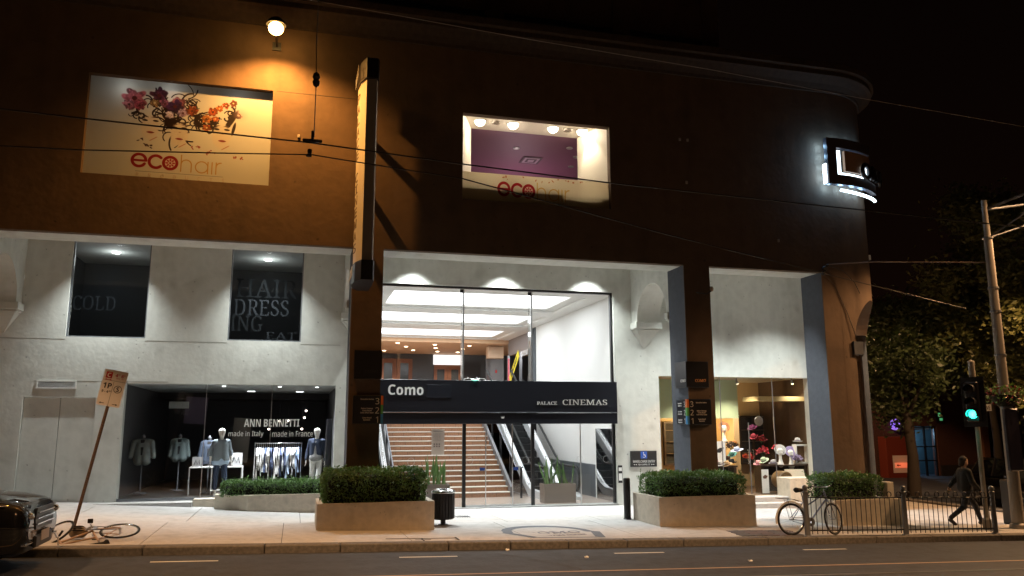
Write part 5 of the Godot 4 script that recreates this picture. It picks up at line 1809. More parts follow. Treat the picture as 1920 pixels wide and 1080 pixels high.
func bloom(called: String, label: String, category: String, at: Vector3, r: float, cols: Array) -> void:
	var t := thing(called, label, category, at)
	var st := Mb.new()
	var pe := Mb.new()
	for i in 46:
		var d := Vector3(rng.randfn(0, 1), absf(rng.randfn(0, 0.8)) + 0.1, rng.randfn(0, 1)).normalized() * r * rng.randf_range(0.5, 1.0)
		if i < 14: st.tube([Vector3(0, -0.1, 0), d], 0.004, 4)
		var c: Array = cols[rng.randi() % cols.size()]
		for k in 4: leaf(pe, d + Vector3(rng.randfn(0, 0.018), rng.randfn(0, 0.018), rng.randfn(0, 0.018)), rng.randf_range(0.05, 0.11), Color(c[0], c[1], c[2]))
	part("stems", st, mat(0.05, 0.08, 0.03), t)
	part("petals", pe, M.leaf, t)

func head_stand(label: String, at: Vector3, c: Array) -> void:
	var t := thing("hat_mannequin", label, "display head", at)
	var h := Mb.new()
	body(h, [[Vector3(0, 0.36, 0.01), Vector3(0, 0.42, 0.0), 0.075, 0.09], [Vector3(0, 0.12, 0), Vector3(0, 0.30, 0), 0.05, 0.045], [Vector3(0, 0.0, 0), Vector3(0, 0.1, 0), 0.10, 0.06], [Vector3(0, 0.37, 0.085), Vector3(0, 0.35, 0.095), 0.012, 0.016]], 0.013, 0.03)
	part("head", h, M.white, t)
	var d := Mb.new()
	for k in 5:
		d.lathe([[0.05 + k * 0.03, -0.005], [0.07 + k * 0.03, 0.012], [0.052 + k * 0.03, 0.014]], Vector3(0.02, 0.45, -0.02), Basis(Vector3(1, 0, 0.3).normalized(), 1.1), 14)
	part("headpiece", d, mat(c[0], c[1], c[2]), t)

func right_shop() -> void:
	var f0 := -0.02
	var green_wall := mat(0.42, 0.54, 0.38, 0.7)
	var w := Mb.new()
	w.span(Vector3(10.3, 2.35, -9.7), Vector3(14.6, 3.75, -9.5)); w.span(Vector3(10.3, f0, -7.42), Vector3(10.4, 3.75, -7.41))
	solo("hat_shop_bulkhead", w, green_wall, "pale green bulkhead wall high in the hat shop", "wall", "", "structure")
	var w2 := Mb.new()
	w2.span(Vector3(10.2, f0, -11.2), Vector3(17.0, 3.75, -11.0)); w2.span(Vector3(10.2, f0 - 0.1, -11), Vector3(10.4, 3.75, -7.43)); w2.span(Vector3(16.8, f0 - 0.1, -11), Vector3(17.0, 3.75, -7.41)); w2.span(Vector3(14.4, f0, -11), Vector3(14.6, 2.35, -9.5))
	solo("hat_shop_wall", w2, mat(0.62, 0.46, 0.26, 0.7), "warm cream walls of the hat shop", "wall", "", "structure")
	var fl := Mb.new()
	fl.span(Vector3(10.4, f0 - 0.1, -11), Vector3(16.8, f0, -7.402))
	solo("hat_shop_floor", fl, mat(0.16, 0.1, 0.06, 0.5), "brown floor of the hat shop", "floor", "", "structure")
	var c := Mb.new()
	c.span(Vector3(10.2, 3.65, -11), Vector3(17.0, 3.75, -7.41))
	solo("hat_shop_ceiling", c, mat(0.55, 0.52, 0.42), "cream ceiling of the hat shop", "ceiling", "", "structure")
	var bm := Mb.new()
	bm.span(Vector3(14.6, 2.9, -9.2), Vector3(16.8, 3.05, -8.2))
	solo("hat_shop_beam", bm, mat(0.40, 0.32, 0.16), "tan ceiling beam at the hat shop's right side", "beam", "", "structure")
	var g := thing("hat_shop_window", "glass front of the warm hat shop with a glass door", "shop window")
	var z := ZW - 0.08
	for e in [[10.55, 12.62], [12.63, 13.55], [13.56, 14.45], [14.46, 15.75]]:
		var p := Mb.new()
		p.quad(Vector3(e[0], -0.02, z), Vector3(e[1], -0.02, z), Vector3(e[1], 3.59, z), Vector3(e[0], 3.59, z))
		part("pane", p, M.glass, g)
	for x: float in [12.625, 13.555, 14.455]:
		var p := Mb.new()
		p.span(Vector3(x - 0.01, -0.02, z - 0.012), Vector3(x + 0.01, 3.59 if x != 13.555 else 2.2, z + 0.012))
		part("glass_joint", p, M.grey_metal, g)
	for x: float in [13.48, 13.66]:
		var p := Mb.new()
		p.tube([Vector3(x, 0.95, z), Vector3(x, 0.97, z + 0.06), Vector3(x, 1.35, z + 0.06), Vector3(x, 1.37, z)], 0.012, 6)
		part("handle", p, M.chrome, g)
	# dark window frames and shelves inside
	for e in [[12.9, 1.5, -10.9, 0.9, 1.5], [15.9, 1.6, -10.8, 1.1, 1.7]]:
		var t := thing("wall_cabinet", "dark glazed cabinet on the hat shop's %s wall" % ("orange left" if e[0] < 14 else "dim right"), "cabinet", Vector3(e[0], e[1], e[2]))
		var b := Mb.new()
		b.wall(-e[3] / 2, e[3] / 2, -e[4] / 2, e[4] / 2, 0.08, 0.08, [[-e[3] / 2 + 0.06, -0.03, -e[4] / 2 + 0.06, e[4] / 2 - 0.06], [0.03, e[3] / 2 - 0.06, -e[4] / 2 + 0.06, e[4] / 2 - 0.06]])
		part("frame", b, mat(0.06, 0.035, 0.02, 0.5), t)
		var bk := Mb.new()
		bk.box(Vector3(0, 0, -0.03), Vector3(e[3], e[4], 0.04))
		part("back", bk, mat(0.035, 0.03, 0.028), t)
		for k in 3:
			var s := Mb.new()
			s.box(Vector3(0, -e[4] / 2 + 0.4 + k * 0.4, 0.03), Vector3(e[3] - 0.12, 0.02, 0.09))
			part("shelf", s, mat(0.2, 0.15, 0.1), t)
	for e in [[12.9, 0.85, -8.35, 1.5, 0.55, "dark display table under the hats left of the glass door"], [15.2, 0.86, -8.1, 1.7, 0.5, "dark display table under the white heads right of the glass door"]]:
		var t := thing("display_table", e[5], "table", Vector3(e[0], f0, e[2]))
		var b := Mb.new()
		b.rbox(Vector3(0, e[1], 0), Vector3(e[3], 0.05, e[4]), 0.01)
		part("top", b, mat(0.05, 0.03, 0.02, 0.4), t)
		for x: float in [-1, 1]:
			var l := Mb.new()
			l.span(Vector3(x * e[3] / 2 - 0.05 - x * 0.06, 0, -0.2), Vector3(x * e[3] / 2 + 0.05 - x * 0.06, e[1] - 0.03, 0.2))
			part("leg", l, mat(0.05, 0.03, 0.02, 0.4), t)
		var cl := Mb.new()
		cl.span(Vector3(-e[3] / 2 + 0.15, 0.05, -0.18), Vector3(e[3] / 2 - 0.15, e[1] - 0.04, -0.1))
		part("panel", cl, mat(0.03, 0.02, 0.015), t)
	var y := f0 + 0.88
	bloom("flower_bunch", "bunch of pink flowers at the left end of the hat display", "flowers", Vector3(12.45, y + 0.28, -8.2), 0.26, [[0.45, 0.08, 0.2], [0.5, 0.2, 0.3], [0.3, 0.05, 0.1]])
	bloom("feather_spray", "brown feather spray above the pink flowers", "feathers", Vector3(12.35, y + 0.62, -8.4), 0.24, [[0.12, 0.05, 0.03], [0.3, 0.15, 0.08], [0.05, 0.02, 0.02]])
	bloom("flower_bunch", "bunch of red flowers between glass door and white heads", "flowers", Vector3(14.72, y + 0.35, -8.3), 0.24, [[0.5, 0.03, 0.05], [0.3, 0.02, 0.04]])
	bloom("fascinator", "black feather fascinator hanging in front of the orange wall", "hat", Vector3(13.75, y + 0.55, -8.6), 0.20, [[0.02, 0.015, 0.015], [0.08, 0.05, 0.04]])
	bloom("flower_bunch", "dark red flowers on the back shelf beside the right cabinet", "flowers", Vector3(15.1, y + 0.75, -9.0), 0.2, [[0.35, 0.03, 0.04], [0.15, 0.02, 0.03]])
	hat("pale_blue_hat", "wide pale blue hat tilted in front of the orange wall", Vector3(13.72, y + 0.45, -8.2), [0.45, 0.52, 0.72], 0.21, 0.25)
	hat("straw_hat", "straw hat on the display near the poster card", Vector3(13.15, y + 0.1, -8.3), [0.5, 0.36, 0.2], 0.19, 0.1)
	hat("brown_hat", "brown hat at the front of the left display table", Vector3(12.75, y + 0.06, -8.15), [0.22, 0.11, 0.06], 0.18, 0.0)
	hat("green_hat", "pale green rosette hat beside the white heads", Vector3(14.55, y + 0.12, -8.0), [0.35, 0.45, 0.32], 0.17, 0.5)
	hat("cream_hat", "cream hat high on the left of the hat display", Vector3(12.55, y + 0.78, -8.5), [0.6, 0.5, 0.36], 0.14, 0.3)
	hat("orange_hat", "orange hat on a stand by the glass door", Vector3(14.1, y + 0.62, -9.0), [0.5, 0.22, 0.06], 0.16, -0.2)
	hat("red_hat", "red hat in front of the right cabinet", Vector3(15.4, y + 0.5, -8.6), [0.4, 0.03, 0.05], 0.15, 0.3)
	bloom("feather_spray", "cream and brown feathers beside the poster card", "feathers", Vector3(13.3, y + 0.5, -8.5), 0.2, [[0.5, 0.4, 0.28], [0.2, 0.1, 0.05]])
	bloom("flower_bunch", "dusky pink flowers low on the left table", "flowers", Vector3(12.75, y + 0.12, -8.0), 0.18, [[0.5, 0.2, 0.28], [0.35, 0.12, 0.16]])
	bloom("flower_bunch", "red and orange blooms under the round mirror", "flowers", Vector3(14.35, y + 0.2, -8.6), 0.18, [[0.45, 0.1, 0.03], [0.5, 0.03, 0.03]])
	bloom("feather_spray", "lilac feathers at the right end of the hat table", "feathers", Vector3(15.75, y + 0.15, -7.95), 0.16, [[0.35, 0.28, 0.5], [0.25, 0.2, 0.36]])
	hat("burgundy_hat", "burgundy hat on the wall above the red flowers", Vector3(14.85, y + 0.85, -9.0), [0.25, 0.03, 0.06], 0.14, 0.5)
	hat("grey_hat", "grey hat beside the white heads on the right table", Vector3(14.85, y + 0.04, -7.95), [0.4, 0.4, 0.42], 0.16, 0.1)
	hat("tan_hat", "tan hat leaning at the foot of the poster card", Vector3(13.2, y + 0.02, -7.95), [0.42, 0.28, 0.14], 0.17, 0.35)
	hat("navy_hat", "navy hat high before the left cabinet", Vector3(12.95, y + 0.95, -9.2), [0.04, 0.05, 0.12], 0.16, 0.3)
	hat("ivory_hat", "ivory hat on a peg on the orange wall", Vector3(13.45, y + 0.9, -9.4), [0.62, 0.56, 0.44], 0.15, 0.6)
	for e in [["lemon_hat", "lemon hat before the left cabinet", 12.6, 0.32, -8.9, 0.6, 0.52, 0.2], ["coral_hat", "coral hat half behind the pink flowers", 12.75, 0.5, -8.6, 0.55, 0.2, 0.15], ["white_hat", "white hat standing at the left table's edge", 13.05, 0.04, -8.05, 0.7, 0.68, 0.64],
			["chocolate_hat", "chocolate hat behind the glass door handles", 13.6, 0.15, -8.6, 0.1, 0.05, 0.03], ["teal_hat", "teal hat at the foot of the orange wall", 13.95, 0.28, -8.9, 0.08, 0.26, 0.26], ["plum_hat", "plum hat under the beam beside the right cabinet", 15.05, 1.15, -9.4, 0.18, 0.04, 0.14],
			["rose_hat", "rose hat low beside the red flowers", 14.45, 0.02, -8.15, 0.6, 0.28, 0.32], ["silver_hat", "silver hat above the open display box", 15.95, 0.72, -8.2, 0.5, 0.5, 0.52]]:
		hat(e[0], e[1], Vector3(e[2], y + e[3], e[4]), [e[5], e[6], e[7]], 0.17, rng.randf_range(-0.2, 0.6))
	hat("black_hat", "black hat low on the left display table", Vector3(13.45, y + 0.08, -8.1), [0.02, 0.02, 0.02], 0.17, 0.1)
	head_stand("white display head wearing a grey disc headpiece", Vector3(15.15, y + 0.02, -8.0), [0.5, 0.52, 0.54])
	head_stand("white display head in lilac headpiece at the table's right end", Vector3(15.6, y - 0.04, -8.1), [0.3, 0.25, 0.5])
	head_stand("display head with a brown headpiece before the orange wall", Vector3(13.85, y + 0.75, -9.2), [0.35, 0.16, 0.08])
	# cards, boxes, seats
	var cd := thing("poster_card", "white poster card with a dark hat drawing", "card", Vector3(12.98, y + 0.45, -8.0))
	var cm := Mb.new()
	cm.box(Vector3.ZERO, Vector3(0.42, 0.62, 0.012))
	part("board", cm, M.white, cd)
	var hm := Mb.new()
	hm.prism(PackedVector2Array([Vector2(-0.14, 0.02), Vector2(0.0, 0.10), Vector2(0.15, 0.12), Vector2(0.12, 0.04), Vector2(0.02, -0.05), Vector2(-0.1, -0.04)]), 0.007, 0.01)
	part("hat_print", hm, M.dark, cd)
	var c2 := thing("poster_card", "tall white card with a brown hat print by the steps", "card", Vector3(14.18, f0 + 0.42, -7.4))
	var cm2 := Mb.new()
	cm2.box(Vector3.ZERO, Vector3(0.24, 0.72, 0.012))
	part("board", cm2, M.white, c2)
	var hm2 := Mb.new()
	hm2.prism(PackedVector2Array([Vector2(-0.09, 0.14), Vector2(0.0, 0.2), Vector2(0.09, 0.16), Vector2(0.03, 0.08), Vector2(-0.06, 0.08)]), 0.007, 0.01)
	part("hat_print", hm2, mat(0.12, 0.05, 0.03), c2)
	var bx := thing("open_display_box", "open white display box at the right end of the hats", "display box", Vector3(15.98, y + 0.02, -8.1))
	var bm2 := Mb.new()
	bm2.wall(-0.25, 0.25, 0, 0.62, 0.1, 0.2, [[-0.2, 0.2, 0.05, 0.57]])
	part("frame", bm2, M.white, bx)
	var pf := Mb.new()
	pf.lathe([[0.24, 0.0], [0.27, 0.06], [0.27, 0.42], [0.24, 0.46], [0.0001, 0.47]], Vector3.ZERO, Basis(Vector3.RIGHT, PI / 2), 22)
	var pfo := solo("hat_box", pf, mat(0.14, 0.08, 0.03, 0.5), "round brown hat box lying beside the steps", "hat box")
	pfo.position = Vector3(14.85, f0 + 0.45, -7.75)
	var pp := Mb.new()
	pp.box(Vector3.ZERO, Vector3(0.62, 0.5, 0.02), Basis(Vector3.UP, -0.2) * Basis(Vector3.RIGHT, -0.35))
	var ppo := solo("open_book", pp, mat(0.75, 0.65, 0.5), "large pale open sheet leaning behind the low wall", "poster")
	ppo.position = Vector3(15.32, f0 + 0.52, -7.5)
	var mir := Mb.new()
	mir.lathe([[0.0001, 0.0], [0.15, 0.0], [0.16, 0.015], [0.15, 0.03]], Vector3.ZERO, Basis(Vector3.RIGHT, PI / 2), 20)
	var mo := solo("round_mirror", mir, M.steel, "round mirror beside the green reflection in the hat shop", "mirror")
	mo.position = Vector3(14.55, 2.25, -8.2)
	# lights
	for p in [[15.8, -8.1, "bright one at the right end of the window"], [12.6, -8.4, "one over the pink flowers"], [14.0, -8.5, "one above the glass door"]]:
		var t := thing("track_spot", "small ceiling spotlight in the hat shop, " + p[2], "ceiling light", Vector3(p[0], 3.60, p[1]), 0, "spotlights of the hat shop")
		var s := Mb.new()
		s.tube([Vector3(0, 0.05, 0), Vector3(0, -0.02, 0), Vector3(0.04, -0.12, -0.03)], [0.02, 0.03, 0.05], 10)
		part("housing", s, M.grey_metal, t)
		var b := Mb.new()
		b.ball(Vector3(0.045, -0.125, -0.034), Vector3(0.045, 0.03, 0.045), 6)
		part("bulb", b, glow(1.0, 0.82, 0.55, 12.0 if p[0] > 15 else 5.0), t)
		spot(t.position + Vector3(0.05, -0.18, -0.04), t.position + Vector3(0.1, -2, -0.25), 7.5, L(1.0, 0.84, 0.60), 60, 0.8)
	omni(Vector3(13.2, 2.15, -9.9), 2.4, L(1.0, 0.66, 0.30), 0.1)
	var bl := Mb.new()
	bl.ball(Vector3.ZERO, Vector3(0.06, 0.06, 0.06), 6)
	var blo := solo("wall_lamp", bl, glow(1.0, 0.66, 0.28, 4.0), "small warm lamp against the orange wall of the hat shop", "lamp")
	blo.position = Vector3(13.2, 2.15, -9.9)
	# steps and low wall outside
	var st := thing("entry_steps", "two shallow concrete steps up to the hat shop door", "steps", Vector3(13.4, 0, 0))
	for i in 2:
		var s := Mb.new()
		s.rbox(Vector3(0, -0.44 + i * 0.14 + 0.1, ZW + 0.5 - i * 0.2), Vector3(2.3 if i == 0 else 2.1, 0.42, 1.0 - i * 0.4 - 0.01), 0.01)
		part("step", s, M.concrete, st)
	var lw := Mb.new()
	lw.rbox(Vector3(15.0, 0.0, ZW + 0.35), Vector3(1.25, 1.1, 0.68), 0.012)
	solo("low_wall", lw, M.beige, "low cream wall block beside the hat shop steps", "wall")


# ---------- signs ----------
func corner_sign() -> void:
	var t := thing("corner_sign", "halo-lit square C shaped sign high on the rounded corner", "sign")
	var P := func(s: float, y: float, out: float) -> Vector3:
		if s < CX: return Vector3(s, y, ZF + out)
		var q := corner((s - CX) / CR, out)
		return Vector3(q.x, y, q.y)
	var strip := func(s0: float, s1: float, y0: float, y1: float, o0: float, o1: float) -> Mb:
		var mb := Mb.new()
		var n := maxi(1, int((s1 - s0) / 0.12))
		for i in n:
			var a := lerpf(s0, s1, float(i) / n)
			var b := lerpf(s0, s1, float(i + 1) / n)
			mb.quad(P.call(a, y0, o1), P.call(b, y0, o1), P.call(b, y1, o1), P.call(a, y1, o1))
			mb.quad(P.call(b, y0, o0), P.call(a, y0, o0), P.call(a, y1, o0), P.call(b, y1, o0))
			mb.quad(P.call(a, y1, o1), P.call(b, y1, o1), P.call(b, y1, o0), P.call(a, y1, o0))
			mb.quad(P.call(a, y0, o0), P.call(b, y0, o0), P.call(b, y0, o1), P.call(a, y0, o1))
		mb.quad(P.call(s0, y0, o0), P.call(s0, y0, o1), P.call(s0, y1, o1), P.call(s0, y1, o0))
		mb.quad(P.call(s1, y0, o1), P.call(s1, y0, o0), P.call(s1, y1, o0), P.call(s1, y1, o1))
		return mb
	var dk := mat(0.06, 0.05, 0.06, 0.5)
	part("left_bar", strip.call(14.10, 14.40, 8.75, 10.1, 0.22, 0.36), dk, t)
	part("top_bar", strip.call(14.40, 15.7, 9.82, 10.1, 0.22, 0.36), dk, t)
	part("bottom_bar", strip.call(14.40, 16.1, 8.75, 9.03, 0.22, 0.36), dk, t)
	part("panel", strip.call(14.62, 15.6, 9.14, 9.74, 0.30, 0.38), mat(0.35, 0.20, 0.11, 0.6), t)
	var lit := glow(0.72, 0.88, 1.0, 4.0)
	part("halo_tube", strip.call(14.44, 14.58, 9.08, 9.78, 0.24, 0.26), lit, t)
	part("halo_tube", strip.call(14.58, 15.6, 9.05, 9.13, 0.24, 0.26), lit, t)
	part("halo_tube", strip.call(14.06, 14.09, 8.78, 9.35, 0.16, 0.30), lit, t)
	var pts := []
	for i in 18:
		var s := 14.5 + i * 0.098
		pts.append(P.call(s, 8.60 - sin(i / 17.0 * PI) * 0.04, 0.3))
	var tb := Mb.new()
	tb.tube(pts, 0.045, 8)
	part("halo_tube", tb, lit, t)
	for i in 3:
		var s := 15.25 + i * 0.42
		var a: float = (s - CX) / CR
		var o := Mb.new()
		var b := Basis(Vector3(cos(a), 0, -sin(a)), Vector3.UP, Vector3(sin(a), 0, cos(a)))
		var ctr: Vector3 = P.call(s, 9.22, 0.46)
		var w := []
		for k in 17:
			w.append(ctr + b * Vector3(cos(TAU * k / 16) * 0.17, sin(TAU * k / 16) * 0.19, 0))
		if i == 1: w = [ctr + b * Vector3(-0.18, -0.2, 0), ctr + b * Vector3(-0.18, 0.18, 0), ctr + b * Vector3(0, 0.1, 0), ctr + b * Vector3(0, -0.2, 0), ctr + b * Vector3(0, 0.12, 0), ctr + b * Vector3(0.18, 0.18, 0), ctr + b * Vector3(0.18, -0.2, 0)]
		o.tube(w, 0.065, 8)
		part("letter", o, M.black, t)
		var h := Mb.new()
		h.box(ctr - b * Vector3(0, 0, 0.06), Vector3(0.22, 0.26, 0.02), b)
		part("letter_glow", h, lit, t)
	for p in [[14.08, 9.9], [14.08, 9.6], [14.08, 9.3], [14.08, 9.0], [14.2, 8.72], [14.6, 8.70], [15.0, 8.70], [15.4, 8.70], [14.6, 10.12], [15.1, 10.12], [15.6, 10.12]]:
		omni(P.call(p[0], p[1], 0.15), 0.16 if p[1] < 10 else 0.07, L(0.36, 0.66, 1.0), 0.06)


func directory(label: String, at: Vector3, mirror: bool) -> void:
	# the board wraps the column's corner; at is the middle of its front
	var t := thing("directory_board", label, "sign", at)
	var s := -1.0 if mirror else 1.0
	var b := Mb.new()
	b.rbox(Vector3(0, 0, -0.28), Vector3(0.68, 0.64, 0.60), 0.006)
	part("board", b, M.sign_black, t)
	var cols := [M.orange_strip, M.green_strip, M.blue_strip]
	for i in 3:
		var c := Mb.new()
		c.box(Vector3(-s * 0.318, 0.21 - i * 0.21, 0.024), Vector3(0.055, 0.208, 0.006))
		part("colour_strip", c, cols[i], t)
		var c2 := Mb.new()
		c2.box(Vector3(-s * 0.343, 0.21 - i * 0.21, -0.02), Vector3(0.006, 0.208, 0.09))
		part("colour_strip", c2, cols[i], t)
	var wt := mat(0.62, 0.56, 0.50)
	for i in 3:
		var y := 0.19 - i * 0.21
		text("lettering", str(3 - i), 0, 0.14, wt, t, Vector3(-s * 0.21, y, 0.024))
		var lines: Array = [["Executive Suites"], ["Palace Cinemas", "Como Retail", "Como Office Tower"], ["Como Retail", "Basement"]][i]
		for k in lines.size():
			text("lettering", lines[k], minf(0.3, 0.019 * String(lines[k]).length()), 0.036, wt, t, Vector3(s * 0.02 + (0.0 if mirror else 0.04), y + 0.045 - k * 0.048, 0.024), Basis.IDENTITY, false, true)
	if not mirror:
		var side := Basis(Vector3.UP, -PI / 2)
		for i in 3:
			var y := 0.19 - i * 0.21
			text("lettering", str(3 - i), 0, 0.14, M.white, t, Vector3(-0.344, y, -0.12), side)
			for k in 2:
				text("lettering", ["Executive", "Palace Cinemas", "Como Retail"][i] if k == 0 else ["Suites", "Como Retail", "Basement"][i], 0.22, 0.04, M.white, t, Vector3(-0.344, y + 0.03 - k * 0.06, -0.38), side, false, true)

func plaque(label: String, at: Vector3, m: Material, both: bool) -> void:
	var t := thing("name_plaque", label, "sign", at)
	var b := Mb.new()
	b.rbox(Vector3(0, 0, -0.3), Vector3(0.64, 0.66, 0.64), 0.006)
	part("board", b, M.sign_black, t)
	text("lettering", "COMO", 0.30, 0.075, m, t, Vector3(0.08, -0.16, 0.024), Basis.IDENTITY, true)
	if both:
		text("lettering", "COMO", 0.28, 0.075, M.white, t, Vector3(-0.324, -0.16, -0.16), Basis(Vector3.UP, -PI / 2), true)

func signs() -> void:
	# fascia over the doors
	var f := thing("fascia_sign", "long black fascia sign over the entrance reading Como and Palace Cinemas", "sign")
	var b := Mb.new()
	b.rbox(Vector3(5.54, 2.945, -7.04), Vector3(7.2, 0.88, 0.13), 0.006)
	part("upper_board", b, M.sign_black, f)
	var b2 := Mb.new()
	b2.rbox(Vector3(5.54, 2.325, -7.05), Vector3(7.2, 0.31, 0.13), 0.006)
	part("lower_board", b2, M.sign_black, f)
	var ln := Mb.new()
	ln.span(Vector3(1.95, 2.484, -7.0), Vector3(9.14, 2.504, -6.966))
	part("trim_line", ln, M.grey_metal, f)
	text("lettering", "Como", 0.97, 0.285, M.white, f, Vector3(2.905, 3.10, -6.970), Basis.IDENTITY, false, true, 0.03)
	var pn := Mb.new()
	pn.rbox(Vector3(3.83, 3.075, -6.970), Vector3(0.68, 0.36, 0.012), 0.003)
	part("blank_panel", pn, mat(0.014, 0.016, 0.023, 0.3), f)
	var gm := mat(0.55, 0.54, 0.52, 0.4)
	text("lettering", "PALACE", 0.60, 0.095, gm, f, Vector3(6.97, 2.755, -6.970), Basis.IDENTITY, true, true, 0.015)
	text("lettering", "CINEMAS", 1.37, 0.16, gm, f, Vector3(8.13, 2.785, -6.970), Basis.IDENTITY, true, false, 0.015)
	var cam := Mb.new()
	cam.lathe([[0.0001, -0.045], [0.04, -0.035], [0.055, 0.0], [0.055, 0.03]], Vector3(5.65, 2.36, -6.955))
	part("camera_dome", cam, M.steel, f)
	var gl := thing("bracket_lamp", "small green lamp with curled cable on top of the fascia", "lamp", Vector3(4.85, 3.39, -7.0))
	var cb := Mb.new()
	for s: float in [-1.0, 1.0]:
		var pts := []
		for k in 9:
			var a := PI * k / 8
			pts.append(Vector3(s * 0.18 + cos(a) * 0.13, sin(a) * 0.05, 0))
		cb.tube(pts, 0.008, 6)
	part("cable", cb, M.white, gl)
	var gb := Mb.new()
	gb.rbox(Vector3(0, 0.01, 0.02), Vector3(0.22, 0.05, 0.06), 0.015)
	part("lens", gb, glow(0.15, 0.9, 0.65, 0.35), gl)
	omni(Vector3(4.85, 3.36, -6.93), 0.006, L(0.15, 0.9, 0.65), 0.02)
	plaque("black COMO plaque with orange letters on the column right of the doors", Vector3(9.955, 3.41, -3.56), mat(0.85, 0.40, 0.16, 0.4), true)
	plaque("black COMO plaque with faint letters on the column left of the doors", Vector3(1.575, 3.52, -3.56), mat(0.04, 0.035, 0.035, 0.4), false)
	directory("black directory board with colour strip along its left edge, right column", Vector3(9.96, 2.455, -3.545), false)
	directory("black directory board with colour strip along its right edge, left column", Vector3(1.595, 2.49, -3.545), true)
	# wheelchair sign
	var w := thing("wheelchair_sign", "black wheelchair entry sign with blue symbol on the cream wall", "sign", Vector3(9.965, 1.15, -7.07))
	var wb := Mb.new()
	wb.rbox(Vector3.ZERO, Vector3(0.83, 0.46, 0.05), 0.006)
	part("board", wb, mat(0.03, 0.028, 0.028, 0.4), w)
	var bl := Mb.new()
	bl.box(Vector3(0, 0.11, 0.027), Vector3(0.2, 0.2, 0.006))
	part("blue_square", bl, mat(0.03, 0.10, 0.45), w)
	var ic := Mb.new()
	var rp := []
	for k in 12:
		var a := -2.4 + k * 0.36
		rp.append(Vector3(0.0 + cos(a) * 0.045, 0.085 + sin(a) * 0.045, 0.033))
	ic.tube(rp, 0.006, 5)
	ic.tube([Vector3(-0.012, 0.155, 0.033), Vector3(-0.005, 0.10, 0.033), Vector3(0.035, 0.10, 0.033), Vector3(0.055, 0.055, 0.033)], 0.007, 5)
	ic.ball(Vector3(-0.014, 0.178, 0.033), Vector3(0.012, 0.012, 0.006), 5)
	part("symbol", ic, M.white, w)
	text("lettering", "WHEELCHAIR ENTRY", 0.70, 0.07, M.white, w, Vector3(0, -0.075, 0.027))
	text("lettering", "VIA CHAPEL ST", 0.38, 0.045, M.white, w, Vector3(0, -0.165, 0.027))
	for s: float in [-1.0, 1.0]:
		for k in 2:
			var ar := Mb.new()
			ar.prism(PackedVector2Array([Vector2(s * (0.23 + k * 0.06), -0.18), Vector2(s * (0.23 + k * 0.06), -0.15), Vector2(s * (0.275 + k * 0.06), -0.165)]), 0.026, 0.03)
			part("arrow", ar, M.white, w)
	var nt := thing("door_notice", "small black and white notice on the wall edge by the doors", "sign", Vector3(9.22, 0.72, -7.08))
	var nb := Mb.new()
	nb.rbox(Vector3.ZERO, Vector3(0.13, 0.50, 0.02), 0.003)
	part("board", nb, M.black, nt)
	for e in [[-0.08, 0.2], [0.14, 0.1]]:
		var q := Mb.new()
		q.box(Vector3(0, e[0], 0.012), Vector3(0.1, e[1], 0.004))
		part("label_panel", q, M.white, nt)
	# projecting blade sign
	var p := thing("blade_sign", "tall projecting cream blade sign with black caps on the upper wall", "sign")
	var sec := PackedVector2Array([Vector2(1.235, 1.9), Vector2(1.455, 1.9), Vector2(1.49, 2.0), Vector2(1.50, 2.6), Vector2(1.49, 3.24), Vector2(1.25, 3.24), Vector2(1.13, 2.95), Vector2(1.095, 2.6), Vector2(1.135, 2.2)])
	var up := Transform3D(Basis(Vector3.RIGHT, Vector3(0, 0, -1), Vector3.UP), Vector3.ZERO)
	var bd := Mb.new()
	bd.prism(sec, 5.63, 9.78, up)
	part("body", bd, mat(0.60, 0.56, 0.46, 0.5), p)
	var ff := Mb.new()
	ff.span(Vector3(1.237, 5.64, -1.91), Vector3(1.453, 9.77, -1.89))
	part("front_strip", ff, mat(0.24, 0.21, 0.18, 0.5), p)
	var big := PackedVector2Array()
	for v in sec: big.append(Vector2(1.33, 2.6) + (v - Vector2(1.33, 2.6)) * 1.12)
	for e in [[5.20, 5.628], [9.782, 10.25]]:
		var c := Mb.new()
		c.prism(big, e[0], e[1], up)
		part("cap", c, M.black, p)
	for y: float in [6.4, 7.7, 9.0]:
		var br := Mb.new()
		br.span(Vector3(1.3, y, ZF), Vector3(1.42, y + 0.12, -3.238))
		part("bracket", br, M.dark_metal, p)
	var face_left := Basis(Vector3.UP, -PI / 2)
	var w2 := "PALACE CINEMAS"
	for i in w2.length():
		if w2[i] != " ":
			text("lettering", w2[i], 0.28, 0.2, mat(0.16, 0.12, 0.08), p, Vector3(1.115, 9.5 - i * 0.27, -2.42), Basis(Vector3.UP, -PI / 2 + 0.1), false, false, 0.02)
	text("lettering", "PALACE", 0.9, 0.24, M.white, p, Vector3(1.048, 10.0, -2.4), face_left, true)
	text("lettering", "COMO", 0.8, 0.22, M.white, p, Vector3(1.048, 5.42, -2.4), face_left, true)
	# flood lamp
	var l := thing("flood_lamp", "glaring orange flood lamp on a short bracket above the poster", "lamp", Vector3(-0.80, 11.12, ZF))
	var arm := Mb.new()
	arm.box(Vector3(0, -0.02, 0.02), Vector3(0.2, 0.2, 0.04))
	arm.tube([Vector3(0, -0.02, 0.04), Vector3(0, 0.0, 0.5), Vector3(0, 0.08, 0.8)], 0.025)
	part("bracket", arm, M.dark_metal, l)
	var hd := Mb.new()
	hd.lathe([[0.0001, 0.16], [0.13, 0.17], [0.20, 0.10], [0.225, 0.02], [0.215, 0.02], [0.195, 0.09], [0.0001, 0.14]], Vector3(0, 0.06, 0.9))
	part("housing", hd, M.dark_metal, l)
	var bu := Mb.new()
	bu.ball(Vector3(0, 0.0, 0.9), Vector3(0.17, 0.15, 0.17), 10)
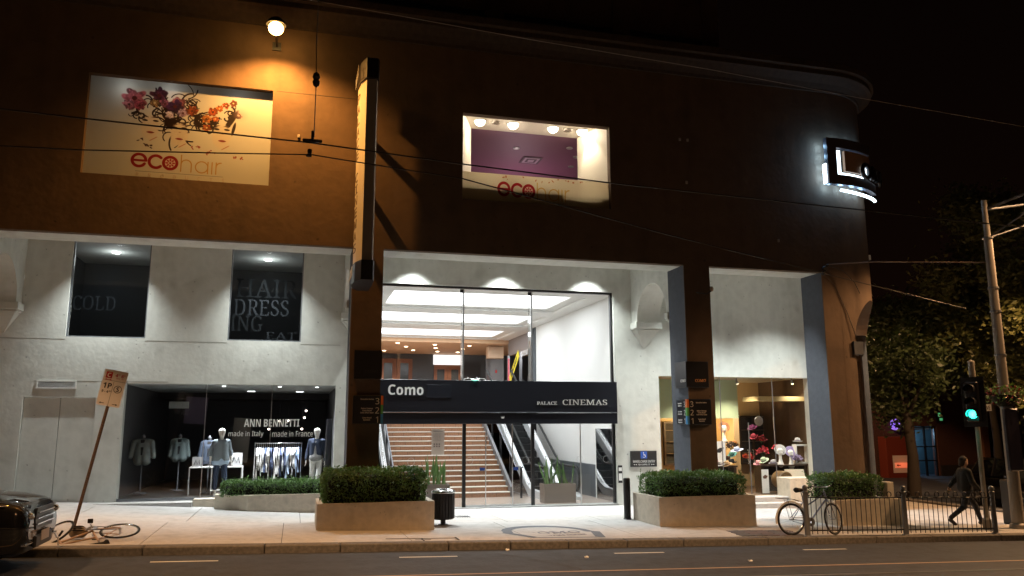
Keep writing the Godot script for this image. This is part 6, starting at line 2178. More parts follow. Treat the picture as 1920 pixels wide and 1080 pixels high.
	part("bulb", bu, glow(1.0, 0.52, 0.13, 30.0), l)
	spot(Vector3(-0.80, 11.10, ZF + 0.9), Vector3(-0.80, 5.0, ZF + 0.72), 44.0, lc(SODIUM), 72.0, 0.75, 0.06)


# ---------- planters ----------
func planter(label: String, lo: Vector3, hi: Vector3) -> void:
	var t := thing("planter", label, "planter", Vector3((lo.x + hi.x) / 2, lo.y, (lo.z + hi.z) / 2), 0, "rendered planter boxes on the footpath")
	var s := hi - lo
	var mb := Mb.new()
	mb.wall(-s.x / 2, s.x / 2, -s.z / 2, s.z / 2, 0, s.y, [[-s.x / 2 + 0.12, s.x / 2 - 0.12, -s.z / 2 + 0.12, s.z / 2 - 0.12]])
	for i in mb.V.size():
		mb.V[i] = Vector3(mb.V[i].x, s.y + mb.V[i].z, -mb.V[i].y); mb.N[i] = Vector3(mb.N[i].x, mb.N[i].z, -mb.N[i].y)
	part("box", mb, M.beige, t)
	var so := Mb.new()
	so.span(Vector3(-s.x / 2 + 0.121, 0.05, -s.z / 2 + 0.121), Vector3(s.x / 2 - 0.121, s.y - 0.06, s.z / 2 - 0.121))
	part("soil", so, mat(0.03, 0.02, 0.014), t)

func planters() -> void:
	planter("rendered planter with tall square hedge left of the entrance", Vector3(0.5, -0.3, -3.5), Vector3(2.93, 0.545, -2.14))
	hedge("tall square clipped hedge in the planter left of the entrance", Vector3(0.62, 0.5, -3.42), Vector3(2.76, 1.175, -2.22), 9000, "hedges in the planters", 1.0)
	planter("rendered planter with low hedge right of the entrance", Vector3(8.08, -0.5, -3.55), Vector3(10.55, 0.495, -2.08))
	hedge("long clipped hedge in the planter right of the entrance", Vector3(8.2, 0.44, -3.48), Vector3(10.36, 0.985, -2.16), 8000)
	planter("rendered planter behind the bicycle and railing near the corner", Vector3(12.55, -0.7, -3.1), Vector3(14.42, 0.335, -1.85))
	hedge("clipped hedge behind the railing near the building corner", Vector3(12.58, 0.28, -3.02), Vector3(14.02, 0.90, -1.95), 5500)
	var pb := Mb.new()
	pb.rbox(Vector3(14.16, 0.53, -2.0), Vector3(0.19, 0.40, 0.26), 0.01)
	solo("stone_post", pb, M.beige, "short rendered post at the hedge's right end near the corner", "post")
	var lp := thing("planter", "long low rendered planter under the fashion shop window", "planter", Vector3.ZERO, 0, "rendered planter boxes on the footpath")
	var mb := Mb.new()
	var up := Transform3D(Basis(Vector3.RIGHT, Vector3(0, 0, -1), Vector3.UP), Vector3.ZERO)
	mb.prism(PackedVector2Array([Vector2(-1.05, 5.95), Vector2(0.95, 5.95), Vector2(0.95, 6.74), Vector2(-1.84, 6.74), Vector2(-1.84, 6.3)]), -0.3, 0.452, up)
	part("box", mb, M.beige, lp)
	hedge("low clipped hedge under the fashion shop window", Vector3(-1.7, 0.42, -6.68), Vector3(0.88, 0.80, -6.05), 5500)


# ---------- bicycles ----------
func bicycle(label: String, at: Vector3, b: Basis, frame: Material, steer: float, guard: bool) -> Node3D:
	var t := thing("bicycle", label, "bicycle", at)
	t.transform.basis = b
	var R := 0.335
	var ax := [Vector3(-0.51, R, 0), Vector3(0.52, R, 0)]
	var turn := Basis(Vector3(-0.32, 0.95, 0).normalized(), steer)
	var head := Vector3(0.36, 0.80, 0)
	for w in 2:
		var wb := turn if w == 1 else Basis.IDENTITY
		var c: Vector3 = ax[w] if w == 0 else head + turn * (ax[1] - head)
		var ring := func(r: float, z: float) -> Array:
			var pts := []
			for k in 33:
				pts.append(c + wb * Vector3(cos(TAU * k / 32) * r, sin(TAU * k / 32) * r, z))
			return pts
		var hub := Mb.new()
		hub.tube([c - wb * Vector3(0, 0, 0.06), c + wb * Vector3(0, 0, 0.06)], 0.02, 8)
		var wn := part("wheel", hub, M.steel, t)
		var ty := Mb.new()
		ty.tube(ring.call(R - 0.018, 0.0), 0.018, 8, false)
		part("tyre", ty, M.rubber, wn)
		var rim := Mb.new()
		rim.tube(ring.call(R - 0.042, 0.0), 0.011, 6, false)
		part("rim", rim, M.chrome, wn)
		for k in 20:
			var s := Mb.new()
			var a := TAU * k / 20
			s.tube([c + wb * Vector3(cos(a + 0.4) * 0.02, sin(a + 0.4) * 0.02, 0.03 if k % 2 else -0.03), c + wb * Vector3(cos(a) * (R - 0.05), sin(a) * (R - 0.05), 0)], 0.0018, 4, false)
			part("spoke", s, M.steel, wn)
		if guard:
			var g := []
			var g0 := 20.0 if w == 0 else 70.0
			var g1 := 195.0 if w == 0 else 165.0
			for k in 17:
				var a := deg_to_rad(lerpf(g0, g1, k / 16.0))
				if w == 1: a = PI - a - 0.6
				g.append(c + wb * Vector3(cos(a) * (R + 0.025), sin(a) * (R + 0.025), 0))
			var gm := Mb.new()
			gm.tube(g, 0.022, 6)
			part("mudguard", gm, M.white, t)
	var bb := Vector3(-0.06, 0.28, 0)
	var seat := Vector3(-0.22, 0.78, 0)
	var fm := Mb.new()
	fm.tube([bb, seat], 0.018)
	fm.tube([head - Vector3(0, 0.05, 0), bb], 0.019)
	fm.tube([head + Vector3(-0.03, 0.06, 0), bb.lerp(seat, 0.62)], 0.016)
	fm.tube([head + Vector3(-0.04, 0.12, 0), head - Vector3(-0.03, 0.10, 0)], 0.021)
	for s: float in [-1.0, 1.0]:
		fm.tube([bb + Vector3(0, 0, s * 0.03), ax[0] + Vector3(0, 0, s * 0.06)], 0.010, 6)
		fm.tube([bb.lerp(seat, 0.85), ax[0] + Vector3(0, 0, s * 0.06)], 0.009, 6)
	part("frame", fm, frame, t)
	var fk := Mb.new()
	for s: float in [-1.0, 1.0]:
		fk.tube([head + turn * Vector3(0.03, -0.1, s * 0.02), head + turn * Vector3(0.08, -0.22, s * 0.055), head + turn * (ax[1] - head + Vector3(0, 0, s * 0.06))], 0.011, 6)
	part("fork", fk, M.chrome, t)
	var hb := Mb.new()
	var h0 := head + Vector3(-0.05, 0.15, 0)
	hb.tube([head + Vector3(-0.03, 0.1, 0), h0], 0.013)
	var hp := []
	for q in [[-0.16, 0.06, -0.29], [-0.05, 0.08, -0.22], [0.02, 0.06, -0.08], [0.02, 0.05, 0.08], [-0.05, 0.08, 0.22], [-0.16, 0.06, 0.29]]:
		hp.append(h0 + turn * Vector3(q[0], q[1], q[2]))
	hb.tube(hp, 0.012)
	part("handlebar", hb, M.chrome, t)
	for q in [[0, 1], [5, 4]]:
		var g := Mb.new()
		g.tube([hp[q[0]], (hp[q[0]] as Vector3).lerp(hp[q[1]], 0.75)], 0.018)
		part("grip", g, M.rubber, t)
	var sd := Mb.new()
	sd.tube([seat, seat + Vector3(-0.035, 0.13, 0)], 0.013)
	part("seat_post", sd, M.chrome, t)
	var sl := Mb.new()
	body(sl, [[seat + Vector3(-0.14, 0.16, 0), seat + Vector3(0.12, 0.155, 0), 0.055, 0.018], [seat + Vector3(-0.14, 0.16, -0.05), seat + Vector3(-0.14, 0.16, 0.05), 0.035, 0.035]], 0.011, 0.03)
	part("saddle", sl, M.rubber, t)
	var cw := Mb.new()
	cw.lathe([[0.03, -0.004], [0.09, -0.004], [0.09, 0.004], [0.03, 0.004]], bb + Vector3(0, 0, 0.05), Basis(Vector3.RIGHT, PI / 2), 20)
	part("chainring", cw, M.grey_metal, t)
	var ch := Mb.new()
	ch.tube([bb + Vector3(0, 0.088, 0.05), ax[0] + Vector3(0, 0.035, 0.05)], 0.006, 5)
	ch.tube([bb + Vector3(0, -0.088, 0.05), ax[0] + Vector3(0, -0.035, 0.05)], 0.006, 5)
	part("chain", ch, M.dark_metal, t)
	for s: float in [-1.0, 1.0]:
		var cr := Mb.new()
		var e := bb + Vector3(0.06 * s, -0.16 * s, 0.075 * s)
		cr.tube([bb + Vector3(0, 0, 0.065 * s), e], 0.011, 6)
		var cn := part("crank", cr, M.steel, t)
		var pd := Mb.new()
		pd.rbox(e + Vector3(0, 0, 0.05 * s), Vector3(0.09, 0.022, 0.08), 0.006)
		part("pedal", pd, M.rubber, cn)
	if guard:
		var rk := Mb.new()
		for s: float in [-1.0, 1.0]:
			rk.tube([seat + Vector3(-0.05, -0.08, s * 0.05), ax[0] + Vector3(0.05, R + 0.08, s * 0.07), ax[0] + Vector3(-0.32, R + 0.1, s * 0.07)], 0.006, 5)
			rk.tube([ax[0] + Vector3(-0.12, R + 0.09, s * 0.07), ax[0] + Vector3(0, 0, s * 0.07)], 0.005, 5)
		rk.tube([ax[0] + Vector3(-0.32, R + 0.1, -0.07), ax[0] + Vector3(-0.32, R + 0.1, 0.07)], 0.006, 5)
		part("carrier_rack", rk, M.dark_metal, t)
	return t


func railing_panel(label: String, x0: float, x1: float) -> void:
	var z := -0.12
	var t := thing("bow_top_railing", label, "railing", g3(x0, z), 0, "bow-topped railing panels by the kerb")
	var slope := (gy(x1, z) - gy(x0, z)) / (x1 - x0)
	var n := int((x1 - x0) / 0.123)
	var p := func(x: float, y: float) -> Vector3:
		return Vector3(x, y + slope * x, 0)
	for y: float in [0.12, 0.80]:
		var r := Mb.new()
		r.tube([p.call(0.05, y), p.call(x1 - x0 - 0.05, y)], 0.014, 6)
		part("rail", r, M.dark_metal, t)
	for i in range(1, n):
		var x := (x1 - x0) * i / n
		var b := Mb.new()
		b.tube([p.call(x, 0.045), p.call(x, 0.80)], 0.0085, 6)
		part("bar", b, M.dark_metal, t)
		if i % 2 == 1:
			var h := Mb.new()
			var pts := []
			for k in 11:
				var a := PI * 1.25 - PI * 1.5 * k / 10
				pts.append(p.call(x, 0.865) + Vector3(cos(a) * 0.058, sin(a) * 0.058, 0))
			h.tube(pts, 0.011, 6)
			part("bow", h, M.dark_metal, t)

func railing_post(label: String, at: Vector3) -> void:
	var t := thing("railing_post", label, "post", at, 0, "ball-topped railing posts by the kerb")
	var b := Mb.new()
	b.lathe([[0.09, 0.0], [0.085, 0.02], [0.06, 0.03], [0.055, 0.35], [0.05, 0.88], [0.062, 0.90], [0.062, 0.925], [0.04, 0.94], [0.0001, 0.95]], Vector3.ZERO, Basis.IDENTITY, 14)
	part("shaft", b, M.grey_metal, t)
	var k := Mb.new()
	k.ball(Vector3(0, 1.0, 0), Vector3(0.058, 0.062, 0.058), 8)
	part("ball_cap", k, M.grey_metal, t)


func street_lamp(label: String, at: Vector3, heads: Array) -> void:
	var t := thing("street_lamp", label, "street lamp", at)
	var p := Mb.new()
	p.lathe([[0.19, 0.0], [0.19, 0.1], [0.145, 0.14], [0.125, 3.0], [0.10, 6.9], [0.10, 7.2], [0.075, 7.25], [0.07, 8.2], [0.0001, 8.22]], Vector3.ZERO, Basis.IDENTITY, 18)
	part("pole", p, mat(0.30, 0.27, 0.24, 0.55, 0.2), t)
	for y: float in [2.9, 4.2, 5.3, 5.9, 7.2]:
		var r := Mb.new()
		r.lathe([[0.14, y - 0.02], [0.155 - y * 0.004, y - 0.02], [0.155 - y * 0.004, y + 0.02], [0.13, y + 0.02]], Vector3.ZERO, Basis.IDENTITY, 18)
		part("band", r, M.grey_metal, t)
	for h in heads:
		var e: Vector3 = h
		var a := Mb.new()
		a.tube([Vector3(0, 7.95, 0), Vector3(e.x * 0.35, 8.25, e.z * 0.35), Vector3(e.x * 0.7, lerpf(8.3, e.y, 0.7) + 0.1, e.z * 0.7), e + Vector3(0, 0.08, 0)], 0.035)
		a.tube([Vector3(0, 7.2, 0), Vector3(e.x * 0.25, 7.65, e.z * 0.25), Vector3(e.x * 0.7, lerpf(8.3, e.y, 0.7) + 0.06, e.z * 0.7)], 0.022)
		part("arm", a, M.grey_metal, t)
		var hd := Mb.new()
		hd.lathe([[0.0001, 0.2], [0.12, 0.18], [0.24, 0.06], [0.26, 0.0], [0.25, 0.0], [0.22, 0.06], [0.0001, 0.1]], e, Basis.IDENTITY, 18)
		part("lamp_head", hd, M.dark_metal, t)
		var b := Mb.new()
		b.ball(e + Vector3(0, 0.02, 0), Vector3(0.13, 0.06, 0.13), 7)
		part("bulb", b, glow(1.0, 0.5, 0.14, 25.0), t)
		spot(at + e + Vector3(0, -0.0, 0), at + e + Vector3(0.0, -5, 0.0), h_energy(heads, h), L(1.0, 0.55, 0.25), 70.5 if heads.size() > 1 else (50.5 if e.z > 0 else (68.0 if e.z > -1.0 else 60.5)), 0.15, 0.12)

func h_energy(heads: Array, h: Vector3) -> float:
	if heads.size() == 1: return 80.0 if h.z > 0 else (60.0 if h.z > -1.0 else 180.0)
	return 28.0 if heads[0] == h else 150.0


func signal_lamp(label: String, at: Vector3, turn: float, lit: bool) -> void:
	var t := thing("traffic_signal", label, "traffic light", at, turn)
	var p := Mb.new()
	p.lathe([[0.10, 0.0], [0.10, 0.25], [0.055, 0.3], [0.055, 3.6], [0.075, 3.62], [0.075, 4.0], [0.0001, 4.05]], Vector3.ZERO, Basis.IDENTITY, 14)
	part("post", p, mat(0.30, 0.27, 0.23, 0.5), t)
	var hd := Mb.new()
	hd.rbox(Vector3(0, 3.02, 0.16), Vector3(0.30, 0.96, 0.16), 0.03)
	part("head", hd, M.black, t)
	var bp := Mb.new()
	bp.box(Vector3(0, 3.02, 0.09), Vector3(0.52, 1.2, 0.01))
	part("backboard", bp, M.black, t)
	for k in 3:
		var y := 3.32 - k * 0.30
		var ln := Mb.new()
		ln.lathe([[0.10, 0.0], [0.08, 0.025], [0.0001, 0.035]], Vector3(0, y, 0.24), Basis(Vector3.RIGHT, PI / 2), 16)
		part("lens", ln, glow(0.02, 0.9, 0.62, 7.0) if lit and k == 2 else mat(0.02, 0.015, 0.015, 0.2), t)
		var vs := Mb.new()
		for i in 12:
			var a0 := -0.5 + (PI + 1.0) * i / 12
			var a1 := -0.5 + (PI + 1.0) * (i + 1) / 12
			vs.quad(Vector3(cos(a0) * 0.112, y + sin(a0) * 0.112, 0.24), Vector3(cos(a1) * 0.112, y + sin(a1) * 0.112, 0.24), Vector3(cos(a1) * 0.112, y + sin(a1) * 0.112, 0.42), Vector3(cos(a0) * 0.112, y + sin(a0) * 0.112, 0.42))
		part("visor", vs, M.black, t)
	if lit:
		var d := Basis(Vector3.UP, turn)
		omni(at + d * Vector3(0, 2.72, 0.33), 0.12, L(0.02, 0.9, 0.62), 0.05)


func street_things() -> void:
	# litter bin
	var b := thing("litter_bin", "dark slatted litter bin with a shiny steel lid beside the hedge planter", "bin", g3(3.29, -3.1))
	var leg := Mb.new()
	leg.lathe([[0.11, 0.0], [0.11, 0.02], [0.06, 0.03], [0.055, 0.16], [0.0001, 0.16]])
	part("leg", leg, M.black, b)
	var core := Mb.new()
	core.lathe([[0.0001, 0.13], [0.225, 0.13], [0.225, 0.70], [0.2, 0.70]], Vector3.ZERO, Basis.IDENTITY, 20)
	part("body", core, M.black, b)
	for i in 22:
		var a := TAU * i / 22
		var s := Mb.new()
		s.rbox(Vector3(cos(a) * 0.243, 0.425, sin(a) * 0.243), Vector3(0.025, 0.55, 0.05), 0.006, Basis(Vector3.UP, -a))
		part("slat", s, mat(0.022, 0.02, 0.02, 0.45), b)
	var lid := Mb.new()
	lid.lathe([[0.262, 0.70], [0.275, 0.72], [0.27, 0.75], [0.22, 0.775], [0.16, 0.765], [0.14, 0.73]], Vector3.ZERO, Basis.IDENTITY, 24)
	part("lid", lid, M.chrome, b)
	var bo := Mb.new()
	bo.lathe([[0.10, 0.0], [0.10, 0.02], [0.085, 0.03], [0.085, 0.96], [0.07, 0.985], [0.0001, 0.99]])
	var bol := solo("bollard", bo, M.black, "slim black steel bollard at the footpath planter right of the doors", "bollard")
	bol.position = g3(7.95, -3.62)
	# leaning parking sign
	var s := thing("parking_sign", "leaning rusty pole with a parking restriction plate beside the fallen bicycle", "sign", g3(-3.955, -2.0))
	s.rotation = Vector3(0.0, 0.0, -deg_to_rad(10.3))
	var pole := Mb.new()
	pole.tube([Vector3(0, -0.05, 0), Vector3(0, 3.0, 0)], 0.03, 10)
	part("pole", pole, stucco(0.24, 0.14, 0.08, noise(0.03, 0.5, 1.0, 61), null, 2, 0.3, 0.7), s)
	var pl := Mb.new()
	var rc := PackedVector2Array()
	for q in [[-0.19, -0.325, PI], [0.19, -0.325, PI * 1.5], [0.19, 0.325, 0.0], [-0.19, 0.325, PI / 2]]:
		for k in 4:
			var a: float = q[2] + PI / 2 * k / 3
			rc.append(Vector2(q[0] + cos(a) * 0.025, q[1] + sin(a) * 0.025))
	pl.prism(rc, 0.032, 0.038, Transform3D(Basis.IDENTITY, Vector3(0, 2.72, 0)))
	part("plate", pl, mat(0.74, 0.70, 0.68, 0.5), s)
	var z := 0.0385
	var red := mat(0.42, 0.02, 0.03)
	var rb := Mb.new()
	rb.rbox(Vector3(-0.115, 2.965, z), Vector3(0.115, 0.125, 0.005), 0.02)
	part("red_square", rb, red, s)
	text("lettering", "C", 0, 0.085, M.white, s, Vector3(-0.115, 2.965, z + 0.004), Basis.IDENTITY, false, true)
	text("lettering", "4", 0, 0.06, red, s, Vector3(0.02, 2.975, z), Basis.IDENTITY, false, true)
	text("lettering", "30", 0, 0.03, red, s, Vector3(0.055, 2.995, z))
	text("lettering", "6", 0, 0.06, red, s, Vector3(0.125, 2.975, z), Basis.IDENTITY, false, true)
	text("lettering", "30", 0, 0.03, red, s, Vector3(0.16, 2.995, z))
	text("lettering", "MON - FRI", 0.13, 0.022, red, s, Vector3(0.09, 2.92, z))
	text("lettering", "1P", 0, 0.105, M.black, s, Vector3(-0.10, 2.76, z), Basis.IDENTITY, false, true)
	text("lettering", "9 - 4", 0.12, 0.05, M.black, s, Vector3(-0.115, 2.645, z), Basis.IDENTITY, false, true)
	text("lettering", "30", 0, 0.03, M.black, s, Vector3(-0.03, 2.66, z))
	text("lettering", "S", 0, 0.09, M.black, s, Vector3(0.10, 2.715, z), Basis.IDENTITY, false, true)
	var ci := Mb.new()
	var cp := []
	for k in 25: cp.append(Vector3(0.10 + cos(TAU * k / 24) * 0.068, 2.715 + sin(TAU * k / 24) * 0.068, z))
	ci.tube(cp, 0.006, 4, false)
	ci.box(Vector3(0, 2.865, z), Vector3(0.42, 0.005, 0.003)); ci.box(Vector3(0.0, 2.61, z), Vector3(0.005, 0.48, 0.003))
	part("line", ci, M.black, s)
	for e in [[-0.175, -0.045, 2.875, red, true, true], [-0.17, -0.06, 2.42, M.black, true, false], [0.06, 0.17, 2.42, M.black, false, true]]:
		var am := Mb.new()
		am.box(Vector3((e[0] + e[1]) / 2, e[2], z), Vector3(e[1] - e[0] - 0.03, 0.01, 0.003))
		if e[4]: am.prism(PackedVector2Array([Vector2(e[0], e[2]), Vector2(e[0] + 0.035, e[2] - 0.017), Vector2(e[0] + 0.035, e[2] + 0.017)]), z - 0.001, z + 0.002)
		if e[5]: am.prism(PackedVector2Array([Vector2(e[1], e[2]), Vector2(e[1] - 0.035, e[2] - 0.017), Vector2(e[1] - 0.035, e[2] + 0.017)]), z - 0.001, z + 0.002)
		part("arrow", am, e[3], s)
	# bicycles
	bicycle("grey city bicycle with mudguards leaning on the railing near the corner", g3(10.80, -0.30) , Basis(Vector3.BACK, -0.024) , mat(0.20, 0.24, 0.36, 0.3, 0.3), 0.42, true)
	# the fallen one: wheels to the left and right, its axles nearly upright
	var fb := Basis(Vector3(-1, 0, 0.10).normalized(), Vector3(-0.12, -0.24, 0.96).normalized(), Vector3.ZERO)
	fb.z = fb.x.cross(fb.y).normalized()
	fb.y = fb.z.cross(fb.x).normalized()
	bicycle("fallen bicycle lying on the footpath by the leaning sign pole", g3(-3.50, -1.30, 0.20), fb, mat(0.42, 0.28, 0.18, 0.4), 0.5, false)
	var he := thing("bicycle_helmet", "tan ribbed bicycle helmet hanging from the fallen bicycle by the pole", "helmet", g3(-3.63, -0.98, 0.12))
	var hm := Mb.new()
	body(hm, [[Vector3(-0.05, 0.0, 0), Vector3(0.06, 0.0, 0), 0.10, 0.095]], 0.012, 0.02)
	part("shell", hm, mat(0.20, 0.15, 0.10, 0.4), he)
	for k in 6:
		var vm := Mb.new()
		var a := -1.1 + k * 0.44
		var pts := []
		for i in 7:
			var u := -0.8 + i * 0.27
			pts.append(Vector3(sin(u) * 0.15, cos(u) * 0.108 * cos(a), cos(u) * 0.108 * sin(a) + 0.0))
		vm.tube(pts, [0.004, 0.010, 0.012, 0.012, 0.012, 0.010, 0.004], 6)
		part("vent", vm, M.black, he)
	# railing
	railing_post("railing post in front of the parked bicycle", g3(10.55, -0.12))
	railing_post("railing post between the two railing panels, before the corner planter", g3(13.02, -0.12))
	railing_post("railing post at the railing's far right end", g3(15.42, -0.12))
	railing_panel("railing panel between the bicycle and the middle post", 10.55, 13.02)
	railing_panel("railing panel in front of the walking person", 13.02, 15.42)
	# right side of the corner
	street_lamp("tall street lamp post with branching arms before the lit tree", Vector3(17.0, gy(17, -1), -1.0), [Vector3(1.75, 9.35, 2.5), Vector3(5.4, 9.6, 0.7)])
	street_lamp("street lamp on the near side of the road, lighting the planters", Vector3(5.5, -0.1, 15.6), [Vector3(-0.4, 9.4, -2.8)])
	street_lamp("street lamp on the kerb beyond the black parked car", Vector3(-9.0, 0.2, -0.5), [Vector3(0.0, 9.3, 3.4)])
	street_lamp("street lamp hidden behind the corner, lighting the side street houses", Vector3(20.9, -0.6, -15.0), [Vector3(1.2, 9.0, -0.6)])
	signal_lamp("traffic light showing green towards the road, slim post", Vector3(15.98, gy(16, -0.9) - 0.02, -0.9), -1.05, true)
	var fb2 := thing("flower_basket", "basket of dark red flowers strapped round the street lamp post", "flower basket", Vector3(17.0, 2.75, -1.0))
	var bk := Mb.new()
	bk.lathe([[0.16, -0.2], [0.30, 0.0], [0.34, 0.08], [0.15, 0.08]])
	part("basket", bk, M.twig, fb2)
	var fl := Mb.new()
	for i in 420:
		var a := rng.randf() * TAU
		var r := rng.randf_range(0.15, 0.5)
		var c := Color(0.16, 0.02, 0.03) if rng.randf() < 0.35 else green(rng.randf())
		leaf(fl, Vector3(cos(a) * r, rng.randf_range(-0.15, 0.35) * (1.2 - r), sin(a) * r), 0.09, c)
	part("flowers", fl, M.leaf, fb2)
	var mast := thing("signal_cabinet", "tall dark signal board on the street lamp post below the flowers", "signal board", Vector3(17.0, 0.0, -0.78))
	var cb := Mb.new()
	cb.rbox(Vector3(-0.12, 1.75, 0), Vector3(0.42, 1.5, 0.12), 0.03)
	part("board", cb, mat(0.018, 0.016, 0.03, 0.4), mast)
	for k in 3:
		var v := Mb.new()
		v.lathe([[0.12, 0.0], [0.12, 0.2], [0.115, 0.2], [0.115, 0.0]], Vector3(0.18, 2.2 - k * 0.32, 0.05), Basis(Vector3.UP, 1.2) * Basis(Vector3.RIGHT, PI / 2), 14)
		part("visor", v, M.dark_metal, mast)
	var sp := thing("notice_post", "dark post with small white notices near the street lamp", "sign", g3(17.25, -0.55))
	var pm := Mb.new()
	pm.rbox(Vector3(0, 0.9, 0), Vector3(0.24, 1.8, 0.08), 0.01)
	part("post", pm, M.black, sp)
	for e in [[1.55, 0.18, 0.12], [1.36, 0.08, 0.06], [1.15, 0.16, 0.12]]:
		var w := Mb.new()
		w.box(Vector3(0, e[0], 0.042), Vector3(e[1], e[2], 0.004))
		part("notice", w, M.white, sp)
	var nb := Mb.new()
	nb.box(Vector3(0, 1.55, 0.0445), Vector3(0.13, 0.05, 0.003))
	part("print", nb, mat(0.03, 0.05, 0.2), sp)
	var st := thing("street_name_sign", "small pale street name plate beside the green traffic light", "sign", Vector3(16.17, 2.52, -0.85))
	var sm := Mb.new()
	sm.box(Vector3(0.1, 0, 0), Vector3(0.26, 0.16, 0.015))
	part("plate", sm, M.white, st)
	text("lettering", "AVE", 0.18, 0.09, M.black, st, Vector3(0.1, 0, 0.009))
	var bb := Mb.new()
	bb.rbox(Vector3(0, 0.55, 0), Vector3(0.28, 1.12, 0.28), 0.03)
	var bbo := solo("square_bollard", bb, mat(0.02, 0.02, 0.022, 0.5), "thick square black bollard at the corner by the car headlight", "bollard")
	bbo.position = g3(17.75, -1.9)
	for e in [[5.1, 1.25, "white paper scrap on the asphalt at the lane's middle"], [3.9, 0.22, "small pale scrap in the gutter below the kerb"], [7.9, 2.0, "crumpled white scrap on the road right of the emblem"]]:
		var lt := Mb.new()
		for k in 3: lt.rbox(Vector3(rng.randf_range(-0.02, 0.02), 0.012, rng.randf_range(-0.02, 0.02)), Vector3(0.07, 0.015, 0.04), 0.005, Basis.from_euler(Vector3(rng.randf() * 0.5, rng.randf() * 3, rng.randf() * 0.5)))
		var lo := solo("paper_scrap", lt, M.white, e[2], "litter")
		lo.position = Vector3(e[0], kerb_y(e[0]) - 0.128, e[1])
	walker()


func walker() -> void:
	var t := thing("person", "person in dark jacket and trousers striding past behind the railing", "person", g3(16.25, -1.75), 1.35)
	var skin := mat(0.42, 0.26, 0.18, 0.6)
	var b := Mb.new()
	body(b, [[Vector3(0, 1.50, 0.05), Vector3(0, 1.58, 0.045), 0.075, 0.088], [Vector3(0, 1.34, 0.02), Vector3(0, 1.48, 0.04), 0.055, 0.05],
		[Vector3(-0.14, 1.32, 0.02), Vector3(0.14, 1.32, 0.02), 0.06, 0.06], [Vector3(0, 1.0, 0.0), Vector3(0, 1.22, 0.01), 0.10, 0.12],
		[Vector3(0, 1.51, 0.13), Vector3(0, 1.495, 0.14), 0.012, 0.014]], 0.013, 0.025)
	for s: float in [-1.0, 1.0]:
		b.ball(Vector3(s * 0.088, 1.53, 0.04), Vector3(0.012, 0.03, 0.02), 5)
	hand(b, Vector3(-0.27, 0.86, 0.22), Vector3(0, -0.85, 0.5).normalized(), Vector3(0.2, 0.5, 0.85).normalized())
	hand(b, Vector3(0.26, 0.90, -0.24), Vector3(0, -0.9, -0.3).normalized(), Vector3(-0.2, -0.3, 0.9).normalized())
	part("figure", b, skin, t)
	var f := Mb.new()
	for s: float in [-1.0, 1.0]:
		f.ball(Vector3(s * 0.033, 1.545, 0.125), Vector3(0.014, 0.008, 0.008), 5)
	f.ball(Vector3(0, 1.462, 0.118), Vector3(0.026, 0.007, 0.008), 5)
	part("eyes_and_mouth", f, mat(0.08, 0.03, 0.03), t)
	var h := Mb.new()
	body(h, [[Vector3(0, 1.585, 0.02), Vector3(0, 1.60, 0.03), 0.092, 0.09], [Vector3(0, 1.50, -0.02), Vector3(0, 1.56, 0.0), 0.075, 0.085]], 0.013, 0.02)
	part("hair", h, mat(0.02, 0.012, 0.008), t)
	var j := Mb.new()
	body(j, [[Vector3(-0.14, 1.31, 0.02), Vector3(0.14, 1.31, 0.02), 0.085, 0.085], [Vector3(-0.06, 1.24, 0.01), Vector3(-0.07, 0.9, 0), 0.125, 0.135], [Vector3(0.06, 1.24, 0.01), Vector3(0.07, 0.9, 0), 0.125, 0.135],
		[Vector3(-0.19, 1.30, 0.02), Vector3(-0.25, 1.05, 0.06), 0.07, 0.06], [Vector3(-0.25, 1.05, 0.06), Vector3(-0.27, 0.88, 0.20), 0.06, 0.048],
		[Vector3(0.19, 1.30, 0.02), Vector3(0.24, 1.06, -0.12), 0.07, 0.06], [Vector3(0.24, 1.06, -0.12), Vector3(0.26, 0.92, -0.22), 0.06, 0.048]], 0.018, 0.04)
	part("jacket", j, mat(0.012, 0.012, 0.012, 0.85), t)
	var l := Mb.new()
	body(l, [[Vector3(-0.07, 0.88, 0), Vector3(0.07, 0.88, 0), 0.12, 0.12], [Vector3(0.09, 0.85, 0), Vector3(0.10, 0.48, 0.28), 0.095, 0.065], [Vector3(0.10, 0.48, 0.28), Vector3(0.10, 0.10, 0.40), 0.065, 0.052],
		[Vector3(-0.09, 0.85, 0), Vector3(-0.10, 0.46, -0.12), 0.095, 0.065], [Vector3(-0.10, 0.46, -0.12), Vector3(-0.10, 0.20, -0.48), 0.065, 0.052]], 0.018, 0.03)
	part("trousers", l, mat(0.02, 0.022, 0.03, 0.85), t)
	for e in [[Vector3(0.10, 0.05, 0.38), Vector3(0.10, 0.05, 0.55)], [Vector3(-0.10, 0.14, -0.50), Vector3(-0.10, 0.04, -0.38)]]:
		var s := Mb.new()
		body(s, [[e[0], e[1], 0.05, 0.038]], 0.014, 0.02)
		part("shoe", s, mat(0.05, 0.04, 0.035), t)


